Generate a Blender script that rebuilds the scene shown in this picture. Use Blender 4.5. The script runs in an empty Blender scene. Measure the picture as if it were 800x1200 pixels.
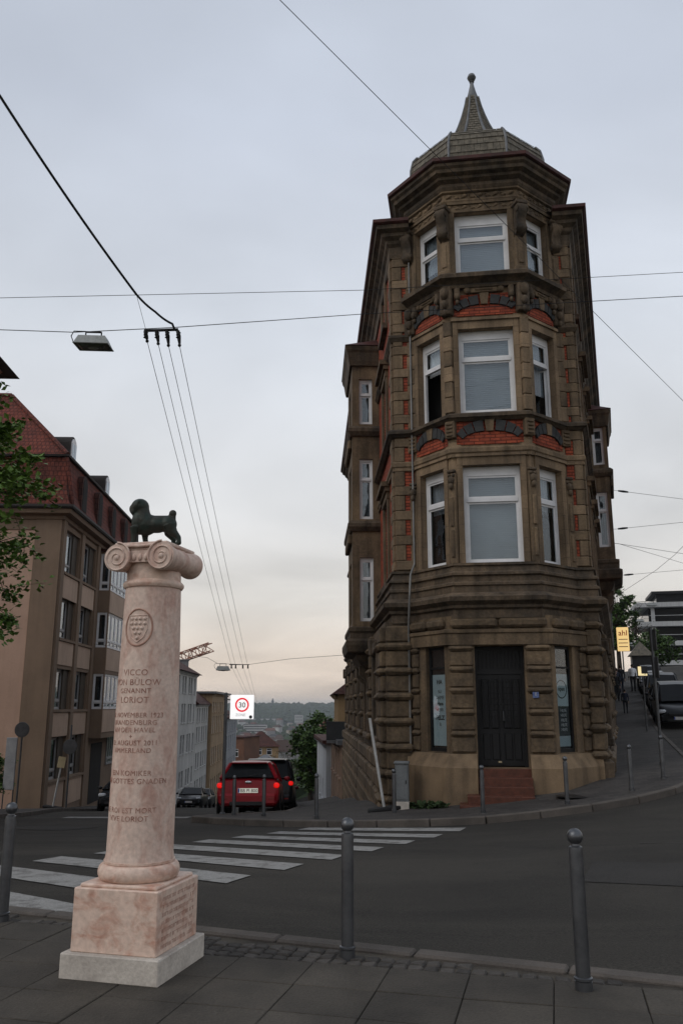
import bpy, bmesh, math, random
import numpy as np
from mathutils import Vector, Matrix, Euler
R = math.radians
random.seed(7)
scene = bpy.context.scene
COL = scene.collection

# ------------------------------------------------------------------ camera
cam_data = bpy.data.cameras.new('camera')
cam_data.sensor_fit = 'VERTICAL'
cam_data.sensor_height = 22.2
cam_data.sensor_width = 14.8
cam_data.lens = 975.0 / 1200.0 * 22.2
cam_data.clip_start = 0.1
cam_data.clip_end = 20000
cam = bpy.data.objects.new('camera', cam_data)
COL.objects.link(cam)
cam.location = (0, 0, 1.6)
cam.rotation_euler = (R(90 + 13.2), 0, 0)
scene.camera = cam

# ------------------------------------------------------------------ sky (overcast dusk)
SUN_AZ, SUN_EL = R(238), R(42)      # compass-like: angle from +Y, clockwise; behind the camera, to its left
world = bpy.data.worlds.new('World')
scene.world = world
world.use_nodes = True
wn, wl = world.node_tree.nodes, world.node_tree.links
wn.clear()
w_out = wn.new('ShaderNodeOutputWorld')
w_bg = wn.new('ShaderNodeBackground')
w_bg.inputs['Strength'].default_value = 1.0
sky = wn.new('ShaderNodeTexSky')
sky.sky_type = 'NISHITA'
sky.sun_disc = False
sky.sun_elevation = SUN_EL
sky.sun_rotation = SUN_AZ
sky.dust_density = 3.0
skm = wn.new('ShaderNodeMix'); skm.data_type = 'RGBA'; skm.blend_type = 'MULTIPLY'
skm.inputs[0].default_value = 1.0
skm.inputs[7].default_value = (0.05, 0.05, 0.05, 1)
wl.new(sky.outputs[0], skm.inputs[6])
tc = wn.new('ShaderNodeTexCoord')
sep = wn.new('ShaderNodeSeparateXYZ')
wl.new(tc.outputs['Generated'], sep.inputs[0])
ramp = wn.new('ShaderNodeValToRGB')
wl.new(sep.outputs['Z'], ramp.inputs[0])
cr = ramp.color_ramp
cr.elements[0].position = 0.0
cr.elements[0].color = (0.78, 0.65, 0.54, 1)
cr.elements[1].position = 1.0
cr.elements[1].color = (0.50, 0.55, 0.63, 1)
for p, c_ in ((0.05, (0.86, 0.74, 0.63)), (0.12, (0.82, 0.785, 0.735)), (0.22, (0.80, 0.805, 0.81)), (0.42, (0.755, 0.80, 0.87)), (0.62, (0.63, 0.685, 0.79))):
    e = cr.elements.new(p)
    e.color = (*c_, 1)
# cloud layer seen from below: direction projected on a plane
addz = wn.new('ShaderNodeMath'); addz.operation = 'ADD'; addz.inputs[1].default_value = 0.16
wl.new(sep.outputs['Z'], addz.inputs[0])
mx = wn.new('ShaderNodeMath'); mx.operation = 'MAXIMUM'; mx.inputs[1].default_value = 0.05
wl.new(addz.outputs[0], mx.inputs[0])
dvx = wn.new('ShaderNodeMath'); dvx.operation = 'DIVIDE'
dvy = wn.new('ShaderNodeMath'); dvy.operation = 'DIVIDE'
wl.new(sep.outputs['X'], dvx.inputs[0]); wl.new(mx.outputs[0], dvx.inputs[1])
wl.new(sep.outputs['Y'], dvy.inputs[0]); wl.new(mx.outputs[0], dvy.inputs[1])
cmb = wn.new('ShaderNodeCombineXYZ')
wl.new(dvx.outputs[0], cmb.inputs[0]); wl.new(dvy.outputs[0], cmb.inputs[1])
cn = wn.new('ShaderNodeTexNoise')
cn.inputs['Scale'].default_value = 0.75
cn.inputs['Detail'].default_value = 5
cn.inputs['Roughness'].default_value = 0.5
cn.inputs['Distortion'].default_value = 0.4
wl.new(cmb.outputs[0], cn.inputs['Vector'])
crm = wn.new('ShaderNodeMapRange')
crm.inputs['From Min'].default_value = 0.3
crm.inputs['From Max'].default_value = 0.7
crm.inputs['To Min'].default_value = 0.80
crm.inputs['To Max'].default_value = 1.24
wl.new(cn.outputs[0], crm.inputs[0])
cmul = wn.new('ShaderNodeMix'); cmul.data_type = 'RGBA'; cmul.blend_type = 'MULTIPLY'
cmul.inputs[0].default_value = 1.0
wl.new(ramp.outputs[0], cmul.inputs[6])
wl.new(crm.outputs[0], cmul.inputs[7])
smix = wn.new('ShaderNodeMix'); smix.data_type = 'RGBA'
smix.inputs[0].default_value = 0.88        # thick cloud cover over the clear sky
wl.new(skm.outputs[2], smix.inputs[6])
wl.new(cmul.outputs[2], smix.inputs[7])
wl.new(smix.outputs[2], w_bg.inputs['Color'])
wl.new(w_bg.outputs[0], w_out.inputs['Surface'])

sun_data = bpy.data.lights.new('sun', 'SUN')
sun_data.energy = 0.8
sun_data.angle = R(35)
sun_data.color = (1.0, 0.95, 0.88)
sun = bpy.data.objects.new('sun', sun_data)
COL.objects.link(sun)
sdir = Vector((math.sin(SUN_AZ) * math.cos(SUN_EL), math.cos(SUN_AZ) * math.cos(SUN_EL), math.sin(SUN_EL)))
sun.rotation_euler = sdir.to_track_quat('Z', 'Y').to_euler()
sun.location = sdir * 60

scene.view_settings.view_transform = 'Standard'
scene.view_settings.look = 'None'
scene.view_settings.exposure = 0.0
scene.view_settings.gamma = 1.0
scene.view_settings.use_curve_mapping = False
scene.render.engine = 'CYCLES'
scene.cycles.use_denoising = True
scene.cycles.max_bounces = 6
scene.cycles.transparent_max_bounces = 12
scene.cycles.volume_bounces = 0

# ------------------------------------------------------------------ materials
MATS = {}
def pmat(name, col, col2=None, rough=0.85, scale=1.5, bscale=30.0, bump=0.15, metal=0.0, fine=0.12, streak=0.0,
         brick=None, spec=0.3, coat=0.0, rnd=0.0, sharp=(0.35, 0.65), emit=None, estr=0.0, stretch=None, dist=0.0, ior=None):
    if name in MATS:
        return MATS[name]
    m = bpy.data.materials.new(name)
    m.use_nodes = True
    N, L = m.node_tree.nodes, m.node_tree.links
    b = N['Principled BSDF']
    b.inputs['Roughness'].default_value = rough
    b.inputs['Metallic'].default_value = metal
    b.inputs['Specular IOR Level'].default_value = spec
    b.inputs['Coat Weight'].default_value = coat
    b.inputs['Coat Roughness'].default_value = 0.08
    geo = N.new('ShaderNodeNewGeometry')
    src = geo.outputs['Position']
    if stretch:
        mp = N.new('ShaderNodeMapping'); mp.inputs['Scale'].default_value = stretch
        L.new(src, mp.inputs[0]); src = mp.outputs[0]
    n1 = N.new('ShaderNodeTexNoise'); n1.inputs['Scale'].default_value = scale; n1.inputs['Detail'].default_value = 6
    n1.inputs['Roughness'].default_value = 0.62
    n1.inputs['Distortion'].default_value = dist
    if ior: b.inputs['IOR'].default_value = ior
    L.new(src, n1.inputs['Vector'])
    n2 = N.new('ShaderNodeTexNoise'); n2.inputs['Scale'].default_value = bscale; n2.inputs['Detail'].default_value = 4
    L.new(geo.outputs['Position'], n2.inputs['Vector'])
    c2 = col2 or tuple(k * 0.72 for k in col)
    rp = N.new('ShaderNodeMapRange'); rp.inputs['From Min'].default_value = sharp[0]; rp.inputs['From Max'].default_value = sharp[1]
    L.new(n1.outputs[0], rp.inputs[0])
    mix = N.new('ShaderNodeMix'); mix.data_type = 'RGBA'
    mix.inputs[6].default_value = (*col, 1); mix.inputs[7].default_value = (*c2, 1)
    L.new(rp.outputs[0], mix.inputs[0])
    out = mix.outputs[2]
    bh = n2.outputs[0]
    if brick:
        uv = N.new('ShaderNodeUVMap')
        bt = N.new('ShaderNodeTexBrick')
        bt.inputs['Scale'].default_value = 1.0
        bt.inputs['Brick Width'].default_value = brick[0]
        bt.inputs['Row Height'].default_value = brick[1]
        bt.inputs['Mortar Size'].default_value = brick[2]
        bt.inputs['Mortar Smooth'].default_value = 0.2
        bt.offset = 0.5
        L.new(uv.outputs[0], bt.inputs['Vector'])
        bt.inputs['Color1'].default_value = (1, 1, 1, 1)
        bt.inputs['Color2'].default_value = (*(brick[4:5] or (0.6,)) * 3, 1)
        bt.inputs['Mortar'].default_value = (brick[3],) * 3 + (1,)
        mm = N.new('ShaderNodeMix'); mm.data_type = 'RGBA'; mm.blend_type = 'MULTIPLY'; mm.inputs[0].default_value = 1
        L.new(out, mm.inputs[6]); L.new(bt.outputs['Color'], mm.inputs[7]); out = mm.outputs[2]
        inv = N.new('ShaderNodeMath'); inv.operation = 'MULTIPLY_ADD'; inv.inputs[1].default_value = -1.5; inv.inputs[2].default_value = 1.5
        L.new(bt.outputs['Fac'], inv.inputs[0])
        ad = N.new('ShaderNodeMath'); ad.operation = 'ADD'
        L.new(inv.outputs[0], ad.inputs[0]); L.new(bh, ad.inputs[1]); bh = ad.outputs[0]
    if fine:
        fr = N.new('ShaderNodeMapRange'); fr.inputs['From Min'].default_value = 0.25; fr.inputs['From Max'].default_value = 0.75
        fr.inputs['To Min'].default_value = 1 - fine; fr.inputs['To Max'].default_value = 1 + fine
        L.new(n2.outputs[0], fr.inputs[0])
        mf = N.new('ShaderNodeMix'); mf.data_type = 'RGBA'; mf.blend_type = 'MULTIPLY'; mf.inputs[0].default_value = 1
        L.new(out, mf.inputs[6]); L.new(fr.outputs[0], mf.inputs[7]); out = mf.outputs[2]
    if streak:
        mp = N.new('ShaderNodeMapping'); mp.inputs['Scale'].default_value = (5, 5, 0.35)
        L.new(geo.outputs['Position'], mp.inputs[0])
        ns = N.new('ShaderNodeTexNoise'); ns.inputs['Scale'].default_value = 1.0; ns.inputs['Detail'].default_value = 5
        L.new(mp.outputs[0], ns.inputs['Vector'])
        sr = N.new('ShaderNodeMapRange'); sr.inputs['From Min'].default_value = 0.42; sr.inputs['From Max'].default_value = 0.68
        sr.inputs['To Min'].default_value = 1.0; sr.inputs['To Max'].default_value = 1 - streak
        L.new(ns.outputs[0], sr.inputs[0])
        ms = N.new('ShaderNodeMix'); ms.data_type = 'RGBA'; ms.blend_type = 'MULTIPLY'; ms.inputs[0].default_value = 1
        L.new(out, ms.inputs[6]); L.new(sr.outputs[0], ms.inputs[7]); out = ms.outputs[2]
    if rnd:
        oi = N.new('ShaderNodeObjectInfo')
        rr = N.new('ShaderNodeMapRange'); rr.inputs['To Min'].default_value = 1 - rnd; rr.inputs['To Max'].default_value = 1 + rnd
        L.new(oi.outputs['Random'], rr.inputs[0])
        mr = N.new('ShaderNodeMix'); mr.data_type = 'RGBA'; mr.blend_type = 'MULTIPLY'; mr.inputs[0].default_value = 1
        L.new(out, mr.inputs[6]); L.new(rr.outputs[0], mr.inputs[7]); out = mr.outputs[2]
    L.new(out, b.inputs['Base Color'])
    if bump:
        bp = N.new('ShaderNodeBump'); bp.inputs['Strength'].default_value = bump; bp.inputs['Distance'].default_value = 0.03
        L.new(bh, bp.inputs['Height']); L.new(bp.outputs[0], b.inputs['Normal'])
    if emit:
        b.inputs['Emission Color'].default_value = (*emit, 1)
        b.inputs['Emission Strength'].default_value = estr
    MATS[name] = m
    return m

def glassmat(name, tint, refl, rough=0.02):
    m = bpy.data.materials.new(name); m.use_nodes = True
    N, L = m.node_tree.nodes, m.node_tree.links
    N.remove(N['Principled BSDF'])
    o = N['Material Output']
    tr = N.new('ShaderNodeBsdfTransparent'); tr.inputs[0].default_value = (*tint, 1)
    gl = N.new('ShaderNodeBsdfGlossy'); gl.inputs['Roughness'].default_value = rough; gl.inputs[0].default_value = (0.85, 0.9, 0.95, 1)
    lw = N.new('ShaderNodeLayerWeight'); lw.inputs['Blend'].default_value = 0.5
    fr = N.new('ShaderNodeMath'); fr.operation = 'POWER'; fr.inputs[1].default_value = 5.0
    L.new(lw.outputs['Facing'], fr.inputs[0])
    mp = N.new('ShaderNodeMath'); mp.operation = 'MULTIPLY_ADD'; mp.inputs[1].default_value = 0.95; mp.inputs[2].default_value = 0.04 + refl
    mp.use_clamp = True
    L.new(fr.outputs[0], mp.inputs[0])
    geo = N.new('ShaderNodeNewGeometry')
    nz = N.new('ShaderNodeTexNoise'); nz.inputs['Scale'].default_value = 1.3
    L.new(geo.outputs['Position'], nz.inputs['Vector'])
    bp = N.new('ShaderNodeBump'); bp.inputs['Strength'].default_value = 0.04; bp.inputs['Distance'].default_value = 0.2
    L.new(nz.outputs[0], bp.inputs['Height']); L.new(bp.outputs[0], gl.inputs['Normal'])
    ms = N.new('ShaderNodeMixShader')
    L.new(mp.outputs[0], ms.inputs[0]); L.new(tr.outputs[0], ms.inputs[1]); L.new(gl.outputs[0], ms.inputs[2])
    L.new(ms.outputs[0], o.inputs['Surface'])
    MATS[name] = m
    return m

STONE = pmat('sandstone', (0.20, 0.140, 0.084), (0.09, 0.065, 0.042), scale=1.1, bscale=22, bump=0.25, streak=0.5, fine=0.24, rnd=0.18)
STONE_D = pmat('weathered_sandstone', (0.135, 0.096, 0.062), (0.05, 0.04, 0.03), scale=1.3, bscale=18, bump=0.35, streak=0.5, fine=0.28, rnd=0.12)
STONE_L = pmat('clean_sandstone', (0.29, 0.203, 0.124), (0.155, 0.11, 0.07), scale=0.9, bscale=26, bump=0.22, streak=0.42, fine=0.18, rnd=0.12, brick=(0.66, 0.33, 0.006, 0.55, 0.85))
RUSTIC = pmat('rusticated_sandstone', (0.15, 0.106, 0.064), (0.068, 0.05, 0.033), scale=1.7, bscale=14, bump=0.6, streak=0.35, fine=0.28, rnd=0.16)
PLASTER = pmat('ochre_plaster', (0.225, 0.157, 0.094), (0.14, 0.098, 0.061), scale=1.1, bscale=35, bump=0.15, streak=0.35)
BRICK = pmat('red_brick', (0.40, 0.085, 0.038), (0.27, 0.055, 0.03), scale=5, bscale=40, bump=0.4, brick=(0.24, 0.078, 0.012, 0.3), fine=0.25)
VOUSS = pmat('dark_voussoir_brick', (0.05, 0.05, 0.05), (0.03, 0.032, 0.033), scale=6, bscale=30, bump=0.3)
WPAINT = pmat('white_window_paint', (0.72, 0.72, 0.73), (0.60, 0.60, 0.61), scale=2, bscale=60, bump=0.03, rough=0.45, fine=0.04)
GLASS = glassmat('window_glass', (0.86, 0.89, 0.9), 0.03)
GLASS_D = glassmat('far_window_glass', (0.72, 0.75, 0.77), 0.05)
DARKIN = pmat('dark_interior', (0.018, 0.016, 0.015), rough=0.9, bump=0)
BLIND = pmat('grey_blind', (0.30, 0.33, 0.355), (0.22, 0.245, 0.27), scale=0.8, bump=0, rough=0.7, fine=0.03)
CURTAIN = pmat('pale_curtain', (0.34, 0.37, 0.40), (0.22, 0.24, 0.27), scale=1.2, bump=0, stretch=(4, 4, 0.3))
SLATE = pmat('slate_shingle', (0.13, 0.115, 0.09), (0.062, 0.056, 0.046), scale=3.5, bscale=45, bump=0.2, rough=0.7, spec=0.2, fine=0.15)
LEAD = pmat('lead_flashing', (0.17, 0.175, 0.18), (0.09, 0.093, 0.10), scale=4, rough=0.55, metal=0.3, bump=0.1)
COPPER = pmat('dark_red_gutter', (0.085, 0.028, 0.024), (0.04, 0.018, 0.016), scale=3, rough=0.6)
IRON = pmat('black_iron', (0.016, 0.016, 0.017), rough=0.5, metal=0.3, bump=0.1)
ASPHALT = pmat('asphalt', (0.040, 0.0355, 0.029), (0.021, 0.0188, 0.0155), scale=0.5, bscale=60, bump=0.6, fine=0.5, rough=0.92, dist=1.2, sharp=(0.36, 0.64), stretch=(0.45, 1.1, 1))
PAVE_F = pmat('footway_paving', (0.070, 0.062, 0.056), (0.046, 0.041, 0.038), scale=0.6, bscale=25, bump=0.3, brick=(0.3, 0.15, 0.008, 0.5), fine=0.2)
SLABM = pmat('paving_slab_concrete', (0.067, 0.058, 0.047), (0.037, 0.0325, 0.027), scale=1.6, bscale=60, bump=0.25, fine=0.25, rnd=0.13)
SETT = pmat('granite_sett', (0.068, 0.06, 0.053), (0.042, 0.038, 0.034), scale=9, bscale=50, bump=0.4, rnd=0.3)
JOINT = pmat('joint_earth', (0.024, 0.02, 0.016), (0.085, 0.072, 0.055), scale=1.6, bump=0.4)
KERB = pmat('kerb_granite', (0.105, 0.09, 0.078), (0.066, 0.058, 0.051), scale=2.5, bscale=60, bump=0.25, rnd=0.12)
ROADP = pmat('worn_road_paint', (0.255, 0.25, 0.238), (0.085, 0.08, 0.073), scale=5.0, bscale=50, bump=0.3, fine=0.3, sharp=(0.48, 0.72))
MARBLE = pmat('rose_marble', (0.60, 0.465, 0.39), (0.44, 0.265, 0.21), scale=9.0, bscale=38, bump=0.05, rough=0.55, fine=0.16, dist=0.8, sharp=(0.42, 0.72), stretch=(1, 1, 0.5))
MARBLE_B = pmat('red_veined_marble', (0.62, 0.47, 0.385), (0.44, 0.235, 0.17), scale=6.5, bscale=30, bump=0.06, rough=0.5, fine=0.16, dist=0.7, sharp=(0.46, 0.70), stretch=(1, 1, 1.6))
LIME = pmat('pale_limestone', (0.52, 0.475, 0.42), (0.38, 0.34, 0.30), scale=5, bscale=50, bump=0.15, fine=0.14)
INSC = pmat('red_inscription', (0.25, 0.11, 0.08), (0.44, 0.29, 0.235), scale=30, bump=0, sharp=(0.38, 0.68))
CARVE = pmat('carved_shadow_line', (0.40, 0.25, 0.19), (0.30, 0.16, 0.12), scale=14, bump=0)
BRONZE = pmat('dark_bronze', (0.034, 0.032, 0.026), (0.022, 0.034, 0.028), scale=14, bscale=60, bump=0.08, rough=0.5, metal=0.45, fine=0.12)
STEEL = pmat('painted_steel', (0.125, 0.13, 0.138), (0.085, 0.088, 0.095), scale=7, bscale=80, bump=0.05, rough=0.36, metal=0.75, fine=0.06)
POLE = pmat('pole_metal', (0.10, 0.104, 0.11), (0.07, 0.072, 0.075), scale=5, rough=0.5, metal=0.5, bump=0.05)
WIRE = pmat('wire', (0.02, 0.02, 0.021), rough=0.6, metal=0.3, bump=0)
RUBBER = pmat('black_rubber', (0.012, 0.012, 0.012), rough=0.8, bump=0.1)
STEPM = pmat('red_granite_step', (0.105, 0.036, 0.022), (0.06, 0.022, 0.014), scale=9, bscale=60, rough=0.45, bump=0.1)
PLANTM = pmat('weed_leaf', (0.035, 0.06, 0.018), (0.02, 0.035, 0.012), scale=6, bump=0)

# ------------------------------------------------------------------ mesh helpers
class MB:
    """collects shapes; build() links them as one mesh object"""
    def __init__(self, M=None):
        self.v, self.f, self.m = [], [], []
        self.M = M or Matrix.Identity(4)
        self.mi = 0
    def add(self, vs, fs):
        o = len(self.v)
        self.v += [tuple(self.M @ Vector(p)) for p in vs]
        self.f += [tuple(o + i for i in f) for f in fs]
        self.m += [self.mi] * len(fs)
        return self
    def box(self, c, s, rot=None):
        hx, hy, hz = s[0] / 2, s[1] / 2, s[2] / 2
        vs = [Vector((x * hx, y * hy, z * hz)) for x in (-1, 1) for y in (-1, 1) for z in (-1, 1)]
        if rot: vs = [rot @ v for v in vs]
        vs = [v + Vector(c) for v in vs]
        return self.add(vs, [(0, 1, 3, 2), (4, 6, 7, 5), (0, 4, 5, 1), (2, 3, 7, 6), (0, 2, 6, 4), (1, 5, 7, 3)])
    def bb(self, x0, x1, y0, y1, z0, z1):
        return self.box(((x0 + x1) / 2, (y0 + y1) / 2, (z0 + z1) / 2), (x1 - x0, y1 - y0, z1 - z0))
    def cbox(self, c, s, ch=0.02, jit=0.0):
        """box with chamfered edges"""
        h = [k / 2 for k in s]
        ch = min(ch, min(h) * 0.8)
        idx, vs = {}, []
        for sx in (-1, 1):
            for sy in (-1, 1):
                for sz in (-1, 1):
                    S = (sx, sy, sz)
                    for a in range(3):
                        p = [S[k] * (h[k] - (0 if k == a else ch)) + c[k] + (random.uniform(-jit, jit) if jit else 0) for k in range(3)]
                        idx[(S, a)] = len(vs); vs.append(p)
        fs = []
        for a in range(3):
            b, d = (a + 1) % 3, (a + 2) % 3
            for sa in (-1, 1):
                q = []
                for sb, sd in ((-1, -1), (1, -1), (1, 1), (-1, 1)):
                    S = [0, 0, 0]; S[a] = sa; S[b] = sb; S[d] = sd
                    q.append(idx[(tuple(S), a)])
                fs.append(q if sa > 0 else q[::-1])
            # edges along axis a
            for sb in (-1, 1):
                for sd in (-1, 1):
                    S0 = [0, 0, 0]; S0[a] = -1; S0[b] = sb; S0[d] = sd
                    S1 = list(S0); S1[a] = 1
                    q = [idx[(tuple(S0), b)], idx[(tuple(S1), b)], idx[(tuple(S1), d)], idx[(tuple(S0), d)]]
                    fs.append(q if sb * sd > 0 else q[::-1])
        for sx in (-1, 1):
            for sy in (-1, 1):
                for sz in (-1, 1):
                    S = (sx, sy, sz)
                    q = [idx[(S, 0)], idx[(S, 1)], idx[(S, 2)]]
                    fs.append(q if sx * sy * sz > 0 else q[::-1])
        return self.add(vs, fs)
    def prism(self, poly, z0, z1):
        n = len(poly)
        vs = [(p[0], p[1], z0) for p in poly] + [(p[0], p[1], z1) for p in poly]
        fs = [tuple(range(n))[::-1], tuple(range(n, 2 * n))] + [(i, (i + 1) % n, n + (i + 1) % n, n + i) for i in range(n)]
        return self.add(vs, fs)
    def slab(self, poly, y0, y1):
        """polygon in the x-z plane, extruded along y"""
        n = len(poly)
        vs = [(p[0], y0, p[1]) for p in poly] + [(p[0], y1, p[1]) for p in poly]
        fs = [tuple(range(n)), tuple(range(n, 2 * n))[::-1]] + [(i, n + i, n + (i + 1) % n, (i + 1) % n) for i in range(n)]
        return self.add(vs, fs)
    def tube(self, pts, r, n=8, caps=True):
        pts = [Vector(p) for p in pts]
        rs = r if isinstance(r, (list, tuple)) else [r] * len(pts)
        vs, fs = [], []
        prev = None
        for i, p in enumerate(pts):
            t = (pts[min(i + 1, len(pts) - 1)] - pts[max(i - 1, 0)]).normalized()
            if prev is None:
                a = Vector((0, 0, 1)) if abs(t.z) < 0.9 else Vector((1, 0, 0))
                u = t.cross(a).normalized()
            else:
                u = (prev - t * prev.dot(t)).normalized()
            prev = u
            w = t.cross(u)
            for k in range(n):
                an = 2 * math.pi * k / n
                vs.append(p + (u * math.cos(an) + w * math.sin(an)) * rs[i])
        for i in range(len(pts) - 1):
            for k in range(n):
                k2 = (k + 1) % n
                fs.append((i * n + k, i * n + k2, (i + 1) * n + k2, (i + 1) * n + k))
        if caps:
            fs.append(tuple(range(n))[::-1]); fs.append(tuple(range((len(pts) - 1) * n, len(pts) * n)))
        return self.add(vs, fs)
    def lathe(self, prof, n=24, c=(0, 0, 0), axis='Z', a0=0.0):
        """profile of (radius, height)"""
        vs, fs = [], []
        for r, z in prof:
            for k in range(n):
                an = a0 + 2 * math.pi * k / n
                x, y = r * math.cos(an), r * math.sin(an)
                p = (x, y, z) if axis == 'Z' else ((x, z, y) if axis == 'Y' else (z, x, y))
                vs.append((p[0] + c[0], p[1] + c[1], p[2] + c[2]))
        for i in range(len(prof) - 1):
            for k in range(n):
                k2 = (k + 1) % n
                fs.append((i * n + k, i * n + k2, (i + 1) * n + k2, (i + 1) * n + k))
        fs.append(tuple(range(n))[::-1]); fs.append(tuple(range((len(prof) - 1) * n, len(prof) * n)))
        return self.add(vs, fs)
    def ball(self, c, r, n=10, rot=None):
        r = r if isinstance(r, (list, tuple)) else (r, r, r)
        vs, fs = [], []
        m = max(4, n // 2 + 1)
        for i in range(m + 1):
            ph = math.pi * i / m
            for k in range(n):
                an = 2 * math.pi * k / n
                p = Vector((r[0] * math.sin(ph) * math.cos(an), r[1] * math.sin(ph) * math.sin(an), r[2] * math.cos(ph)))
                if rot: p = rot @ p
                vs.append(p + Vector(c))
        for i in range(m):
            for k in range(n):
                k2 = (k + 1) % n
                fs.append((i * n + k, (i + 1) * n + k, (i + 1) * n + k2, i * n + k2))
        return self.add(vs, fs)
    def sweep(self, path, prof, closed=False, caps=True):
        """profile of (outward offset, z) along a plan polyline, left to right as seen from outside"""
        P = [Vector((p[0], p[1])) for p in path]
        n, k = len(P), len(prof)
        offs = []
        for i in range(n):
            if closed or 0 < i < n - 1:
                d0 = (P[i] - P[i - 1]).normalized(); d1 = (P[(i + 1) % n] - P[i]).normalized()
            elif i == 0:
                d0 = d1 = (P[1] - P[0]).normalized()
            else:
                d0 = d1 = (P[-1] - P[-2]).normalized()
            n0, n1 = Vector((d0.y, -d0.x)), Vector((d1.y, -d1.x))
            b = (n0 + n1).normalized()
            offs.append(b / max(0.35, b.dot(n0)))
        vs, fs = [], []
        for i in range(n):
            for o, z in prof:
                q = P[i] + offs[i] * o
                vs.append((q.x, q.y, z))
        for i in range(n if closed else n - 1):
            j = (i + 1) % n
            for a in range(k - 1):
                fs.append((i * k + a, j * k + a, j * k + a + 1, i * k + a + 1))
        if caps and not closed:
            fs.append(tuple(range(k))[::-1]); fs.append(tuple(range((n - 1) * k, n * k)))
        return self.add(vs, fs)
    def build(self, name, mat, parent=None, smooth=None, fix=True):
        me = mesh_of(name, self.v, self.f, self.m, mat, smooth, fix)
        return link(name, me, parent)

def mesh_of(name, v, f, mi, mat, smooth=None, fix=True):
    me = bpy.data.meshes.new(name)
    me.from_pydata(v, [], f)
    if fix:
        bm = bmesh.new(); bm.from_mesh(me)
        bmesh.ops.recalc_face_normals(bm, faces=bm.faces)
        bm.to_mesh(me); bm.free()
    for m in (mat if isinstance(mat, (list, tuple)) else [mat]):
        me.materials.append(m)
    if any(mi): me.polygons.foreach_set('material_index', mi)
    uvl = me.uv_layers.new(name='UVMap')
    uvs = np.zeros((len(me.loops), 2), np.float32)
    for p in me.polygons:
        n = p.normal
        if abs(n.z) > 0.75:
            for li in p.loop_indices:
                c = me.vertices[me.loops[li].vertex_index].co
                uvs[li] = (c.x, c.y)
        else:
            h = math.hypot(n.x, n.y) or 1
            tx, ty = -n.y / h, n.x / h
            for li in p.loop_indices:
                c = me.vertices[me.loops[li].vertex_index].co
                uvs[li] = (c.x * tx + c.y * ty, c.z)
    uvl.data.foreach_set('uv', uvs.ravel())
    if smooth:
        me.polygons.foreach_set('use_smooth', [True] * len(me.polygons))
        me.set_sharp_from_angle(angle=R(smooth))
    me.update()
    return me

def link(name, me, parent=None, loc=None, rot=None):
    o = bpy.data.objects.new(name, me)
    COL.objects.link(o)
    if parent: o.parent = parent
    if loc: o.location = loc
    if rot: o.rotation_euler = rot
    return o

def tag(o, label, cat, group=None):
    o['label'] = label; o['category'] = cat
    if group: o['group'] = group
    return o
def struct(o):
    o['kind'] = 'structure'; return o
def stuff(o):
    o['kind'] = 'stuff'; return o
def thing(name, label, cat, loc=(0, 0, 0), rz=0.0, group=None):
    o = bpy.data.objects.new(name, None)
    o.empty_display_size = 0.3
    COL.objects.link(o)
    o.location = loc; o.rotation_euler = (0, 0, rz)
    return tag(o, label, cat, group)
def copy_tree(o, parent=None):
    c = o.copy(); COL.objects.link(c); c.parent = parent
    for ch in list(o.children): copy_tree(ch, c)
    return c

def text_geo(s, size, depth=0.002, align='CENTER', spacing=1.0, shear=0.0, bold=0.0):
    cu = bpy.data.curves.new('lettering', 'FONT')
    cu.body = s; cu.size = size; cu.extrude = depth; cu.align_x = align; cu.space_character = spacing; cu.shear = shear
    cu.offset = bold
    cu.resolution_u = 3
    ob = bpy.data.objects.new('lettering', cu); COL.objects.link(ob)
    dg = bpy.context.evaluated_depsgraph_get(); dg.update()
    me = ob.evaluated_get(dg).to_mesh()
    v = [tuple(p.co) for p in me.vertices]; f = [tuple(p.vertices) for p in me.polygons]
    ob.evaluated_get(dg).to_mesh_clear()
    bpy.data.objects.remove(ob); bpy.data.curves.remove(cu)
    return v, f
def text_on(mb, s, size, x, y, z, depth=0.003, align='CENTER', bold=0.0, spacing=1.0):
    """lettering standing in the x-z plane of mb's frame, facing -y"""
    v, f = text_geo(s, size, depth, align, spacing, 0, bold)
    mb.add([(x + p[0], y - p[2], z + p[1]) for p in v], f)

def solidify_body(name, mb, mat, parent, voxel, smooth_it=3):
    """fuse overlapping shapes into one continuous skin"""
    me = bpy.data.meshes.new(name); me.from_pydata(mb.v, [], mb.f)
    bm = bmesh.new(); bm.from_mesh(me); bmesh.ops.recalc_face_normals(bm, faces=bm.faces); bm.to_mesh(me); bm.free()
    ob = bpy.data.objects.new(name, me); COL.objects.link(ob)
    md = ob.modifiers.new('r', 'REMESH'); md.mode = 'VOXEL'; md.voxel_size = voxel
    sm = ob.modifiers.new('s', 'SMOOTH'); sm.iterations = smooth_it; sm.factor = 0.5
    dg = bpy.context.evaluated_depsgraph_get(); dg.update()
    m2 = bpy.data.meshes.new_from_object(ob.evaluated_get(dg))
    bpy.data.objects.remove(ob)
    m2.materials.clear()
    for m in (mat if isinstance(mat, (list, tuple)) else [mat]): m2.materials.append(m)
    m2.polygons.foreach_set('use_smooth', [True] * len(m2.polygons))
    return link(name, m2, parent)

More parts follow.
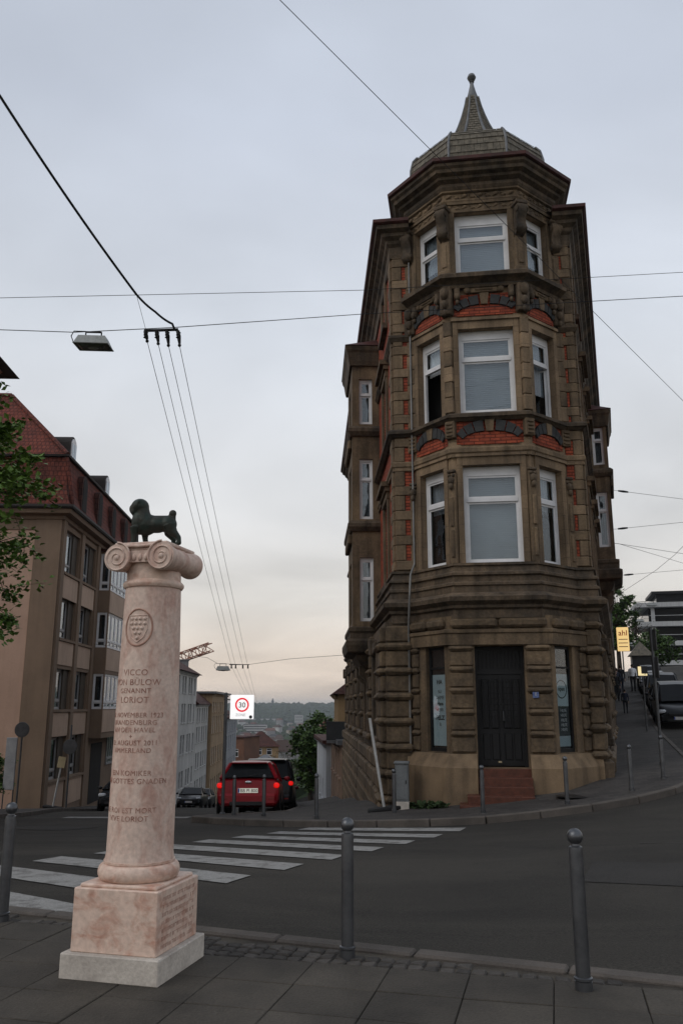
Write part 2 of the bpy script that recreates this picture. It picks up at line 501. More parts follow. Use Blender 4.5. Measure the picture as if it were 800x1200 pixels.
# ------------------------------------------------------------------ ground heights (survey points, thin-plate surface)
CP=[(-30,-10,-.05),(30,-10,-.05),(-8,0,-.05),(0,0,-.05),(8,0,-.05),(-8,6,-.05),(0,6,-.06),(6,5,-.05),(-3.2,7.5,-.06),(2,5.3,-.05),(12,4,-.03),(20,4,0),(-16,6,-.1),
(-3,10,-.17),(1,10,-.17),(5,10,-.1),(9,10,.0),(-9,10,-.2),
(0,14,-.42),(3,14,-.34),(6,14,-.15),(10,14,.08),(-4,14,-.45),(-8,14,-.45),(-14,14,-.5),(16,15,.12),(26,14,.2),
(0,16.6,-.62),(2.4,15.8,-.47),(3.7,16,-.37),(5.4,16.3,-.2),(6.6,16.9,-.02),(-2.9,18.7,-.77),(-8,18.5,-.8),
(.93,19.66,-.8),(3.3,18,-.36),(5.9,19,.2),(8.5,21.5,.3),(11,20,.3),(16,22,.35),
(-2.3,22.2,-1.08),(-7,22,-1.12),(-12,22,-1.2),(.5,28,-1.6),(-3,28,-1.65),(-9,28,-1.75),
(-8,36.5,-2.6),(-14,36.5,-2.7),(0,40,-2.95),(-5,63,-5.3),(-14,63,-5.5),(0,63,-5.4),(-8,100,-9.3),(-18,100,-9.3),(2,100,-9.3),(-8,140,-13.5),(-20,140,-13.5),(0,140,-13.5),(-8,230,-23),(-40,230,-23),
(8,25,.45),(11,30,.65),(14,33,.75),(9.4,30,.65),(18,33,.75),(20,58,2.5),(17,58,2.5),(27,58,2.5),(30,90,4.7),(40,90,4.7),(40,120,6.6),(60,120,6.6),(75,220,12),(120,220,12),
(11.42,36,0.95),(15.42,36,0.95),(21.42,36,0.95),(12.73,40,1.2),(16.73,40,1.2),(22.73,40,1.2),(14.70,46,1.65),(18.70,46,1.65),(24.70,46,1.65),(16.66,52,2.1),(20.66,52,2.1),(26.66,52,2.1),(21.25,66,3.05),(25.25,66,3.05),(31.25,66,3.05),(23.87,74,3.6),(27.87,74,3.6),(33.87,74,3.6),(26.49,82,4.15),(30.49,82,4.15),(36.49,82,4.15),(-2.5,32,-2.08),(-7,32,-2.08),(-11.5,32,-2.08),(-2.5,45,-3.45),(-7,45,-3.45),(-11.5,45,-3.45),(-2.5,54,-4.4),(-7,54,-4.4),(-11.5,54,-4.4),(-2.5,75,-6.6),(-7,75,-6.6),(-11.5,75,-6.6),(-2.5,86,-7.8),(-7,86,-7.8),(-11.5,86,-7.8),
(50,40,1),(90,90,4)]

GP = np.array(CP, float)
def _solve(P, lam=0.3):
    n = len(P); xy = P[:, :2] / 10
    d2 = ((xy[:, None] - xy[None]) ** 2).sum(-1)
    K = np.where(d2 > 0, d2 * np.log(d2 + 1e-12), 0) + lam * np.eye(n)
    A = np.hstack([np.ones((n, 1)), xy])
    return np.linalg.solve(np.block([[K, A], [A.T, np.zeros((3, 3))]]), np.concatenate([P[:, 2], [0, 0, 0]]))
GW = _solve(GP)
def Hn(xy):
    q = np.asarray(xy, float).reshape(-1, 2) / 10
    d2 = ((q[:, None] - GP[None, :, :2] / 10) ** 2).sum(-1)
    k = np.where(d2 > 0, d2 * np.log(d2 + 1e-12), 0)
    return k @ GW[:-3] + GW[-3] + q @ GW[-2:]
def H(x, y):
    return float(Hn([(x, y)])[0])
def sst(a, b, x):
    t = np.clip((x - a) / (b - a), 0, 1)
    return t * t * (3 - 2 * t)
def FAR(X, Y):
    """the land beyond the streets: a wide valley ahead on the left, the shoulder of the hill on the right"""
    d = np.hypot(X, Y)
    valley = -20 - 26 * sst(180, 620, d) + 41 * sst(2400, 3300, d) + 3.0 * np.sin(X / 260 + 1.3) * sst(2200, 3000, d)
    valley = valley - 30 * sst(3500, 6000, d)
    plateau = 8 + 6 * sst(150, 600, d)
    k = sst(0.02, 0.24, X / np.maximum(Y, 1))
    k = np.where(Y < 1, sst(-60, 40, X), k)
    front = valley * (1 - k) + plateau * k
    return np.where(Y < 40, 0.0 * front, front)
from mathutils.geometry import delaunay_2d_cdt

def grid_sheet(name, xs, ys, zf, mat):
    X, Y = np.meshgrid(xs, ys)
    Z = zf(X.ravel(), Y.ravel())
    v = np.stack([X.ravel(), Y.ravel(), Z], 1)
    nx = len(xs)
    f = [(j * nx + i, j * nx + i + 1, (j + 1) * nx + i + 1, (j + 1) * nx + i) for j in range(len(ys) - 1) for i in range(nx - 1)]
    me = mesh_of(name, [tuple(p) for p in v], f, [0], mat, smooth=60, fix=False)
    return struct(link(name, me))
def steps(*segs):
    out = []
    for a, b, s in segs:
        n = max(1, round((b - a) / s))
        out += [a + (b - a) * i / n for i in range(n)]
    out.append(segs[-1][1])
    return np.array(out)

GRASSY = pmat('valley_ground', (0.075, 0.085, 0.05), (0.05, 0.062, 0.035), scale=0.02, bscale=0.2, bump=0, fine=0.25)
def zterr(X, Y):
    xc, yc = np.clip(X, -45, 120), np.clip(Y, -10, 230)
    h = np.concatenate([Hn(np.stack([xc[i:i + 4000], yc[i:i + 4000]], 1)) for i in range(0, len(X), 4000)]) - 0.6
    d = np.hypot(X - 5, Y - 40)
    return h * (1 - sst(190, 330, d)) + FAR(X, Y) * sst(190, 330, d)
grid_sheet('terrain', steps((-7000, -1500, 500), (-1500, -400, 80), (-400, 400, 20), (400, 1500, 80), (1500, 7000, 500)),
           steps((-3000, -200, 400), (-200, 400, 20), (400, 4000, 70), (4000, 9000, 500)), zterr, GRASSY)
road = grid_sheet('road', steps((-45, -9, 3), (-9, 15, 0.5), (15, 75, 4)), steps((-8, 2, 2), (2, 42, 0.5), (42, 200, 4)),
                  lambda X, Y: np.concatenate([Hn(np.stack([X[i:i + 4000], Y[i:i + 4000]], 1)) for i in range(0, len(X), 4000)]), ASPHALT)

def smooth_line(pts, n=6):
    P = [Vector(p) for p in pts]
    out = []
    for i in range(len(P) - 1):
        p0, p1, p2, p3 = P[max(i - 1, 0)], P[i], P[i + 1], P[min(i + 2, len(P) - 1)]
        for k in range(n):
            t = k / n
            out.append(0.5 * ((2 * p1) + (p2 - p0) * t + (2 * p0 - 5 * p1 + 4 * p2 - p3) * t * t + (3 * p1 - p0 - 3 * p2 + p3) * t ** 3))
    out.append(P[-1])
    return out
def inside(p, poly):
    c = False
    n = len(poly)
    for i in range(n):
        a, b = poly[i], poly[i - 1]
        if (a[1] > p[1]) != (b[1] > p[1]) and p[0] < (b[0] - a[0]) * (p[1] - a[1]) / (b[1] - a[1]) + a[0]:
            c = not c
    return c
def pave_sheet(name, poly, top, g, mat):
    poly = [Vector((p[0], p[1])) for p in poly]
    xs = [p.x for p in poly]; ys = [p.y for p in poly]
    pts = list(poly)
    x = min(xs)
    while x < max(xs):
        y = min(ys)
        while y < max(ys):
            if inside((x, y), poly): pts.append(Vector((x, y)))
            y += g
        x += g
    n = len(poly)
    r = delaunay_2d_cdt(pts, [(i, (i + 1) % n) for i in range(n)], [], 1, 1e-4)
    V = [(p.x, p.y) for p in r[0]]
    z = Hn(V) + top
    me = mesh_of(name, [(V[i][0], V[i][1], float(z[i])) for i in range(len(V))], [tuple(f) for f in r[2]], [0], mat, smooth=60)
    return struct(link(name, me))
def kerb_line(parent, line, top, n_each=1.0, w=0.14):
    """kerb stones laid end to end along a plan line, inside edge on the line's left"""
    pts = [Vector((p[0], p[1])) for p in line]
    # resample
    L = [0.0]
    for i in range(1, len(pts)): L.append(L[-1] + (pts[i] - pts[i - 1]).length)
    def at(s):
        for i in range(1, len(pts)):
            if s <= L[i] or i == len(pts) - 1:
                t = (s - L[i - 1]) / max(1e-6, L[i] - L[i - 1])
                return pts[i - 1].lerp(pts[i], t)
    k = int(L[-1] / n_each)
    for i in range(k):
        a, b = at(i * n_each + 0.006), at((i + 1) * n_each - 0.006)
        d = (b - a)
        za, zb = (H(a.x, a.y) if callable(top) is False else top(a)), (H(b.x, b.y) if callable(top) is False else top(b))
        tz = 0 if callable(top) else top
        M = Matrix.Translation((a.x, a.y, za + tz))
        ang = math.atan2(d.y, d.x); pit = math.atan2(zb - za, d.length)
        M = M @ Matrix.Rotation(ang, 4, 'Z') @ Matrix.Rotation(-pit, 4, 'Y')
        m = MB(M); ln = math.hypot(d.length, zb - za)
        m.cbox((ln / 2, 0, -0.12), (ln, w, 0.26), 0.015)
        m.build('kerb_stone', KERB, parent)

# near pavement the camera stands on: slabs, setts and a flush kerb
def kerb_y(x): return 6.35 - 0.385 * x
bed = MB()
bed.add([(-14, kerb_y(-14), -0.016), (-14, -8, -0.016), (14, -8, -0.016), (14, kerb_y(14), -0.016)], [(0, 1, 2, 3)])
near = struct(bed.build('pavement', JOINT))
kd = Vector((1, -0.385)).normalized()
kerb_line(near, [Vector((-7, kerb_y(-7))) + Vector((-0.385 * -0.07, -0.07)), Vector((7, kerb_y(7))) + Vector((0.027, -0.07))], lambda p: 0.0, 1.0, 0.15)
E1, E2 = Vector((math.cos(R(-14)), math.sin(R(-14)))), Vector((-math.sin(R(-14)), math.cos(R(-14))))
G0 = Vector((0.306, 5.76))
SW, SD = 0.5, 0.45
slab_me = []
for k in range(6):
    m = MB(); m.cbox((0, 0, -0.03), (SW - 0.006, SD - 0.006, 0.06), 0.004, 0.0012)
    slab_me.append(mesh_of('paving_slab', m.v, m.f, m.m, SLABM))
sett_me = []
for k in range(6):
    m = MB(); m.cbox((0, 0, -0.035), (0.090, 0.102, 0.07), 0.010, 0.004)
    sett_me.append(mesh_of('sett', m.v, m.f, m.m, SETT))
def ok_in(p, mrg=0.155): return p.y < kerb_y(p.x) - mrg * 1.07
n_sett = 0
for i in range(-9, 9):
    for j in range(-8, 4):
        cs = [G0 + E1 * (SW * (i + a)) + E2 * (SD * (j + b)) for a in (0, 1) for b in (0, 1)]
        c = sum(cs, Vector((0, 0))) / 4
        if c.y < 2.2: continue
        if all(ok_in(p) for p in cs):
            o = link('paving_slab', random.choice(slab_me), near, (c.x, c.y, random.uniform(-0.002, 0.002)), (R(random.uniform(-.25, .25)), R(random.uniform(-.25, .25)), R(-14)))
        elif -3.6 < c.x < 3.4:
            for a in range(5):
                for b in range(4):
                    p = G0 + E1 * (SW * i + 0.1 * a + 0.05) + E2 * (SD * j + 0.1125 * b + 0.056)
                    if ok_in(p, 0.21) and n_sett < 290:
                        n_sett += 1
                        link('sett', random.choice(sett_me), near, (p.x, p.y, random.uniform(-0.004, 0.001)), (R(random.uniform(-2, 2)), R(random.uniform(-2, 2)), R(-14 + random.uniform(-3, 3))))

# corner pavement round the flatiron building, up the right street and down the left one
def facR(y): return 5.84 + 0.3276 * (y - 18.97)
kerb_c = smooth_line([(facR(78) + 1.6, 78), (facR(60) + 1.6, 60), (facR(45) + 1.6, 45), (11.05, 30), (9.5, 25), (8.5, 21.5), (7.8, 19), (6.9, 17.3), (5.4, 16.3), (3.7, 15.9), (2.2, 15.8),
                      (0, 16.6), (-1.8, 17.7), (-2.9, 18.7), (-3.25, 19.6), (-2.6, 20.5), (-1.5, 21.0), (-1.25, 22.0), (-1.3, 26), (-1.9, 40), (-2.6, 50), (-3.5, 62), (-8, 120)], 5)
corner = pave_sheet('corner_pavement', kerb_c, 0.115, 1.1, PAVE_F)
kerb_line(corner, [p for p in kerb_c if p.y < 48], 0.12, 1.0, 0.13)
kerb_l = smooth_line([(-13.9, 130), (-12.2, 80), (-10.8, 40), (-10.6, 34), (-9.4, 26), (-8.7, 20), (-8.8, 17.5), (-10, 16), (-13, 15.4), (-40, 17)], 5)
leftpav = pave_sheet('side_pavement', kerb_l + [Vector((-40, 130))], 0.115, 2.0, PAVE_F)
kerb_line(leftpav, [p for p in kerb_l if p.y < 50 and p.x > -14][::-1], 0.12, 1.0, 0.13)
# far pavement of the right street
kerb_r = smooth_line([(40, 10), (22, 14), (19, 17), (19.2, 20), (facR(30) + 12.5, 30), (facR(60) + 12.5, 60), (facR(90) + 12.5, 90)], 5)
rightpav = pave_sheet('far_pavement', kerb_r + [Vector((75, 90)), Vector((75, 10))], 0.115, 2.5, PAVE_F)

# zebra crossing painted on the road
for k in range(-2, 7):
    r0 = Vector((-0.968, 9.555)) + Vector((0.52, 0.95)) * k
    an = R(-33.5 + (k - 1) * 1.0)
    dS = Vector((math.cos(an), math.sin(an))); wS = Vector((-0.19, -0.54))
    vs, fs = [], []
    n = 12
    for i in range(n + 1):
        for b in range(3):
            p = r0 - dS * (3.15 * i / n) + wS * (0.5 * b)
            p = p + Vector((random.uniform(-0.006, 0.006), random.uniform(-0.006, 0.006)))
            vs.append((p.x, p.y, H(p.x, p.y) + 0.009))
    for i in range(n):
        for b in range(2):
            fs.append((i * 3 + b, i * 3 + b + 1, (i + 1) * 3 + b + 1, (i + 1) * 3 + b))
    MB().add(vs, fs).build('crosswalk_stripe', ROADP, road)
# centre dashes on the right street, a dash line at the mouth of the left street
def dash(p, q, w=0.12):
    a, b = Vector(p), Vector(q)
    s = (b - a).normalized(); s = Vector((-s.y, s.x)) * w / 2
    vs, fs = [], []
    for i in range(7):
        c = a.lerp(b, i / 6)
        for sg in (-1, 1):
            vs.append((c.x + s.x * sg, c.y + s.y * sg, H(c.x, c.y) + 0.012))
    for i in range(6): fs.append((i * 2, i * 2 + 1, i * 2 + 3, i * 2 + 2))
    MB().add(vs, fs).build('lane_dash', ROADP, road)
for k in range(5):
    y = 24 + k * 5.5
    dash((facR(y) + 6.2, y), (facR(y + 2.5) + 6.2, y + 2.5))
dash((-7.6, 24.2), (-3.9, 22.6), 0.3)
# manhole covers
def manhole(x, y, r=0.32):
    m = MB(Matrix.Translation((x, y, H(x, y) + 0.122 if y > 15.9 else H(x, y) + 0.006)))
    m.lathe([(r, 0), (r, 0.006), (r * 0.93, 0.006), (r * 0.92, 0.002), (r * 0.86, 0.002), (r * 0.85, 0.007), (0.01, 0.008)], 28)
    return m
manhole(4.55, 17.15, 0.36).build('manhole_cover', IRON, corner)
# repaired patch and tar seams in the carriageway
PATCH = pmat('patched_asphalt', (0.036, 0.033, 0.03), (0.027, 0.025, 0.023), scale=1.2, bscale=60, bump=0.6, fine=0.45, rough=0.92)
TAR = pmat('tar_seam', (0.014, 0.013, 0.013), rough=0.6, bump=0.2)
def ground_patch(name, c, ux, L, W, mat, up, n=10, k=6, jag=0.0):
    u = Vector(ux).normalized(); v = Vector((-u.y, u.x)); vs, fs = [], []
    for i in range(n + 1):
        for j in range(k + 1):
            q = Vector(c) + u * (L * (i / n - .5)) + v * (W * (j / k - .5) + (random.uniform(-jag, jag)))
            vs.append((q.x, q.y, H(q.x, q.y) + up))
    for i in range(n):
        for j in range(k): fs.append((i * (k + 1) + j, (i + 1) * (k + 1) + j, (i + 1) * (k + 1) + j + 1, i * (k + 1) + j + 1))
    MB().add(vs, fs).build(name, mat, road)
ground_patch('asphalt_patch', (4.3, 9.2), (0.94, -0.342), 3.4, 1.5, PATCH, 0.006)
ground_patch('asphalt_patch', (-6.0, 17.2), (0.94, -0.342), 2.2, 1.2, PATCH, 0.006)
for c_, u_, l_ in (((6.4, 11.2), (0.94, -0.342), 5.0), ((-4.6, 19.5), (-0.1, 1), 6.0)):
    ground_patch('tar_seam', c_, u_, l_, 0.022, TAR, 0.0075, 30, 1, 0.02)

# ------------------------------------------------------------------ the flatiron corner building
def seg_frame(p0, p1):
    p0, p1 = Vector(p0), Vector(p1)
    d = (p1 - p0).normalized(); mid = (p0 + p1) / 2
    return Matrix(((d.x, -d.y, 0, mid.x), (d.y, d.x, 0, mid.y), (0, 0, 1, 0), (0, 0, 0, 1))), (p1 - p0).length

def wall_panel(mb, L, z0, z1, holes, depth=0.24, x0=None, x1=None):
    """outer wall face from -L/2 to L/2 with rectangular holes (xa, xb, za, zb) and their reveals"""
    xa0, xb0 = (-L / 2 if x0 is None else x0), (L / 2 if x1 is None else x1)
    xs = sorted({xa0, xb0, *[h[0] for h in holes], *[h[1] for h in holes]})
    zs = sorted({z0, z1, *[h[2] for h in holes], *[h[3] for h in holes]})
    for i in range(len(xs) - 1):
        for j in range(len(zs) - 1):
            cx, cz = (xs[i] + xs[i + 1]) / 2, (zs[j] + zs[j + 1]) / 2
            if any(h[0] < cx < h[1] and h[2] < cz < h[3] for h in holes): continue
            mb.add([(xs[i], 0, zs[j]), (xs[i + 1], 0, zs[j]), (xs[i + 1], 0, zs[j + 1]), (xs[i], 0, zs[j + 1])], [(0, 1, 2, 3)])
    for a, b, c, d in holes:
        mb.add([(a, 0, c), (b, 0, c), (b, 0, d), (a, 0, d), (a, depth, c), (b, depth, c), (b, depth, d), (a, depth, d)],
               [(0, 4, 5, 1), (1, 5, 6, 2), (2, 6, 7, 3), (3, 7, 4, 0)])

def make_window(parent, M, x, z, w, h, y=0.16, split=0.66, glass=None, paint=None, blind=None, mull=0, fw=0.075, name='window', head=0.12, open_leaf=False):
    """white frame with a transom, panes as children; x,z bottom centre of the opening, y the setback"""
    glass = glass or GLASS; paint = paint or WPAINT
    f = MB(M)
    zt = z + h
    # outer casing
    f.bb(x - w / 2, x - w / 2 + fw, y, y + 0.07, z, zt)
    f.bb(x + w / 2 - fw, x + w / 2, y, y + 0.07, z, zt)
    f.bb(x - w / 2 + fw, x + w / 2 - fw, y + 0.002, y + 0.068, z, z + fw * 1.1)
    f.bb(x - w / 2 + fw, x + w / 2 - fw, y + 0.002, y + 0.068, zt - fw - head, zt)
    zs = z + h * split
    f.bb(x - w / 2 + fw, x + w / 2 - fw, y - 0.015, y + 0.066, zs - fw * 0.6, zs + fw * 0.6)
    for k in range(mull):
        xm = x - w / 2 + w * (k + 1) / (mull + 1)
        f.bb(xm - 0.03, xm + 0.03, y + 0.004, y + 0.06, z + fw * 1.1, zt - fw - head)
    win = f.build(name, paint, parent)
    # inner sashes
    s = MB(M)
    iw = 0.045
    for (za, zb) in ((z + fw * 1.1, zs - fw * 0.6), (zs + fw * 0.6, zt - fw - head)):
        xa, xb = x - w / 2 + fw, x + w / 2 - fw
        if open_leaf and za < zs: continue
        s.bb(xa, xa + iw, y + 0.02, y + 0.05, za, zb); s.bb(xb - iw, xb, y + 0.02, y + 0.05, za, zb)
        s.bb(xa + iw, xb - iw, y + 0.022, y + 0.048, za, za + iw); s.bb(xa + iw, xb - iw, y + 0.022, y + 0.048, zb - iw, zb)
        p = MB(M).bb(xa + iw, xb - iw, y + 0.032, y + 0.04, za + iw, zb - iw)
        p.build('pane', glass, win)
    s.build('sash', paint, win)
    if open_leaf:
        # lower leaf swung inwards
        Ml = M @ Matrix.Translation((x + w / 2 - fw, y + 0.05, 0)) @ Matrix.Rotation(R(-62), 4, 'Z')
        lw = w - 2 * fw
        za, zb = z + fw * 1.1, zs - fw * 0.6
        l = MB(Ml)
        l.bb(-lw, -lw + iw, 0, 0.04, za, zb); l.bb(-iw, 0, 0, 0.04, za, zb)
        l.bb(-lw + iw, -iw, 0.002, 0.038, za, za + iw); l.bb(-lw + iw, -iw, 0.002, 0.038, zb - iw, zb)
        l.build('open_sash', paint, win)
        MB(Ml).bb(-lw + iw, -iw, 0.015, 0.022, za + iw, zb - iw).build('pane', glass, win)
    if blind:
        frac, bm = blind
        b = MB(M)
        zb = zt - fw - head
        za = z + fw + (zb - z) * (1 - frac)
        if bm is BLIND:
            zz = za
            while zz < zb:
                b.bb(x - w / 2 + fw, x + w / 2 - fw, y + 0.13, y + 0.142, zz, min(zb, zz + 0.042)); zz += 0.05
            b.bb(x - w / 2 + fw, x + w / 2 - fw, y + 0.144, y + 0.15, za, zb)
        else:
            n = 14
            xs = [x - w / 2 + fw + (w - 2 * fw) * i / n for i in range(n + 1)]
            for i in range(n):
                y0, y1 = y + 0.15 + 0.03 * (i % 2), y + 0.15 + 0.03 * ((i + 1) % 2)
                b.add([(xs[i], y0, za), (xs[i + 1], y1, za), (xs[i + 1], y1, zb), (xs[i], y0, zb)], [(0, 1, 2, 3)])
        b.build('blind', bm, win)
    return win

B = thing('corner_building', 'tall brown sandstone flatiron corner building with octagonal turret and pointed slate spire', 'building', (3.42, 18.3, 0), R(-8))
aw = R(10.1)
dL, dR = Vector((-math.sin(aw), math.cos(aw))), Vector((math.sin(aw), math.cos(aw)))
LEN_L, LEN_R = 23.0, 25.0
UL, UR = Vector((-2.28, 1.0)), Vector((2.18, 1.0))
U = [UL + dL * LEN_L, UL, Vector((-1.8, 1.0)), Vector((-0.88, 0)), Vector((0.88, 0)), Vector((1.8, 1.0)), UR, UR + dR * LEN_R]
GLc, GRc = Vector((-2.55, 0.92)), Vector((2.26, 0.92))
G = [GLc + dL * LEN_L, GLc, Vector((-1.95, 0.92)), Vector((-1.1, -0.05)), Vector((1.1, -0.05)), Vector((1.95, 0.92)), GRc, GRc + dR * LEN_R]
TUR = [Vector((-1.8, 1.0)), Vector((-0.88, 0)), Vector((0.88, 0)), Vector((1.8, 1.0))]
OCT = TUR + [Vector((1.8, 2.8)), Vector((0.88, 3.8)), Vector((-0.88, 3.8)), Vector((-1.8, 2.8))]

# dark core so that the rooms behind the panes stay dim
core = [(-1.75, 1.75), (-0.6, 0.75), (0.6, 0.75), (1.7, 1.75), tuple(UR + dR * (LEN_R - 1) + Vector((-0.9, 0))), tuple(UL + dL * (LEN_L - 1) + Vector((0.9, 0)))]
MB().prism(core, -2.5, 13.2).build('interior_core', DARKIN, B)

# ---- upper walls
FLOORS = [(4.72, 2.28), (8.27, 2.11), (11.8, 1.7)]
for si in range(7):
    M, L = seg_frame(U[si], U[si + 1])
    m = MB(M)
    holes = []
    if si == 3:
        holes = [(-0.645, 0.645, z, z + h) for z, h in FLOORS]
    elif si in (2, 4):
        sg = 1 if si == 2 else -1
        holes = [(-0.42, 0.42, z, z + h) for z, h in FLOORS]
    if si in (0, 6):
        # street facades: windows near the corner and past the oriel
        spots = FAC = [2.0, 10.6, 13.4, 16.2, 19.0] if si == 0 else [2.2, 4.8, 7.4, 14.2, 17.0, 19.8]
        sg = 1 if si == 0 else -1
        for s in spots:
            xc = L / 2 - s if si == 0 else -L / 2 + s
            for z, h in FLOORS:
                hh = h if z > 11 else h - 0.15
                holes.append((xc - 0.5, xc + 0.5, z + 0.05, z + hh))
                make_window(B, M, xc, z + 0.05, 1.0, hh - 0.05, 0.2, 0.68, blind=(0.4 + 0.5 * random.random(), CURTAIN))
                # surround, hood and sill
                t = MB(M)
                for sx in (-1, 1):
                    t.bb(xc + sx * 0.6 - 0.1, xc + sx * 0.6 + 0.1, -0.07, 0.0, z - 0.02, z + hh + 0.02)
                t.bb(xc - 0.72, xc + 0.72, -0.09, 0.0, z + hh + 0.02, z + hh + 0.2)
                if z < 11:
                    t.bb(xc - 0.82, xc + 0.82, -0.24, 0.0, z + hh + 0.32, z + hh + 0.44)
                    t.bb(xc - 0.78, xc + 0.78, -0.14, 0.0, z + hh + 0.2, z + hh + 0.32)
                t.build('window_surround', STONE, B)
                k = MB(M)
                k.bb(xc - 0.75, xc + 0.75, -0.14, 0.0, z - 0.16, z - 0.02)
                k.build('window_sill', STONE_D, B)
        wall_panel(m, L, 4.6, 13.4, holes, 0.3)
        m.build('side_wall', BRICK, B)
        continue
    wall_panel(m, L, 4.6, 13.4 if si not in (2, 3, 4) else 14.25, holes, 0.24)
    m.build('turret_wall' if si in (2, 3, 4) else 'front_wall', STONE_L if si in (2, 3, 4) else STONE, B)

# turret windows
Mc, Lc = seg_frame(U[3], U[4])
make_window(B, Mc, 0, FLOORS[0][0], 1.29, FLOORS[0][1], 0.14, 0.655, blind=(1.0, BLIND), head=0.14)
make_window(B, Mc, 0, FLOORS[1][0], 1.29, FLOORS[1][1], 0.14, 0.655, blind=(1.0, BLIND), head=0.14)  # blind added: its flat grey imitates sky reflected in the pane
make_window(B, Mc, 0, FLOORS[2][0], 1.29, FLOORS[2][1], 0.14, 0.6, blind=(0.95, BLIND), head=0.2)  # added blind again, grey in place of a reflection
for si in (2, 4):
    M, L = seg_frame(U[si], U[si + 1])
    for k, (z, h) in enumerate(FLOORS):
        make_window(B, M, 0, z, 0.84, h, 0.14, 0.655 if k < 2 else 0.56, blind=(0.4, CURTAIN) if (k == 0) else ((0.7, CURTAIN) if not (k == 1 and si == 2) else (0.36, WPAINT)), open_leaf=(k == 1))  # pale curtains added to lighten dark panes, imitating grey reflections
# back turret walls standing above the roof
for i in range(3, 8):
    M, L = seg_frame(OCT[i], OCT[(i + 1) % 8])
    wall_panel(MB(M), L, 13.2, 14.25, []) if False else None
    m = MB(M); wall_panel(m, L, 13.2, 14.25, []); m.build('turret_wall', STONE, B)

# ---- window surrounds on the turret: flat stone frames standing proud
for si in (2, 3, 4):
    M, L = seg_frame(U[si], U[si + 1])
    hw = 0.645 if si == 3 else 0.42
    for k, (z, h) in enumerate(FLOORS):
        t = MB(M)
        sw = 0.13
        for sx in (-1, 1):
            t.bb(sx * (hw + sw / 2) - sw / 2, sx * (hw + sw / 2) + sw / 2, -0.045, 0, z + 0.0, z + h + 0.003)
        t.bb(-hw - sw, hw + sw, -0.05, 0, z + h + 0.003, z + h + 0.2)
        t.bb(-hw - sw - 0.03, hw + sw + 0.03, -0.09, -0.002, z + h + 0.2, z + h + 0.27)
        t.build('window_surround', STONE_L if k < 2 else STONE, B)

# ---- brick lunettes with dark voussoirs under the upper sills
def lunette(M, zb, half, rise, hgt):
    z0 = zb
    n = 9
    arc = [(half * math.cos(math.pi * (1 - i / n)) , z0 + rise * math.sin(math.pi * i / n) ** 0.8) for i in range(n + 1)]
    l = MB(M); l.slab(arc, -0.03, 0.02); l.build('brick_lunette', BRICK, B)
    # backing field of red brick above the arch
    q = MB(M); q.bb(-half - 0.1, half + 0.1, -0.012, 0.02, z0 + 0.02, z0 + hgt); q.build('brick_field', BRICK, B)
    nv = 9
    for i in range(nv):
        a0, a1 = math.pi * (1 - (i + 0.06) / nv), math.pi * (1 - (i + 0.94) / nv)
        def pt(a, g):
            return (half * math.cos(a) * (1 + g * 0.22), z0 + rise * max(0, math.sin(a)) ** 0.8 * (1 + g * 0.95))
        key = i == nv // 2
        poly = [pt(a0, 0.06), pt((a0 + a1) / 2, 0.06), pt(a1, 0.06), pt(a1, 1), pt(a0, 1)]
        if key: poly = [(-0.075, z0 + rise), (0.075, z0 + rise), (0.11, z0 + hgt), (-0.11, z0 + hgt)]
        elif i in (0, nv - 1): continue
        v = MB(M); v.slab(poly, -0.07 if not key else -0.085, 0.01); v.build('keystone' if key else 'voussoir', STONE if key else VOUSS, B)
for si, half in ((2, 0.46), (3, 0.66), (4, 0.46)):
    M, L = seg_frame(U[si], U[si + 1])
    lunette(M, 7.5, half, 0.3, 0.6)
    lunette(M, 10.72, half, 0.27, 0.56)

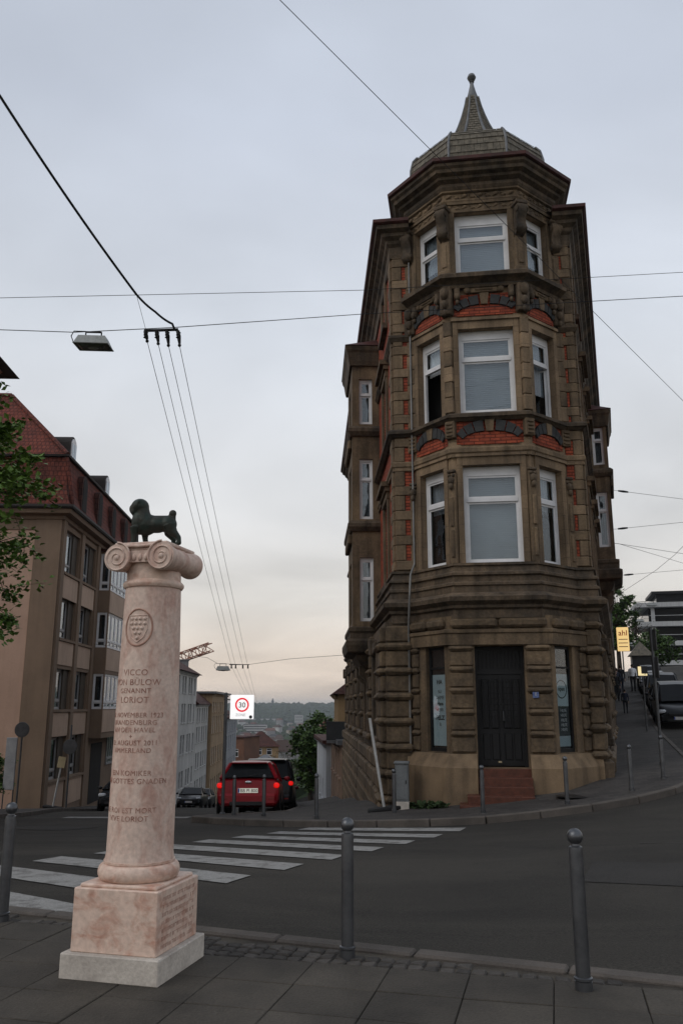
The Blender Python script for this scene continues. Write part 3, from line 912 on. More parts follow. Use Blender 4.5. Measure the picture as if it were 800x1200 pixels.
# ---- corner pilasters of the turret
def corner_frame(i):
    d0 = (U[i] - U[i - 1]).normalized(); d1 = (U[i + 1] - U[i]).normalized()
    d = (d0 + d1).normalized()
    return Matrix(((d.x, -d.y, 0, U[i].x), (d.y, d.x, 0, U[i].y), (0, 0, 1, 0), (0, 0, 0, 1)))
def scroll(poly_r, n=10):
    return [(poly_r * math.cos(2 * math.pi * k / n), poly_r * math.sin(2 * math.pi * k / n)) for k in range(n)]
for i in (2, 3, 4, 5):
    M = corner_frame(i)
    for fl, (z, h) in enumerate(FLOORS):
        zt = z + h
        if fl == 0:
            m = MB(M); m.cbox((0, 0.02, z + h * 0.46), (0.19, 0.2, h * 0.92), 0.015)
            pil = m.build('pilaster', STONE, B)
            m = MB(M)
            m.cbox((0, -0.09, z + h * 0.52), (0.09, 0.05, h * 0.3), 0.02); m.cbox((0, -0.09, z + h * 0.2), (0.08, 0.05, h * 0.28), 0.02)
            m.build('carved_strip', STONE, pil)
            m = MB(M)
            m.ball((0, -0.1, zt - 0.36), (0.085, 0.07, 0.1), 10); m.ball((0, -0.12, zt - 0.5), (0.06, 0.05, 0.08), 8)
            m.ball((-0.05, -0.09, zt - 0.24), 0.045, 8); m.ball((0.05, -0.09, zt - 0.24), 0.045, 8); m.cbox((0, -0.06, zt - 0.14), (0.2, 0.1, 0.07), 0.015)
            m.build('carved_head', STONE_D, pil, smooth=50)
        elif fl == 1:
            nz = 6
            for k in range(nz):
                m = MB(M); hh = (h + 0.2) / nz
                m.cbox((0, 0.02, z + hh * (k + 0.5)), (0.2 if k % 2 else 0.22, 0.22, hh - 0.012), 0.015)
                m.build('pilaster_block', STONE if k % 2 else STONE_L, B)
        else:
            m = MB(M); m.cbox((0, 0.02, z + 0.45), (0.26, 0.2, 0.9), 0.02)
            m.cbox((0, -0.09, z + 0.5), (0.13, 0.03, 0.6), 0.012)
            m.cbox((0, 0.0, z + 0.05), (0.31, 0.27, 0.12), 0.02)
            pil = m.build('pilaster', STONE, B)
            # S-shaped console
            m = MB(M)
            pr = [(0.02, 0.95), (-0.1, 0.98), (-0.16, 1.05), (-0.17, 1.14), (-0.13, 1.24), (-0.15, 1.36), (-0.22, 1.46), (-0.25, 1.58), (-0.22, 1.68), (-0.1, 1.7), (0.02, 1.7)]
            n = len(pr)
            vs = [(-0.12, p[0] - 0.06, z + p[1]) for p in pr] + [(0.12, p[0] - 0.06, z + p[1]) for p in pr]
            m.add(vs, [tuple(range(n)), tuple(range(n, 2 * n))[::-1]] + [(a, n + a, n + (a + 1) % n, (a + 1) % n) for a in range(n)])
            for sx in (-1, 1):
                m.lathe([(0.085, -0.02), (0.085, 0.02), (0.04, 0.03)], 12, (sx * 0.12, -0.24, z + 1.57), 'X')
                m.lathe([(0.055, -0.02), (0.055, 0.02), (0.02, 0.03)], 12, (sx * 0.12, -0.17, z + 1.09), 'X')
            m.cbox((0, -0.1, z + 1.75), (0.32, 0.36, 0.1), 0.02)
            m.build('scroll_console', STONE_D, pil, smooth=40)
    # consoles under the top balcony ledge
    m = MB(M)
    m.cbox((0, -0.02, 11.1), (0.3, 0.24, 0.72), 0.03)
    m.ball((0, -0.16, 11.28), (0.12, 0.1, 0.16), 10); m.ball((0, -0.15, 11.0), (0.09, 0.08, 0.12), 10); m.ball((0, -0.13, 10.8), (0.06, 0.06, 0.09), 8)
    m.build('console', STONE_D, B, smooth=50)
    m = MB(M); m.cbox((0, 0.0, 7.86), (0.24, 0.2, 0.42), 0.02)
    for k in range(4): m.cbox((0, -0.11, 7.72 + 0.09 * k), (0.15, 0.04, 0.05), 0.01)
    m.build('console', STONE, B)
# carved panels under the top windows and paired carved consoles
for si in (2, 3, 4):
    M, L = seg_frame(U[si], U[si + 1])
    m = MB(M); w = L * 0.3
    m.cbox((0, -0.05, 11.37), (w * 1.25, 0.08, 0.15), 0.02); m.cbox((0, -0.09, 11.37), (w * 0.8, 0.06, 0.06), 0.02)
    m.ball((-w * 0.75, -0.06, 11.37), (0.09, 0.07, 0.09), 8); m.ball((w * 0.75, -0.06, 11.37), (0.09, 0.07, 0.09), 8)
    m.build('carved_panel', STONE, B, smooth=40)
    for sx in (-1, 1):
        xx = sx * (L / 2 - 0.24)
        m = MB(M); m.cbox((xx, -0.06, 11.28), (0.14, 0.16, 0.3), 0.025); m.ball((xx, -0.13, 11.2), (0.07, 0.06, 0.09), 8); m.ball((xx, -0.1, 11.06), (0.05, 0.05, 0.07), 8)
        m.build('small_console', STONE_D, B, smooth=50)

# ---- string courses and cornices that run round the whole front
def course(name, path, prof, mat=None, closed=False):
    m = MB(); m.sweep(path, prof, closed); return m.build(name, mat or STONE, B)
course('belt_cornice', U, [(-0.1, 3.5), (0.13, 3.5), (0.13, 3.68), (0.2, 3.72), (0.2, 3.78), (0.33, 3.86), (0.35, 3.95), (0.24, 4.03), (0.15, 4.06), (0.15, 4.2), (0.19, 4.22), (0.19, 4.27), (0.12, 4.31), (0.12, 4.42), (0.18, 4.45), (0.18, 4.5), (0.09, 4.54), (0.075, 4.66), (0.12, 4.67), (0.12, 4.725), (-0.1, 4.74)], STONE_D)
course('lintel_course', U, [(-0.05, 7.2), (0.055, 7.2), (0.055, 7.28), (0.085, 7.31), (0.085, 7.4), (0.05, 7.44), (-0.05, 7.44)], STONE)
course('sill_course', U, [(-0.05, 8.06), (0.07, 8.06), (0.13, 8.11), (0.17, 8.13), (0.17, 8.2), (0.06, 8.265), (-0.05, 8.265)], STONE_D)
course('upper_string_course', [U[0], U[1], U[2]], [(-0.05, 10.6), (0.05, 10.6), (0.12, 10.7), (0.12, 10.76), (-0.05, 10.8)], STONE_D)
course('upper_string_course', [U[5], U[6], U[7]], [(-0.05, 10.6), (0.05, 10.6), (0.12, 10.7), (0.12, 10.76), (-0.05, 10.8)], STONE_D)
course('balcony_ledge', TUR, [(-0.05, 11.42), (0.12, 11.42), (0.14, 11.5), (0.24, 11.56), (0.33, 11.6), (0.34, 11.69), (0.28, 11.74), (0.05, 11.8), (-0.05, 11.8)], STONE_D)
course('frieze_moulding', OCT, [(-0.05, 13.74), (0.06, 13.74), (0.09, 13.8), (0.09, 13.84), (0.03, 13.86), (0.03, 14.02), (0.09, 14.05), (0.09, 14.1), (-0.05, 14.12)], STONE, True)
course('turret_cornice', OCT, [(-0.1, 14.1), (0.1, 14.1), (0.14, 14.17), (0.14, 14.25), (0.25, 14.31), (0.27, 14.37), (0.38, 14.42), (0.4, 14.5), (0.46, 14.55), (0.47, 14.62), (-0.1, 14.7)], STONE_D, True)
course('turret_gutter', OCT, [(0.36, 14.64), (0.49, 14.625), (0.54, 14.65), (0.55, 14.73), (0.51, 14.75), (0.1, 14.78)], COPPER, True)
MAINC = [(-0.1, 12.95), (0.05, 12.95), (0.07, 13.05), (0.07, 13.25), (0.14, 13.32), (0.16, 13.4), (0.26, 13.48), (0.28, 13.56), (0.4, 13.62), (0.42, 13.72), (-0.1, 13.76)]
for nm, path in (('main_cornice', U[:3]), ('main_cornice', U[5:])):
    course(nm, path, MAINC, STONE_D)
    course('main_gutter', path, [(0.3, 13.73), (0.44, 13.725), (0.5, 13.76), (0.51, 13.84), (0.3, 13.86)], COPPER)
# carved relief in the frieze
for i in (0, 1, 2):
    M, L = seg_frame(OCT[i], OCT[i + 1])
    n = int(L / 0.19)
    for zc, hgt in ((13.94, 0.05), (13.63, 0.045)):
        m = MB(M)
        for k in range(n):
            x = -L / 2 + 0.12 + (L - 0.24) * k / (n - 1)
            m.ball((x, -0.045, zc + 0.02 * (-1) ** k), (0.06, 0.03, hgt), 8)
            m.tube([(x - 0.07, -0.05, zc - 0.04 * (-1) ** k), (x, -0.06, zc), (x + 0.07, -0.05, zc + 0.04 * (-1) ** k)], 0.016, 5)
        stuff(m.build('carved_frieze_relief', STONE, B, smooth=50))
# slender shafts at the turret's rear angles

# ---- quoins: stone blocks and brick panels on the shoulders
def quoins(M, L, brick_left):
    z = 4.76
    k = 0
    while z < 12.9:
        hb, hp = 0.235, 0.375
        skip = any(a < z + 0.1 < b for a, b in ((7.1, 7.45), (8.0, 8.3), (10.5, 10.8)))
        m = MB(M); m.cbox((0, -0.025, z + hb / 2), (L - 0.01, 0.07, hb - 0.012), 0.012); m.build('stone_band', STONE if k % 2 else STONE_L, B)
        z += hb
        bw = L * 0.48
        xb = (-L / 2 + bw / 2) if brick_left else (L / 2 - bw / 2)
        xs_ = (L / 2 - (L - bw) / 2) if brick_left else (-L / 2 + (L - bw) / 2)
        m = MB(M); m.bb(xb - bw / 2 + 0.004, xb + bw / 2 - 0.004, -0.02, 0.0, z, z + hp); m.build('brick_panel', BRICK, B)
        m = MB(M); m.cbox((xs_, -0.015, z + hp / 2), (L - bw - 0.01, 0.075, hp - 0.01), 0.012); m.build('quoin_stone', STONE, B)
        z += hp; k += 1
M, L = seg_frame(U[1], U[2]); quoins(M, L, False)
M, L = seg_frame(U[5], U[6]); quoins(M, L, True)
# the same quoins returning along both streets
for si in (0, 6):
    M, L = seg_frame(U[si], U[si + 1])
    z = 4.76; k = 0
    while z < 12.9:
        for zz, hh, ww in ((z, 0.235, 0.62), (z + 0.235, 0.375, 0.34)):
            xx = (L / 2 - ww / 2 - 0.01) if si == 0 else (-L / 2 + ww / 2 + 0.01)
            m = MB(M); m.cbox((xx, -0.02, zz + hh / 2), (ww, 0.07, hh - 0.012), 0.012); m.build('quoin_stone', STONE, B)
        z += 0.61

# ---- oriels on the two street facades
def oriel(si, s0, width, proj):
    M, L = seg_frame(U[si], U[si + 1])
    sg = -1 if si == 0 else 1
    x_near = L / 2 - s0 if si == 0 else -L / 2 + s0
    xa, xb = (x_near - width, x_near) if si == 0 else (x_near, x_near + width)
    path = [(xa, 0), (xa, -proj), (xb, -proj), (xb, 0)]
    Z0, Z1 = (3.75 if si == 0 else 6.6), 12.15
    for a, b, tag_ in ((path[0], path[1], 'cheek'), (path[1], path[2], 'front'), (path[2], path[3], 'cheek')):
        Ms, Ls = seg_frame(a, b); Mf = M @ Ms
        hw = 0.2 if tag_ == 'cheek' else 0.55
        holes = []
        for (z, h) in ((4.9, 2.0), (8.35, 1.9), (11.0, 0.0)):
            if h == 0: continue
            holes.append((-hw, hw, z, z + h))
        holes = [(-hw, hw, 4.0, 5.85), (-hw, hw, 7.0, 8.85), (-hw, hw, 9.95, 11.4)] if si == 0 else [(-hw, hw, 7.25, 9.3), (-hw, hw, 10.35, 11.8)]
        m = MB(Mf); wall_panel(m, Ls, Z0, Z1, holes, 0.15); m.build('oriel_wall', STONE, B)
        for hx0, hx1, hz0, hz1 in holes:
            make_window(B, Mf, 0, hz0, hx1 - hx0, hz1 - hz0, 0.08, 0.66, fw=0.06 if tag_ == 'front' else 0.05, head=0.03, blind=(1.0, CURTAIN))
    Mi = MB(M); Mi.bb(xa + 0.25, xb - 0.25, -proj + 0.3, 0.1, Z0, Z1); Mi.build('oriel_interior', DARKIN, B)
    def crs(nm, prof, mat):
        m = MB(M); m.sweep(path, prof); m.build(nm, mat, B)
    for zz in ((6.85, 9.78) if si == 0 else (10.1,)):
        crs('oriel_course', [(-0.05, zz - 0.22), (0.06, zz - 0.22), (0.14, zz - 0.1), (0.14, zz), (0.04, zz + 0.1), (-0.05, zz + 0.1)], STONE_D)
        m = MB(M); m.cbox(((xa + xb) / 2, -proj - 0.06, zz - 0.4), (width * 0.8, 0.12, 0.28), 0.03); m.build('oriel_panel', STONE, B)
    crs('oriel_cornice', [(-0.05, 11.82), (0.07, 11.82), (0.1, 11.95), (0.12, 12.1), (0.14, 12.22), (0.18, 12.3), (0.2, 12.42), (-0.1, 12.46)], STONE_D)
    # corbel below, stepping in
    dz = -0.75 if si == 0 else 2.2
    crs('oriel_corbel', [(a_, b_ + dz) for a_, b_ in [(-proj * 0.9, 2.95), (-proj * 0.75, 3.1), (-proj * 0.62, 3.2), (-proj * 0.62, 3.32), (-proj * 0.3, 3.52), (-0.12, 3.7), (-0.1, 3.8), (0.15, 3.88), (0.2, 4.05), (0.2, 4.18), (0.08, 4.25), (0.08, 4.4), (0.12, 4.46), (0.12, 4.56), (0, 4.6)]], STONE_D)
    for k in range(2):
        xx = xa + width * (0.22 + 0.56 * k)
        m = MB(M)
        pr = [(a_, b_ + dz) for a_, b_ in [(0.0, 2.5), (-0.1, 2.6), (-0.16, 2.75), (-0.3, 2.9), (-0.42, 3.05), (-proj * 0.75, 3.25), (-proj * 0.75, 3.5), (0, 3.5)]]
        n = len(pr)
        m.add([(xx - 0.14, p[0], p[1]) for p in pr] + [(xx + 0.14, p[0], p[1]) for p in pr], [tuple(range(n)), tuple(range(n, 2 * n))[::-1]] + [(a, n + a, n + (a + 1) % n, (a + 1) % n) for a in range(n)])
        m.build('oriel_bracket', STONE_D, B)
    # hipped cap
    m = MB(M)
    e = 0.22
    m.add([(xa - e, -proj - e, 12.44), (xb + e, -proj - e, 12.44), (xb + e, 0.05, 12.44), (xa - e, 0.05, 12.44), (xa + 0.5, 0.05, 12.95), (xb - 0.5, 0.05, 12.95)],
          [(0, 1, 5, 4), (1, 2, 5), (0, 4, 3), (0, 3, 2, 1), (2, 3, 4, 5)])
    m.build('oriel_roof', COPPER, B)
oriel(0, 4.35, 2.6, 0.82)
oriel(6, 11.3, 2.6, 0.66)

# ---- main roof and turret roof
MB().add([(*(U[0] + Vector((-0.4, 0))), 13.8), (*(U[1] + Vector((-0.4, -0.3))), 13.8), (*(U[6] + Vector((0.4, -0.3))), 13.8), (*(U[7] + Vector((0.4, 0))), 13.8),
          (0.0, 22, 16.6), (0, 4.6, 14.9)],
         [(0, 1, 5, 4), (1, 2, 5), (2, 3, 4, 5), (0, 4, 3), (0, 3, 2, 1)]).build('main_roof', SLATE, B)
TC = Vector((0, 1.9))
def ring8(ap, z):
    """octagon corners with the flat face to the front"""
    r = ap / math.cos(math.pi / 8)
    return [(TC.x + r * math.sin(math.pi / 8 + k * math.pi / 4), TC.y - r * math.cos(math.pi / 8 + k * math.pi / 4), z) for k in range(8)]
prof = [(1.66, 14.76), (1.72, 14.96), (1.74, 15.25), (1.725, 15.64), (1.66, 15.93), (1.55, 16.08)]
spire = [(1.55, 16.08), (1.0, 16.12), (0.88, 16.28), (0.7, 16.62), (0.54, 16.96), (0.41, 17.3), (0.305, 17.64), (0.22, 17.98), (0.16, 18.3)]
def lin(prof_, t):
    s = t * (len(prof_) - 1); i = min(int(s), len(prof_) - 2); a = s - i
    return tuple(prof_[i][k] + (prof_[i + 1][k] - prof_[i][k]) * a for k in (0, 1))
deck = MB()
rings = [ring8(a - 0.03, z) for a, z in prof + spire[1:]]
vs = [p for r in rings for p in r]
fs = [(i * 8 + k, i * 8 + (k + 1) % 8, (i + 1) * 8 + (k + 1) % 8, (i + 1) * 8 + k) for i in range(len(rings) - 1) for k in range(8)]
deck.add(vs, fs + [tuple(range(8))[::-1], tuple(range(len(vs) - 8, len(vs)))])
dome = deck.build('turret_roof', SLATE, B)
# individual slate shingles, overlapping courses
sh = [MB() for _ in range(1)][0]
def shingle_zone(pf, courses, wid):
    for c in range(courses):
        t0, t1 = c / courses, min(1, (c + 1.25) / courses)
        a0, z0 = lin(pf, t0); a1, z1 = lin(pf, t1)
        for k in range(8):
            r0, r1 = ring8(a0 + 0.022, z0), ring8(a1 + 0.004, z1)
            A, Bq = Vector(r0[k]), Vector(r0[(k + 1) % 8]); Cq, D = Vector(r1[(k + 1) % 8]), Vector(r1[k])
            n = max(1, round((Bq - A).length / wid))
            off = 0.5 / n if c % 2 else 0
            for i in range(-1 if off else 0, n):
                u0, u1 = max(0, i / n + off), min(1, (i + 1) / n + off)
                if u1 - u0 < 0.15 / n: continue
                g = 0.006 / max(0.05, (Bq - A).length)
                j = random.uniform(-0.004, 0.004)
                nrm = ((Bq - A).cross(D - A)).normalized() * (0.004 + j)
                q = [A.lerp(Bq, u0 + g) + nrm, A.lerp(Bq, u1 - g) + nrm, D.lerp(Cq, u1 - g), D.lerp(Cq, u0 + g)]
                sh.add(q + [p - nrm.normalized() * 0.012 for p in q[:2]], [(0, 1, 2, 3), (0, 4, 5, 1)])
shingle_zone(prof, 9, 0.17)
shingle_zone(spire[2:], 20, 0.12)
sho = sh.build('slate_shingle_covering', pmat('slate_shingle_piece', (0.18, 0.158, 0.122), (0.09, 0.08, 0.064), scale=7, bscale=45, bump=0.2, rough=0.7, fine=0.3, spec=0.2), dome, fix=False)
stuff(sho)
hips = MB()
for k in range(8):
    hips.tube([ring8(a + 0.012, z)[k] for a, z in prof], 0.035, 6)
    hips.tube([ring8(a + 0.006, z)[k] for a, z in spire[1:]], [0.045, 0.045, 0.042, 0.04, 0.036, 0.032, 0.028, 0.024], 6)
hips.build('hip_flashing', LEAD, dome)
m = MB(Matrix.Translation((TC.x, TC.y, 0)))
m.lathe([(0.175, 18.24), (0.16, 18.32), (0.11, 18.5), (0.065, 18.7), (0.045, 18.82), (0.07, 18.84), (0.04, 18.88), (0.09, 18.91), (0.125, 18.99), (0.09, 19.08), (0.01, 19.11)], 16)
m.build('finial', LEAD, B, smooth=40)

# ---- ground floor
Zg0, Zg1 = -3.2, 3.55
for si in range(7):
    M, L = seg_frame(G[si], G[si + 1])
    m = MB(M)
    if si == 3:
        wall_panel(m, L, 0.3, Zg1, [(-0.53, 0.53, 0.35, 2.9)], 0.45)
        m.build('entrance_wall', STONE, B)
    elif si in (2, 4):
        cx_ = 0.2 if si == 2 else -0.2
        wall_panel(m, L, 0.5, Zg1, [(cx_ - 0.32, cx_ + 0.32, 0.66, 2.9)], 0.3)
        m.build('entrance_wall', STONE, B)
    elif si in (1, 5):
        wall_panel(m, L, -1.5, Zg1, []); m.build('ground_wall', STONE_D, B)
    else:
        holes = []
        for s in ((2.0, 5.6, 9.0, 12.4, 15.8, 19.2) if si == 0 else (2.4, 5.8, 9.2, 12.6, 16, 19.4)):
            xc = L / 2 - s if si == 0 else -L / 2 + s
            holes.append((xc - 0.6, xc + 0.6, 0.9, 2.9))
            make_window(B, M, xc, 0.9, 1.2, 2.0, 0.25, 0.7, paint=IRON)
            m2 = MB(M)
            for sx in (-1, 1): m2.cbox((xc + sx * 0.72, -0.06, 1.9), (0.22, 0.14, 2.1), 0.03)
            m2.cbox((xc, -0.08, 3.05), (1.7, 0.2, 0.28), 0.03); m2.cbox((xc, -0.12, 3.08), (0.24, 0.26, 0.42), 0.03); m2.cbox((xc, -0.07, 0.8), (1.7, 0.18, 0.18), 0.03)
            m2.build('window_surround', STONE_D, B)
        wall_panel(m, L, Zg0, Zg1, holes, 0.35)
        m.build('ground_wall', STONE_D, B)
        # pilastered basement with rough blocks, stepping down with the street
        for r in range(9):
            zc = 0.35 - r * 0.42 if si == 0 else 0.35
            if si == 6 and r > 0: break
            x = -L / 2 + 0.3
            nrow = 0
            while x < L / 2 - 0.7:
                w = 1.35
                xw = x + (0.65 if r % 2 else 0)
                gx = (M @ Vector((xw, 0, 0)))
                if xw + w < L / 2 - 0.4:
                    m3 = MB(M); m3.cbox((xw + w / 2, -0.07, zc), (w - 0.04, 0.2, 0.38), 0.06, 0.012); m3.build('rustic_block', RUSTIC, B)
                x += w
# rusticated piers on the shoulders
def rustic_pier(M, L, z0, z1, wrap=0.0):
    z = z0; k = 0
    while z < z1 - 0.12:
        m = MB(M); hb = 0.17
        m.cbox((0, -0.07, z + hb / 2), (L + 0.08, 0.3, hb), 0.07, 0.008); m.build('pillow_band', RUSTIC, B)
        z += hb + 0.012
        hh = min(0.37, z1 - z - 0.01)
        if hh > 0.1:
            m = MB(M); m.cbox((0, -0.03, z + hh / 2), (L - 0.02, 0.2, hh), 0.035, 0.006); m.build('rustic_block', RUSTIC, B)
        z += hh + 0.012; k += 1
M, L = seg_frame(G[1], G[2]); rustic_pier(M, L, -0.5, 3.5)
M, L = seg_frame(G[5], G[6]); rustic_pier(M, L, 0.5, 3.5)
# returns of those piers along the streets
M, L = seg_frame(G[0], G[1]); rustic_pier(M @ Matrix.Translation((L / 2 - 0.45, 0, 0)), 0.9, -0.5, 3.5)
M, L = seg_frame(G[6], G[7]); rustic_pier(M @ Matrix.Translation((-L / 2 + 0.45, 0.1, 0)), 0.9, 0.5, 3.5)
for si in (0, 6):
    M, L = seg_frame(G[si], G[si + 1])
    for s in (3.8, 7.3, 10.7, 14.1, 17.5):
        rustic_pier(M @ Matrix.Translation((L / 2 - s if si == 0 else -L / 2 + s, 0, 0)), 0.55, 0.75, 3.5)
# blocks beside the door and at the outer jambs
Mg, Lg = seg_frame(G[3], G[4])
def block_stack(M, xc, w, z0, z1, n, out=0.0):
    per = (z1 - z0) / n
    for k in range(n):
        zb = z0 + k * per
        hb = per * 0.3
        m = MB(M); m.cbox((xc, 0.0 - out, zb + per - hb / 2), (w + 0.0, 0.22, hb - 0.012), 0.055, 0.006); m.build('pillow_band', RUSTIC, B)
        m = MB(M); m.cbox((xc, 0.03 - out, zb + (per - hb) / 2), (w - 0.03, 0.18, per - hb - 0.012), 0.025, 0.004); m.build('rustic_block', RUSTIC, B)
for sx in (-1, 1):
    block_stack(Mg, sx * 0.82, 0.54, 0.66, 2.92, 5)
M, L = seg_frame(G[2], G[3]); block_stack(M, -L / 2 + 0.17, 0.26, 0.66, 2.92, 5)
M, L = seg_frame(G[4], G[5]); block_stack(M, L / 2 - 0.17, 0.26, 0.66, 2.92, 5)
TG = G[2:6]
course('door_lintel_course', TG, [(-0.1, 2.92), (0.09, 2.92), (0.09, 3.16), (0.12, 3.18), (0.12, 3.24), (0.03, 3.27), (-0.1, 3.27)], STONE)
for si in (2, 3, 4):
    M, L = seg_frame(G[si], G[si + 1])
    n = 2
    for k in range(n):
        w = (L - 0.1) / n
        m = MB(M); m.cbox((-L / 2 + 0.05 + w * (k + 0.5), -0.03, 3.39), (w - 0.03, 0.2, 0.2), 0.05, 0.004); m.build('rustic_block', RUSTIC, B)
# sloped plaster plinth on both sides of the steps
PLP = [(0.26, -1.4), (0.24, 0.36), (0.2, 0.42), (0.06, 0.63), (-0.2, 0.65)]
course('plinth', [G[2] + Vector((-0.12, 0.0)), G[2], G[3], Vector((-0.55, -0.05))], PLP, PLASTER)
course('plinth', [Vector((0.55, -0.05)), G[4], G[5], G[6] + Vector((-0.1, 0))], PLP, PLASTER)
course('plinth', [G[0], G[1], G[2] + Vector((-0.14, 0))], [(0.15, -3.6), (0.15, -0.62), (0.05, -0.52), (-0.1, -0.5)], PLASTER)
course('plinth', [G[6] + Vector((-0.1, 0)), G[6], G[7]], [(0.14, -0.6), (0.14, 0.42), (0.04, 0.5), (-0.1, 0.52)], STONE_D)
# entrance steps of red stone
for k in range(5):
    z1 = 0.345 - 0.165 * k
    y1 = 0.1 - 0.2 * k
    xw0 = -0.53 if k < 3 else -0.62 - 0.16 * (k - 2)
    m = MB(Mg); m.cbox(((xw0 + 0.56) / 2, (0.45 + y1 - 0.2) / 2 - (0.0), z1 - 0.4), (0.56 - xw0, 0.45 - y1 + 0.2, 0.8), 0.012)
    m.build('step', STEPM, B)
# iron grille door
dm = MB(Mg); yd = 0.3
dm.bb(-0.53, -0.46, yd, yd + 0.09, 0.36, 2.9); dm.bb(0.46, 0.53, yd, yd + 0.09, 0.36, 2.9)
dm.bb(-0.46, 0.46, yd + 0.002, yd + 0.088, 2.3, 2.4); dm.bb(-0.46, 0.46, yd + 0.002, yd + 0.088, 2.82, 2.9)
door = dm.build('door', IRON, B)
for sx in (-1, 1):
    l = MB(Mg)
    a, b = sorted((sx * 0.01, sx * 0.455))
    l.bb(a, b, yd + 0.02, yd + 0.06, 0.38, 2.29)
    leaf = l.build('door_leaf', IRON, door)
    p = MB(Mg)
    for za, zb in ((0.5, 1.05), (1.15, 2.2)):
        for xa, xb in ((a + 0.05, (a + b) / 2 - 0.02), ((a + b) / 2 + 0.02, b - 0.05)):
            p.cbox(((xa + xb) / 2, yd + 0.012, (za + zb) / 2), (xb - xa, 0.03, zb - za), 0.012)
    p.bb(min(sx * 0.0, sx * 0.03), max(sx * 0.0, sx * 0.03), yd - 0.012, yd + 0.02, 0.4, 2.28)
    p.build('door_panel', IRON, door)
g = MB(Mg)
for k in range(9):
    z = 1.18 + k * 0.12
    g.tube([(-0.42, yd - 0.012, z), (0.42, yd - 0.012, z)], 0.006, 5)
for k in range(13):
    g.tube([(-0.42 + 0.07 * k, yd - 0.02, 1.16), (-0.42 + 0.07 * k, yd - 0.02, 2.2)], 0.006, 5)
for k in range(12):
    g.tube([(-0.44 + 0.08 * k, yd, 2.42), (-0.44 + 0.08 * k, yd, 2.8)], 0.006, 5)
stuff(g.build('door_grille', IRON, door))
m = MB(Mg); m.tube([(0.045, yd - 0.03, 1.3), (0.045, yd - 0.07, 1.32), (0.045, yd - 0.07, 1.5), (0.045, yd - 0.03, 1.52)], 0.012, 6); m.build('door_handle', STEEL, door)
m = MB(Mg); m.bb(-0.1, 0.02, yd - 0.01, yd, 0.44, 0.475); m.build('letter_slot', pmat('brass', (0.5, 0.42, 0.28), rough=0.4, metal=0.8), door)
MB(Mg).bb(-0.46, 0.46, yd + 0.04, yd + 0.05, 2.4, 2.82).build('transom_panel', IRON, door)
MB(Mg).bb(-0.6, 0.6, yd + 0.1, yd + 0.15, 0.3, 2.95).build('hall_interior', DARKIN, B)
# shop windows beside the door, with posters behind the glass
POST = pmat('poster_paper', (0.40, 0.47, 0.48), (0.34, 0.40, 0.42), scale=2, bump=0, rough=0.6, fine=0.03)
INK = pmat('poster_ink', (0.02, 0.03, 0.03), bump=0)
INKW = pmat('poster_white_print', (0.6, 0.6, 0.58), bump=0)
for si in (2, 4):
    M, L = seg_frame(G[si], G[si + 1])
    M = M @ Matrix.Translation((0.2 if si == 2 else -0.2, 0, 0))
    f = MB(M); y = 0.07
    for sx in (-1, 1): f.bb(sx * 0.275 - 0.025, sx * 0.275 + 0.025, y, y + 0.06, 0.66, 2.9)
    f.bb(-0.25, 0.25, y + 0.002, y + 0.058, 0.66, 0.74); f.bb(-0.25, 0.25, y + 0.002, y + 0.058, 2.84, 2.9); f.bb(-0.25, 0.25, y + 0.004, y + 0.05, 2.42, 2.46)
    win = f.build('shop_window', IRON, B)
    MB(M).bb(-0.25, 0.25, y + 0.02, y + 0.028, 0.74, 2.42).build('pane', GLASS, win)
    MB(M).bb(-0.25, 0.25, y + 0.02, y + 0.028, 2.46, 2.84).build('pane', GLASS, win)
    MB(M).bb(-0.32, 0.32, y + 0.08, y + 0.1, 0.6, 2.95).build('backing', DARKIN, win)
    if si == 2:
        MB(M).bb(-0.245, 0.245, y + 0.045, y + 0.05, 0.78, 2.3).build('poster', POST, win)
        t = MB(M)
        for s_, sz, zz, bo in (('HA', 0.13, 2.1, 0.004), ('SU', 0.1, 1.9, 0), ('DAME', 0.11, 1.77, 0), ('ohne', 0.11, 1.64, 0.004), ('HERR', 0.1, 1.51, 0), ('PELZ', 0.13, 1.33, 0.005), ('B', 0.1, 1.2, 0)):
            text_on(t, s_, sz, -0.01, y + 0.041, zz, 0.001, bold=bo)
        t.build('poster_lettering', INK, win)
    else:
        MB(M).bb(-0.245, 0.245, y + 0.045, y + 0.05, 0.78, 2.3).build('poster', POST, win)
        t = MB(M)
        n = 28
        for a in range(n):
            a0, a1 = 2 * math.pi * a / n, 2 * math.pi * (a + 1) / n
            t.add([(0.0 + r * math.cos(an), y + 0.041, 1.98 + r * math.sin(an)) for r, an in ((0.2, a0), (0.2, a1), (0.175, a1), (0.175, a0))], [(0, 1, 2, 3)])
        text_on(t, 'open', 0.12, 0, y + 0.041, 1.95, 0.001, bold=0.003)
        t.bb(-0.2, 0.24, y + 0.038, y + 0.042, 1.0, 1.62)
        t.build('poster_lettering', INK, win)
        t = MB(M)
        for k in range(5): text_on(t, 'HILFE', 0.09, 0.02, y + 0.034, 1.1 + 0.1 * k, 0.001)
        t.build('poster_print', INKW, win)
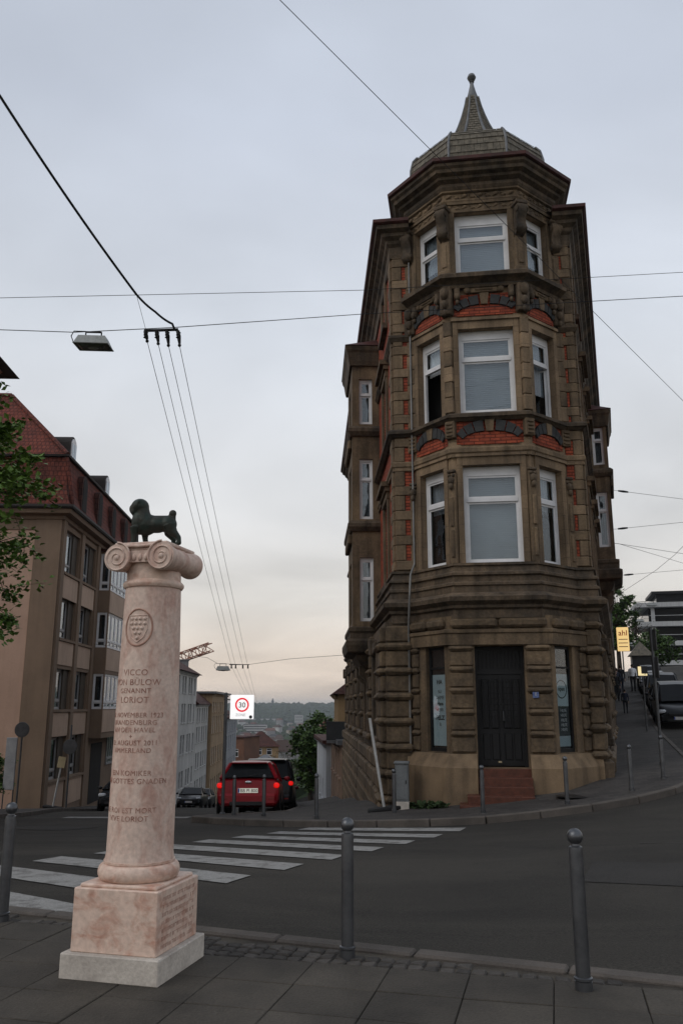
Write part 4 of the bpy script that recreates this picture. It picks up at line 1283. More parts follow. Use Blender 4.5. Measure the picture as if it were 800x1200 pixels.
# blue house-number plate, drain pipe, lamp hole
m = MB(Mg); m.cbox((0.72, -0.085, 1.87), (0.13, 0.012, 0.16), 0.004); plate = m.build('house_number_plate', pmat('blue_enamel', (0.05, 0.08, 0.2), (0.12, 0.16, 0.3), scale=20, rough=0.3, bump=0), B)
t = MB(Mg); text_on(t, '1', 0.11, 0.72, -0.0945, 1.83, 0.001); t.build('house_number', INKW, plate)
dp = MB()
dp.tube([(-1.83, 0.9, 13.0), (-1.84, 0.9, 4.9), (-1.92, 0.62, 4.6), (-1.96, 0.55, 3.9), (-2.0, 0.8, 3.4), (-2.0, 0.8, 0.62)], 0.026, 8)
dp.build('drain_pipe', pmat('zinc_pipe', (0.2, 0.19, 0.18), (0.12, 0.12, 0.115), scale=3, metal=0.2, rough=0.5), B, smooth=50)

# ------------------------------------------------------------------ street houses
def house(name, label, p0, p1, depth, zb, zt, floors, xs, ww, wall, roofm, roof='gable', rh=3.0, paint=None, over=0.4, sidewins=(), chim=(), glass=None, sill=True, split=0.66, mull=1, corn=None, group=None, trim=None, over_f=None):
    p0, p1 = Vector(p0), Vector(p1)
    d = p1 - p0; L = d.length
    t = thing(name, label, 'building', (p0.x, p0.y, zb), math.atan2(d.y, d.x), group)
    F = Matrix.Translation((L / 2, 0, -zb))
    m = MB(F)
    holes = [(x - L / 2 - ww / 2, x - L / 2 + ww / 2, z, z + h) for z, h in floors for x in xs]
    wall_panel(m, L, zb - 1.5, zt, holes, 0.16); m.build('front_wall', wall, t)
    for z, h in floors:
        for x in xs:
            w = make_window(t, F, x - L / 2, z, ww, h, 0.1, split, glass=glass or GLASS_D, paint=paint, mull=mull, fw=0.06, head=0.02)
            if sill:
                MB(F).bb(x - L / 2 - ww / 2 - 0.08, x - L / 2 + ww / 2 + 0.08, -0.09, 0.0, z - 0.1, z - 0.003).build('sill', trim or wall, w)
    # side and back walls
    for a, b, nm in (((0, depth), (0, 0), 'end_wall'), ((L, 0), (L, depth), 'end_wall'), ((L, depth), (0, depth), 'back_wall')):
        Ms, Ls = seg_frame(a, b); Ms = Matrix.Translation((0, 0, -zb)) @ Ms
        m = MB(Ms); hs = []
        if nm == 'end_wall' and sidewins:
            for xx in sidewins:
                for z, h in floors: hs.append((xx - ww / 2, xx + ww / 2, z, z + h))
            for h in hs: make_window(t, Ms, (h[0] + h[1]) / 2, h[2], h[1] - h[0], h[3] - h[2], 0.1, split, glass=glass or GLASS_D, paint=paint, mull=mull, fw=0.06, head=0.02)
        wall_panel(m, Ls, zb - 1.5, zt, hs, 0.16); m.build(nm, wall, t)
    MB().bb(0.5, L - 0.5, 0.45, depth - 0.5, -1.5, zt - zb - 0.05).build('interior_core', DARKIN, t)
    o = over
    z0 = zt - zb
    rm = MB()
    if roof == 'gable':
        rm.add([(-o, -o, z0 - 0.1), (L + o, -o, z0 - 0.1), (L + o, depth + o, z0 - 0.1), (-o, depth + o, z0 - 0.1), (-o, depth / 2, z0 + rh), (L + o, depth / 2, z0 + rh)],
               [(0, 1, 5, 4), (2, 3, 4, 5), (0, 4, 3), (1, 2, 5), (0, 3, 2, 1)])
    elif roof == 'hip':
        k = min(L, depth) / 2
        rm.add([(-o, -o, z0 - 0.1), (L + o, -o, z0 - 0.1), (L + o, depth + o, z0 - 0.1), (-o, depth + o, z0 - 0.1), (min(k, L / 2 - .3), depth / 2, z0 + rh), (max(L - k, L / 2 + .3), depth / 2, z0 + rh)],
               [(0, 1, 5, 4), (2, 3, 4, 5), (0, 4, 3), (1, 2, 5), (0, 3, 2, 1)])
    else:
        rm.bb(-o, L + o, -o, depth + o, z0 - 0.05, z0 + 0.18)
    r = rm.build('roof', roofm, t)
    for (cx, cy, ch) in chim:
        c = MB(); c.cbox((cx, cy, z0 + ch / 2), (0.7, 0.9, ch), 0.03); c.cbox((cx, cy, z0 + ch), (0.85, 1.05, 0.15), 0.03)
        c.build('chimney', pmat('chimney_render', (0.2, 0.2, 0.2), (0.13, 0.13, 0.13)), r)
    pr = corn or [(0, zt - zb - 0.35), (0.08, zt - zb - 0.3), (0.12, zt - zb - 0.2), (0.26, zt - zb - 0.12), (0.26, zt - zb - 0.115)]
    m = MB(); m.sweep([(0, 0), (L, 0)], pr); m.build('eaves_cornice', trim or wall, t)
    return t

TILE = pmat('red_roof_tile', (0.21, 0.052, 0.033), (0.12, 0.036, 0.026), scale=0.7, bscale=7, bump=0.7, brick=(0.2, 0.24, 0.03, 0.5, 0.8), fine=0.3, streak=0.3)
TILE2 = pmat('dark_red_roof_tile', (0.11, 0.04, 0.03), (0.07, 0.028, 0.022), scale=0.9, bscale=12, bump=0.6, brick=(0.25, 0.3, 0.03, 0.4), fine=0.2)
OFFW = pmat('brown_render', (0.235, 0.165, 0.115), (0.19, 0.135, 0.093), scale=0.6, bscale=40, bump=0.1, streak=0.1)
OFFP = pmat('beige_panel', (0.52, 0.38, 0.285), (0.44, 0.32, 0.24), scale=0.7, bscale=40, bump=0.1, streak=0.1, rnd=0.08)
OFFR = pmat('rose_beige_render', (0.50, 0.335, 0.25), (0.43, 0.285, 0.21), scale=0.5, bscale=40, bump=0.1, streak=0.06)
SHUT = pmat('brown_shutter', (0.075, 0.058, 0.042), rough=0.7)
GREYF = pmat('grey_window_frame', (0.34, 0.34, 0.34), (0.28, 0.28, 0.28), rough=0.5, bump=0)
CURT2 = pmat('white_net_curtain', (0.75, 0.78, 0.8), (0.5, 0.53, 0.56), scale=1.5, bump=0, stretch=(5, 5, 0.3))
DARKT = pmat('dark_eaves', (0.025, 0.02, 0.018), rough=0.7)

# office house with the mansard roof
OB = thing('office_building', 'beige four-storey office building with red tiled mansard roof and bay', 'building', (-13.1, 38.2, -2.8), math.atan2(1, -0.036))
# local frame: x runs down the street, y into the building
ZB = -2.8
Fo = Matrix.Translation((0, 0, -ZB))
ROWS = [(-1.65, 1.9), (1.5, 1.85), (4.75, 1.9), (7.85, 2.05)]
m = MB(Fo @ Matrix.Translation((0, 0, 0)))
LO = 17.0
cols = [1.95, 5.15]
holes = []
MF = Fo @ Matrix.Translation((LO / 2, 0, 0))
for x in cols:
    for z, h in ROWS: holes.append((x - LO / 2 - 1.25, x - LO / 2 + 1.25, z, z + h))
for x in (15.3,):
    for z, h in ROWS: holes.append((x - LO / 2 - 1.0, x - LO / 2 + 1.0, z, z + h))
mm = MB(MF); wall_panel(mm, LO, -5, 10.6, holes, 0.3); mm.build('street_wall', OFFW, OB)
for a, b, c, d in holes:
    w = b - a
    # each opening: two tall casements and a folded shutter
    win = make_window(OB, MF, a + w * 0.34, c, w * 0.66, d - c, 0.2, 0.22, glass=GLASS_D, paint=GREYF, mull=1, fw=0.07, head=0.03, blind=(0.95, CURT2) if c > 0 or random.random() < .5 else None)
    MB(MF).bb(b - w * 0.33, b, 0.12, 0.2, c, d).build('shutter', SHUT, win)
    MB(MF).bb(a - 0.08, b + 0.08, -0.1, 0.04, c - 0.12, c - 0.004).build('sill', OFFW, win)
# spandrel panels, pilasters
for x in cols + [15.3]:
    for z, h in ROWS:
        hw = 1.25 if x < 15 else 1.0
        m = MB(Fo); m.bb(x - hw, x + hw, -0.035, 0.0, z - 1.22 if z > -1 else z - 1.3, z - 0.14); m.build('spandrel_panel', OFFP, OB)
for x in (0.3, 3.55, 6.75):
    m = MB(Fo); m.bb(x - 0.25, x + 0.25, -0.1, 0.0, -5, 10.3); m.build('pilaster', OFFW, OB)
# end wall towards the camera
Me, Le = seg_frame((0, 14), (0, 0))
mm = MB(Fo @ Me); wall_panel(mm, Le, -4, 10.6, []); mm.build('end_wall', OFFR, OB)
m = MB(Fo @ Me); m.bb(Le / 2 - 1.2, Le / 2, -0.07, 0, -4, 10.4); m.build('corner_pilaster', OFFW, OB)
m = MB(Fo @ Me); m.bb(-Le / 2, Le / 2 - 1.2, -0.05, 0, 9.7, 10.4); m.build('end_band', OFFW, OB)
Mr, Lr = seg_frame((LO, 0), (LO, 14)); mm = MB(Fo @ Mr); wall_panel(mm, Lr, -5, 10.6, []); mm.build('end_wall', OFFR, OB)
MB(Fo).bb(0.6, LO - 0.6, 0.8, 13.5, -4, 10.3).build('interior_core', DARKIN, OB)
# projecting bay
bx0, bx1, bp = 7.3, 13.8, 0.66
for (za, zb_) in ((0.1, 10.0),):
    for a, b, nm in (((bx0, 0), (bx0, -bp), 'side'), ((bx0, -bp), (bx1, -bp), 'front'), ((bx1, -bp), (bx1, 0), 'side')):
        Ms, Ls = seg_frame(a, b)
        hs = []
        for z, h in ROWS[1:]:
            hs.append((-Ls / 2 + 0.06, Ls / 2 - 0.06, z, z + h) if nm == 'side' else (-Ls / 2 + 0.1, Ls / 2 - 0.1, z, z + h))
        mm = MB(Fo @ Ms); wall_panel(mm, Ls, 0.1, 10.0, hs, 0.12); mm.build('bay_wall', OFFW, OB)
        for h in hs:
            if nm == 'side':
                make_window(OB, Fo @ Ms, 0, h[2], h[1] - h[0], h[3] - h[2], 0.04, 0.2, glass=GLASS_D, paint=WPAINT, fw=0.07, head=0.02)
            else:
                n = 7
                for k in range(n):
                    w = (h[1] - h[0]) / n
                    make_window(OB, Fo @ Ms, h[0] + w * (k + 0.5), h[2], w, h[3] - h[2], 0.04, 0.2, glass=GLASS_D, paint=WPAINT, fw=0.08, head=0.02, blind=(0.9, CURT2) if k % 3 else None)
        if nm == 'front':
            for z, h in ROWS[1:]:
                m = MB(Fo @ Ms); m.bb(-Ls / 2 + 0.03, Ls / 2 - 0.03, -0.03, 0, z - 1.2, z - 0.06); m.build('spandrel_panel', OFFP, OB)
MB(Fo).bb(bx0 + 0.2, bx1 - 0.2, -bp + 0.25, 0.1, 0.2, 9.9).build('bay_interior', DARKIN, OB)
MB(Fo).bb(bx0, bx1, -bp, 0, 0.0, 0.1).build('bay_floor', OFFW, OB)
MB(Fo).bb(bx0 - 0.1, bx1 + 0.1, -bp - 0.1, 0, 10.0, 10.15).build('bay_cap', TILE2, OB)
# entrance under the bay: flat panel, the recess's shade is its dark colour
MB(Fo).bb(8.0, 10.4, -0.02, 0.02, -3.4, -0.3).build('entrance_dark_panel', DARKIN, OB)
make_window(OB, Fo @ Matrix.Translation((12.2, -0.09, 0)), 0, -1.6, 1.6, 1.7, 0.02, 0.2, glass=GLASS_D, paint=GREYF, mull=2, fw=0.07, head=0.02)
# eaves, mansard
ev = MB(Fo); ev.sweep([(0, 14), (0, 0), (LO, 0), (LO, 14)], [(0, 10.15), (0.12, 10.2), (0.15, 10.35), (0.45, 10.42), (0.5, 10.55), (0.5, 10.68), (-0.2, 10.7)]); ev.build('eaves', OFFW, OB)
gt = MB(Fo); gt.sweep([(0, 14), (0, 0), (LO, 0), (LO, 14)], [(0.48, 10.62), (0.6, 10.62), (0.64, 10.7), (0.62, 10.8), (0.4, 10.82)]); gt.build('gutter', DARKT, OB)
ms = MB(Fo)
ms.sweep([(0, 14), (0, 0), (LO, 0), (LO, 14)], [(0.5, 10.72), (0.3, 11.0), (0.12, 11.6), (0.02, 12.4), (-0.05, 13.3), (-0.4, 13.35)])
mans = ms.build('mansard', TILE, OB)
e = MB(Fo); e.sweep([(0, 14), (0, 0), (LO, 0), (LO, 14)], [(-0.1, 13.26), (0.1, 13.28), (0.12, 13.38), (-0.3, 13.42)]); e.build('mansard_gutter', DARKT, OB)
ur = MB(Fo)
ur.add([(0.0, 0.0, 13.36), (LO, 0, 13.36), (LO, 14, 13.36), (0, 14, 13.36), (3.4, 4.2, 17.6), (LO - 3.4, 4.2, 17.6), (LO - 3.4, 9.8, 17.6), (3.4, 9.8, 17.6)],
       [(0, 1, 5, 4), (1, 2, 6, 5), (2, 3, 7, 6), (3, 0, 4, 7), (4, 5, 6, 7), (0, 3, 2, 1)])
ur.build('upper_roof', TILE, OB)
rg = MB(Fo)
rg.tube([(0.02, 0.02, 13.42), (3.4, 4.2, 17.64)], 0.12, 6); rg.tube([(3.4, 4.2, 17.66), (3.4, 9.8, 17.66)], 0.12, 6); rg.tube([(0.0, -0.4, 10.9), (0.06, 0.05, 13.3)], 0.1, 6)
rg.build('ridge_tile_row', TILE, OB)
# arched niches with windows in the mansard, round-headed dormers above
for k in range(5):
    x = 2.4 + k * 3.2
    n = 10
    arc = [(x - 0.5, 11.0), (x + 0.5, 11.0)] + [(x + 0.5 * math.cos(math.pi * i / n), 12.5 + 0.45 * math.sin(math.pi * i / n)) for i in range(n + 1)]
    a = MB(Fo); a.slab(arc, -0.28, 0.1); a.build('arched_niche', TILE2, mans)
    arc2 = [(x - 0.36, 11.15), (x + 0.36, 11.15)] + [(x + 0.36 * math.cos(math.pi * i / n), 12.45 + 0.36 * math.sin(math.pi * i / n)) for i in range(n + 1)]
    a = MB(Fo); a.slab(arc2, -0.3, -0.1); a.build('niche_window', DARKIN, mans)
for k in range(2):
    x = 2.0 + k * 7.2
    n = 10
    arc = [(x - 0.52, 13.4), (x + 0.52, 13.4)] + [(x + 0.52 * math.cos(math.pi * i / n), 14.5 + 0.4 * math.sin(math.pi * i / n)) for i in range(n + 1)]
    a = MB(Fo); a.slab(arc, 0.35, 2.6); dorm = a.build('dormer', DARKT, OB)
    arc = [(x - 0.4, 13.6), (x + 0.4, 13.6)] + [(x + 0.4 * math.cos(math.pi * i / n), 14.45 + 0.34 * math.sin(math.pi * i / n)) for i in range(n + 1)]
    a = MB(Fo); a.slab(arc, 0.3, 0.36); a.build('dormer_frame', WPAINT, dorm)
    for sx in (-1, 1):
        a = MB(Fo); xa, xb = sorted((x + sx * 0.04, x + sx * 0.33)); a.bb(xa, xb, 0.285, 0.299, 13.7, 14.5); a.build('pane', GLASS_D, dorm)

# white rendered houses further down the left side
WREND = pmat('white_render', (0.52, 0.51, 0.49), (0.43, 0.42, 0.405), scale=0.3, bscale=20, bump=0.05, streak=0.25)
YSTONE = pmat('yellow_sandstone', (0.36, 0.25, 0.15), (0.28, 0.195, 0.115), scale=0.5, bscale=14, bump=0.2, streak=0.3)
def fx(y): return -11.72 - 0.036 * y
house('apartment_house', 'tall white rendered apartment house with red roof behind the column', (fx(73), 73), (fx(87.5), 87.5), 11, -6.8, 4.9,
      [(-5.6, 1.5), (-2.6, 1.7), (0.2, 1.7), (2.9, 1.5)], [1.2, 2.7, 5.2, 6.7, 9.2, 10.7, 13.0], 1.0, WREND, TILE2, 'hip', 3.6, over=0.5, chim=[(2.5, 2.2, 3.4)], mull=0, paint=GREYF)
house('apartment_house', 'lower white apartment house between tall white house and yellow stone house', (fx(87.7), 87.7), (fx(98), 98), 11, -8.2, 2.0,
      [(-7.2, 1.5), (-4.6, 1.6), (-2.0, 1.6), (0.1, 1.4)], [1.2, 3.0, 5.2, 7.0, 9.0], 1.0, WREND, TILE2, 'gable', 4.6, over=0.4, chim=[(1.0, 1.6, 4.4)], mull=0, paint=GREYF)
house('stone_house', 'yellow sandstone house with flat cornice beyond the white houses', (fx(98.3) + 0.4, 98.3), (fx(116) + 0.4, 116), 12, -9.4, 3.2,
      [(-8.4, 2.0), (-4.9, 2.0), (-1.4, 2.0), (1.0, 1.2)], [1.3, 3.2, 5.1, 7.6, 9.5, 11.4, 13.9, 15.8], 1.1, YSTONE, LEAD, 'flat', over=0.5, mull=1)
house('grey_house', 'grey house at the lower end of the left row beyond yellow house', (fx(117) + 0.2, 117), (fx(134) + 0.2, 134), 12, -11.5, 0.2,
      [(-10.3, 1.8), (-7.2, 1.8), (-4.1, 1.8), (-1.8, 1.2)], [2, 5, 8, 11, 14], 1.2, pmat('grey_render', (0.3, 0.31, 0.33), (0.24, 0.25, 0.27), scale=0.4), TILE2, 'gable', 3.5)
# near house on the left, only its eaves corner reaches into the picture
house('corner_house', 'dark overhanging eaves corner of a house at the left edge above the tree', (-10.95, 15.4), (-11.4, 25.6), 11, -0.9, 12.45,
      [(0.6, 2), (4.0, 2), (7.4, 2)], [1.5, 4, 6.5, 8.8], 1.2, OFFR, DARKT, 'hip', 3.6, over=0.62, mull=1)

# right side of the left street, past the flatiron
PINK = pmat('pink_render', (0.30, 0.20, 0.145), (0.22, 0.15, 0.11), scale=0.6, streak=0.3)
house('pink_house', 'narrow pink rendered house with dark balcony just past the flatiron building', (-0.62, 52.5), (-0.02, 43.4), 8, -4.2, -0.2,
      [(-3.5, 1.5), (-1.9, 1.3)], [1.2, 3, 4.8, 6.6, 8.2], 0.8, PINK, LEAD, 'flat', over=0.2, mull=0, trim=PINK)
YEL = pmat('yellow_render', (0.36, 0.245, 0.13), (0.28, 0.19, 0.1), scale=0.6)
house('gabled_house', 'small yellow and red house with steep red roof above the dark balcony', (-0.45, 53), (-0.2, 46.5), 5, -0.15, 2.4,
      [(0.9, 1.3)], [1.2, 3.3, 5.4], 0.9, YEL, TILE2, 'hip', 2.0, over=0.3, mull=0)
bal = thing('balcony', 'dark panelled balcony box above the pink house front', 'balcony', (-0.62, 46.8, -0.1))
m = MB(); m.bb(-0.15, 0.9, -2.2, 2.6, -0.12, 0.0); m.build('floor_slab', LEAD, bal)
for k in range(7):
    m = MB(); m.cbox((-0.15, -1.86 + 0.69 * k, 0.5), (0.04, 0.66, 0.95), 0.008); m.build('side_panel', pmat('dark_balcony_panel', (0.035, 0.037, 0.04), rough=0.6), bal)
m = MB(); m.cbox((0.4, -2.22, 0.5), (1.1, 0.04, 0.95), 0.008); m.build('end_panel', pmat('dark_balcony_panel', (0.035, 0.037, 0.04)), bal)
m = MB(); m.tube([(-0.15, -2.22, 1.02), (-0.15, 2.6, 1.02)], 0.03, 6); m.build('handrail', IRON, bal)
house('white_house', 'low white rendered house beyond the pink house on the sloping street', (-1.85, 66), (-0.95, 54), 7, -6.0, -0.6,
      [(-4.2, 1.2)], [2, 5, 8], 1.0, pmat('bright_white_render', (0.5, 0.52, 0.54), (0.42, 0.43, 0.45), scale=0.4, streak=0.2), TILE2, 'flat', over=0.25, mull=0)

# right street: houses continuing behind the flatiron, offices up the hill
house('row_house', 'dark stone row house behind the flatiron along the rising street', (facR(46) + 0.0, 46), (facR(70), 70), 9, 1.2, 9.6,
      [(2.4, 1.9), (6, 2)], [2, 5, 8, 11, 14, 17, 20, 23], 1.1, STONE_D, SLATE, 'gable', 3.0, over=0.3, mull=0)

# ------------------------------------------------------------------ monument: marble column with ionic capital
MO = thing('memorial_column', 'pinkish marble memorial column with ionic capital and red inscription on square plinth', 'column', (-1.31, 5.78, 0), R(-15))
m = MB(); m.cbox((0, 0, 0.07), (0.66, 0.66, 0.145), 0.006, 0.001); m.build('base_slab', LIME, MO)
m = MB(); m.cbox((0, 0, 0.325), (0.575, 0.575, 0.366), 0.006); m.cbox((0, 0, 0.518), (0.525, 0.525, 0.024), 0.008); pl = m.build('plinth', MARBLE_B, MO)
m = MB()
tor = [(0.2, 0.53)] + [(0.222 + 0.038 * math.cos(a), 0.578 + 0.05 * math.sin(a)) for a in [math.pi * (-0.5 + i / 10) for i in range(11)]] + [(0.226, 0.632), (0.226, 0.645), (0.2, 0.648)]
m.lathe(tor, 48); m.build('base_torus', MARBLE_B, MO, smooth=40)
def shaft_r(z):
    t = (z - 0.64) / (2.42 - 0.64)
    return 0.214 - 0.026 * t + 0.006 * math.sin(math.pi * t)
m = MB()
m.lathe([(shaft_r(0.64) + 0.008, 0.64), (shaft_r(0.66) + 0.004, 0.665)] + [(shaft_r(0.69 + 1.71 * i / 16), 0.69 + 1.71 * i / 16) for i in range(17)], 56)
sh_o = m.build('shaft', MARBLE, MO, smooth=40)
m = MB()
m.lathe([(0.18, 2.395), (0.198, 2.4), (0.208, 2.415), (0.208, 2.43), (0.196, 2.445), (0.186, 2.45), (0.184, 2.5), (0.188, 2.55), (0.19, 2.6), (0.1, 2.62)], 48)
m.build('neck_ring', MARBLE_B, MO, smooth=40)
# lettering wrapped round the shaft
def wrap(mbx, s, size, z, bold=0.0, ang0=0.0, spacing=1.08):
    v, f = text_geo(s, size, 0.0012, 'CENTER', spacing, 0, bold)
    out = []
    for p in v:
        zz = z + p[1]; r = shaft_r(zz) + 0.0006 + p[2]
        a = p[0] / shaft_r(zz) + ang0
        out.append((r * math.sin(a), -r * math.cos(a), zz))
    mbx.add(out, f)
for s, size, z in (('VICCO', 0.056, 1.805), ('VON BÜLOW', 0.056, 1.742), ('GENANNT', 0.046, 1.69), ('LORIOT', 0.056, 1.628),
                   ('12. NOVEMBER 1923', 0.044, 1.535), ('BRANDENBURG', 0.044, 1.488), ('AN DER HAVEL', 0.044, 1.441), ('+', 0.04, 1.402), ('22. AUGUST 2011', 0.044, 1.36), ('AMMERLAND', 0.044, 1.313),
                   ('EIN KOMIKER', 0.046, 1.172), ('VON GOTTES GNADEN', 0.046, 1.122), ('LE ROI EST MORT', 0.046, 0.945), ('VIVE LORIOT', 0.046, 0.895)):
    t = MB(); wrap(t, s, size, z); t.build('inscription_line', INSC, sh_o, fix=False)
# oval coat of arms in low relief
def on_shaft(x, z, out):
    r = shaft_r(z) + out; a = x / shaft_r(z)
    return (r * math.sin(a), -r * math.cos(a), z)
t = MB(); n = 40
t.tube([on_shaft(0.1 * math.cos(2 * math.pi * i / n), 2.12 + 0.122 * math.sin(2 * math.pi * i / n), 0.001) for i in range(n + 1)], 0.006, 6)
t.build('oval_ring', CARVE, sh_o)
t = MB()
sh_pts = [(-0.066, 2.20), (0.066, 2.20), (0.066, 2.11), (0.045, 2.055), (0.0, 2.02), (-0.045, 2.055), (-0.066, 2.11), (-0.066, 2.20)]
dense = []
for i in range(7):
    for k in range(4):
        a, b = sh_pts[i], sh_pts[i + 1]; dense.append((a[0] + (b[0] - a[0]) * k / 4, a[1] + (b[1] - a[1]) * k / 4))
dense.append(dense[0])
t.tube([on_shaft(x, z, 0.001) for x, z in dense], 0.0045, 5); t.build('shield', MARBLE, sh_o)
for row, (nn, z) in enumerate(((4, 2.178), (4, 2.146), (3, 2.114), (2, 2.082), (1, 2.05))):
    for k in range(nn):
        t = MB(); x = (k - (nn - 1) / 2) * 0.031
        t.ball(on_shaft(x, z, 0.002), 0.0115, 10); t.build('shield_ball', MARBLE, sh_o, smooth=60)
# weathered small inscription on the side of the plinth
t = MB()
rr = random.Random(3)
for k in range(7):
    y = -0.22
    z = 0.455 - 0.045 * k
    while y < 0.22:
        w = rr.uniform(0.006, 0.014)
        if rr.random() > 0.18: t.bb(0.2875, 0.2884, y, y + w * 0.5, z - 0.011, z + 0.011)
        if rr.random() > 0.5: t.bb(0.2875, 0.2883, y, y + w, z + 0.007, z + 0.011)
        y += w + 0.006
stuff(t.build('weathered_inscription', INSC, pl))
# capital
cp = MB(); cp.cbox((0, 0, 2.684), (0.4, 0.44, 0.028), 0.008); cp.cbox((0, 0, 2.655), (0.36, 0.42, 0.04), 0.01); cap = cp.build('abacus', MARBLE, MO)
for sx in (-1, 1):
    x = sx * 0.165
    c = MB()
    pr = []
    for i in range(17):
        y = -0.235 + 0.47 * i / 16
        r = 0.1 - 0.024 * math.sin(math.pi * i / 16) ** 0.8 + (0.006 if i in (7, 9) else 0)
        if i in (0, 16): r -= 0.006
        pr.append((r, y))
    c.lathe([(0.02, -0.235)] + pr + [(0.02, 0.235)], 36, (x, 0, 2.592), 'Y')
    vol = c.build('volute', MARBLE, MO, smooth=45)
    for ys in (-1, 1):
        s = MB(); pts, rs = [], []
        n = 70
        for i in range(n):
            t_ = i / (n - 1)
            a = (math.pi / 2 if sx < 0 else math.pi / 2) + (-sx) * (-1) * t_ * 2 * math.pi * 2.3
            rad = 0.092 * (1 - t_) ** 0.9 + 0.012
            pts.append((x + rad * math.cos(a), ys * 0.236, 2.592 + rad * math.sin(a))); rs.append(0.009 - 0.004 * t_)
        s.tube(pts, rs, 6); s.build('spiral', MARBLE, vol, smooth=60)
        s = MB(); s.ball((x, ys * 0.235, 2.592), (0.02, 0.014, 0.02), 12); s.build('volute_eye', MARBLE, vol, smooth=60)
e = MB(); e.bb(-0.14, 0.14, -0.215, 0.215, 2.56, 2.64); e.build('echinus', MARBLE, MO)
for ys in (-1, 1):
    for k in range(5):
        g = MB(); g.ball((-0.09 + 0.045 * k, ys * 0.212, 2.592), (0.018, 0.018, 0.028), 10); g.build('egg_moulding', MARBLE, cap, smooth=60)
    g = MB(); g.tube([(-0.165, ys * 0.225, 2.676), (0, ys * 0.222, 2.668), (0.165, ys * 0.225, 2.676)], 0.012, 8); g.build('front_fillet', MARBLE, cap, smooth=60)

# ------------------------------------------------------------------ bronze pug on the capital
PG = thing('pug_statue', 'small dark bronze pug dog statue standing on top of the marble column', 'statue', (-1.31 + 0.0, 5.775, 2.702), R(-15 + 12))
PG.scale = (1.07, 1.07, 1.07)
b = MB()
b.ball((-0.118, 0, 0.272), (0.06, 0.062, 0.056), 16)            # skull
b.ball((-0.160, 0, 0.256), (0.030, 0.044, 0.037), 14)            # flat muzzle
b.ball((-0.152, 0.024, 0.236), (0.024, 0.024, 0.028), 10); b.ball((-0.152, -0.024, 0.236), (0.024, 0.024, 0.028), 10)   # jowls
b.tube([(-0.11, 0, 0.265), (-0.1, 0, 0.22), (-0.085, 0, 0.17)], [0.05, 0.052, 0.062], 16)
b.ball((-0.115, 0, 0.165), (0.055, 0.062, 0.085), 16)            # chest
b.ball((-0.07, 0, 0.15), (0.075, 0.062, 0.075), 16)
b.ball((0.0, 0, 0.148), (0.085, 0.056, 0.056), 16)
b.ball((0.078, 0, 0.15), (0.058, 0.052, 0.056), 16)
b.tube([(-0.11, 0, 0.205), (-0.02, 0, 0.185), (0.08, 0, 0.182)], [0.03, 0.028, 0.03], 10)
for (fx_, fy, tx) in ((-0.135, -0.04, -0.14), (-0.085, 0.042, -0.075)):
    b.tube([(fx_, fy, 0.13), (fx_ - 0.002, fy, 0.07), (tx, fy, 0.012)], [0.034, 0.02, 0.017], 12)
    b.ball((tx - 0.008, fy, 0.012), (0.026, 0.02, 0.014), 10)
for (hx, hy, kx, hk, fxx) in ((0.085, 0.042, 0.075, 0.11, 0.098), (0.1, -0.042, 0.115, 0.162, 0.166)):
    b.tube([(hx, hy * 0.9, 0.14), (kx, hy, 0.095), (hk, hy, 0.05), (fxx, hy, 0.012)], [0.048, 0.033, 0.018, 0.016], 12)
    b.ball((fxx - 0.01, hy, 0.011), (0.027, 0.018, 0.012), 10)
for sy in (-1, 1):
    b.tube([(-0.105, sy * 0.035, 0.305), (-0.115, sy * 0.052, 0.296), (-0.125, sy * 0.056, 0.272)], [0.014, 0.016, 0.008], 8)
b.tube([(0.11, 0, 0.17), (0.113, 0, 0.2), (0.108, 0, 0.218)], [0.016, 0.015, 0.015], 10)
b.ball((0.104, 0, 0.224), (0.027, 0.02, 0.026), 14)
pug = solidify_body('body', b, BRONZE, PG, 0.004, 20)
for sy in (-1, 1):
    e = MB(); e.ball((-0.155, sy * 0.026, 0.272), 0.008, 8); e.build('eye', BRONZE, PG, smooth=60)
e = MB(); e.ball((-0.182, 0, 0.258), (0.008, 0.013, 0.009), 8); e.build('nose', BRONZE, PG, smooth=60)

# ------------------------------------------------------------------ bollards
bm_ = MB()
bm_.lathe([(0.05, -0.02), (0.05, 0.03), (0.05, 0.045), (0.043, 0.05), (0.0415, 0.1), (0.0415, 0.74), (0.039, 0.765), (0.028, 0.772), (0.026, 0.786)], 24)
post_me = mesh_of('post', bm_.v, bm_.f, bm_.m, STEEL, smooth=35)
bl = MB(); bl.ball((0, 0, 0.822), 0.047, 22); ball_me = mesh_of('ball_cap', bl.v, bl.f, bl.m, STEEL, smooth=60)
cl = MB(); cl.lathe([(0.043, 0.05), (0.053, 0.052), (0.053, 0.064), (0.042, 0.07)], 20); coll_me = mesh_of('base_collar', cl.v, cl.f, cl.m, STEEL, smooth=35)
def bollard(x, y, z, label, group=None, s=1.0, tilt=(0, 0)):
    t = thing('bollard', label, 'bollard', (x, y, z), 0, group)
    t.rotation_euler = (R(tilt[0]), R(tilt[1]), 0); t.scale = (s, s, s)
    for nm, me in (('post', post_me), ('ball_cap', ball_me), ('base_collar', coll_me)): link(nm, me, t)
    return t
bollard(-2.60, 6.93, 0, 'near steel bollard at the left picture edge beside the marble column', 'steel bollards')
bollard(0.04, 6.0, 0, 'near steel bollard standing alone right of the marble column', 'steel bollards')
bollard(1.41, 5.35, 0, 'nearest largest steel bollard at lower right on the slabs', 'steel bollards', 1.02)
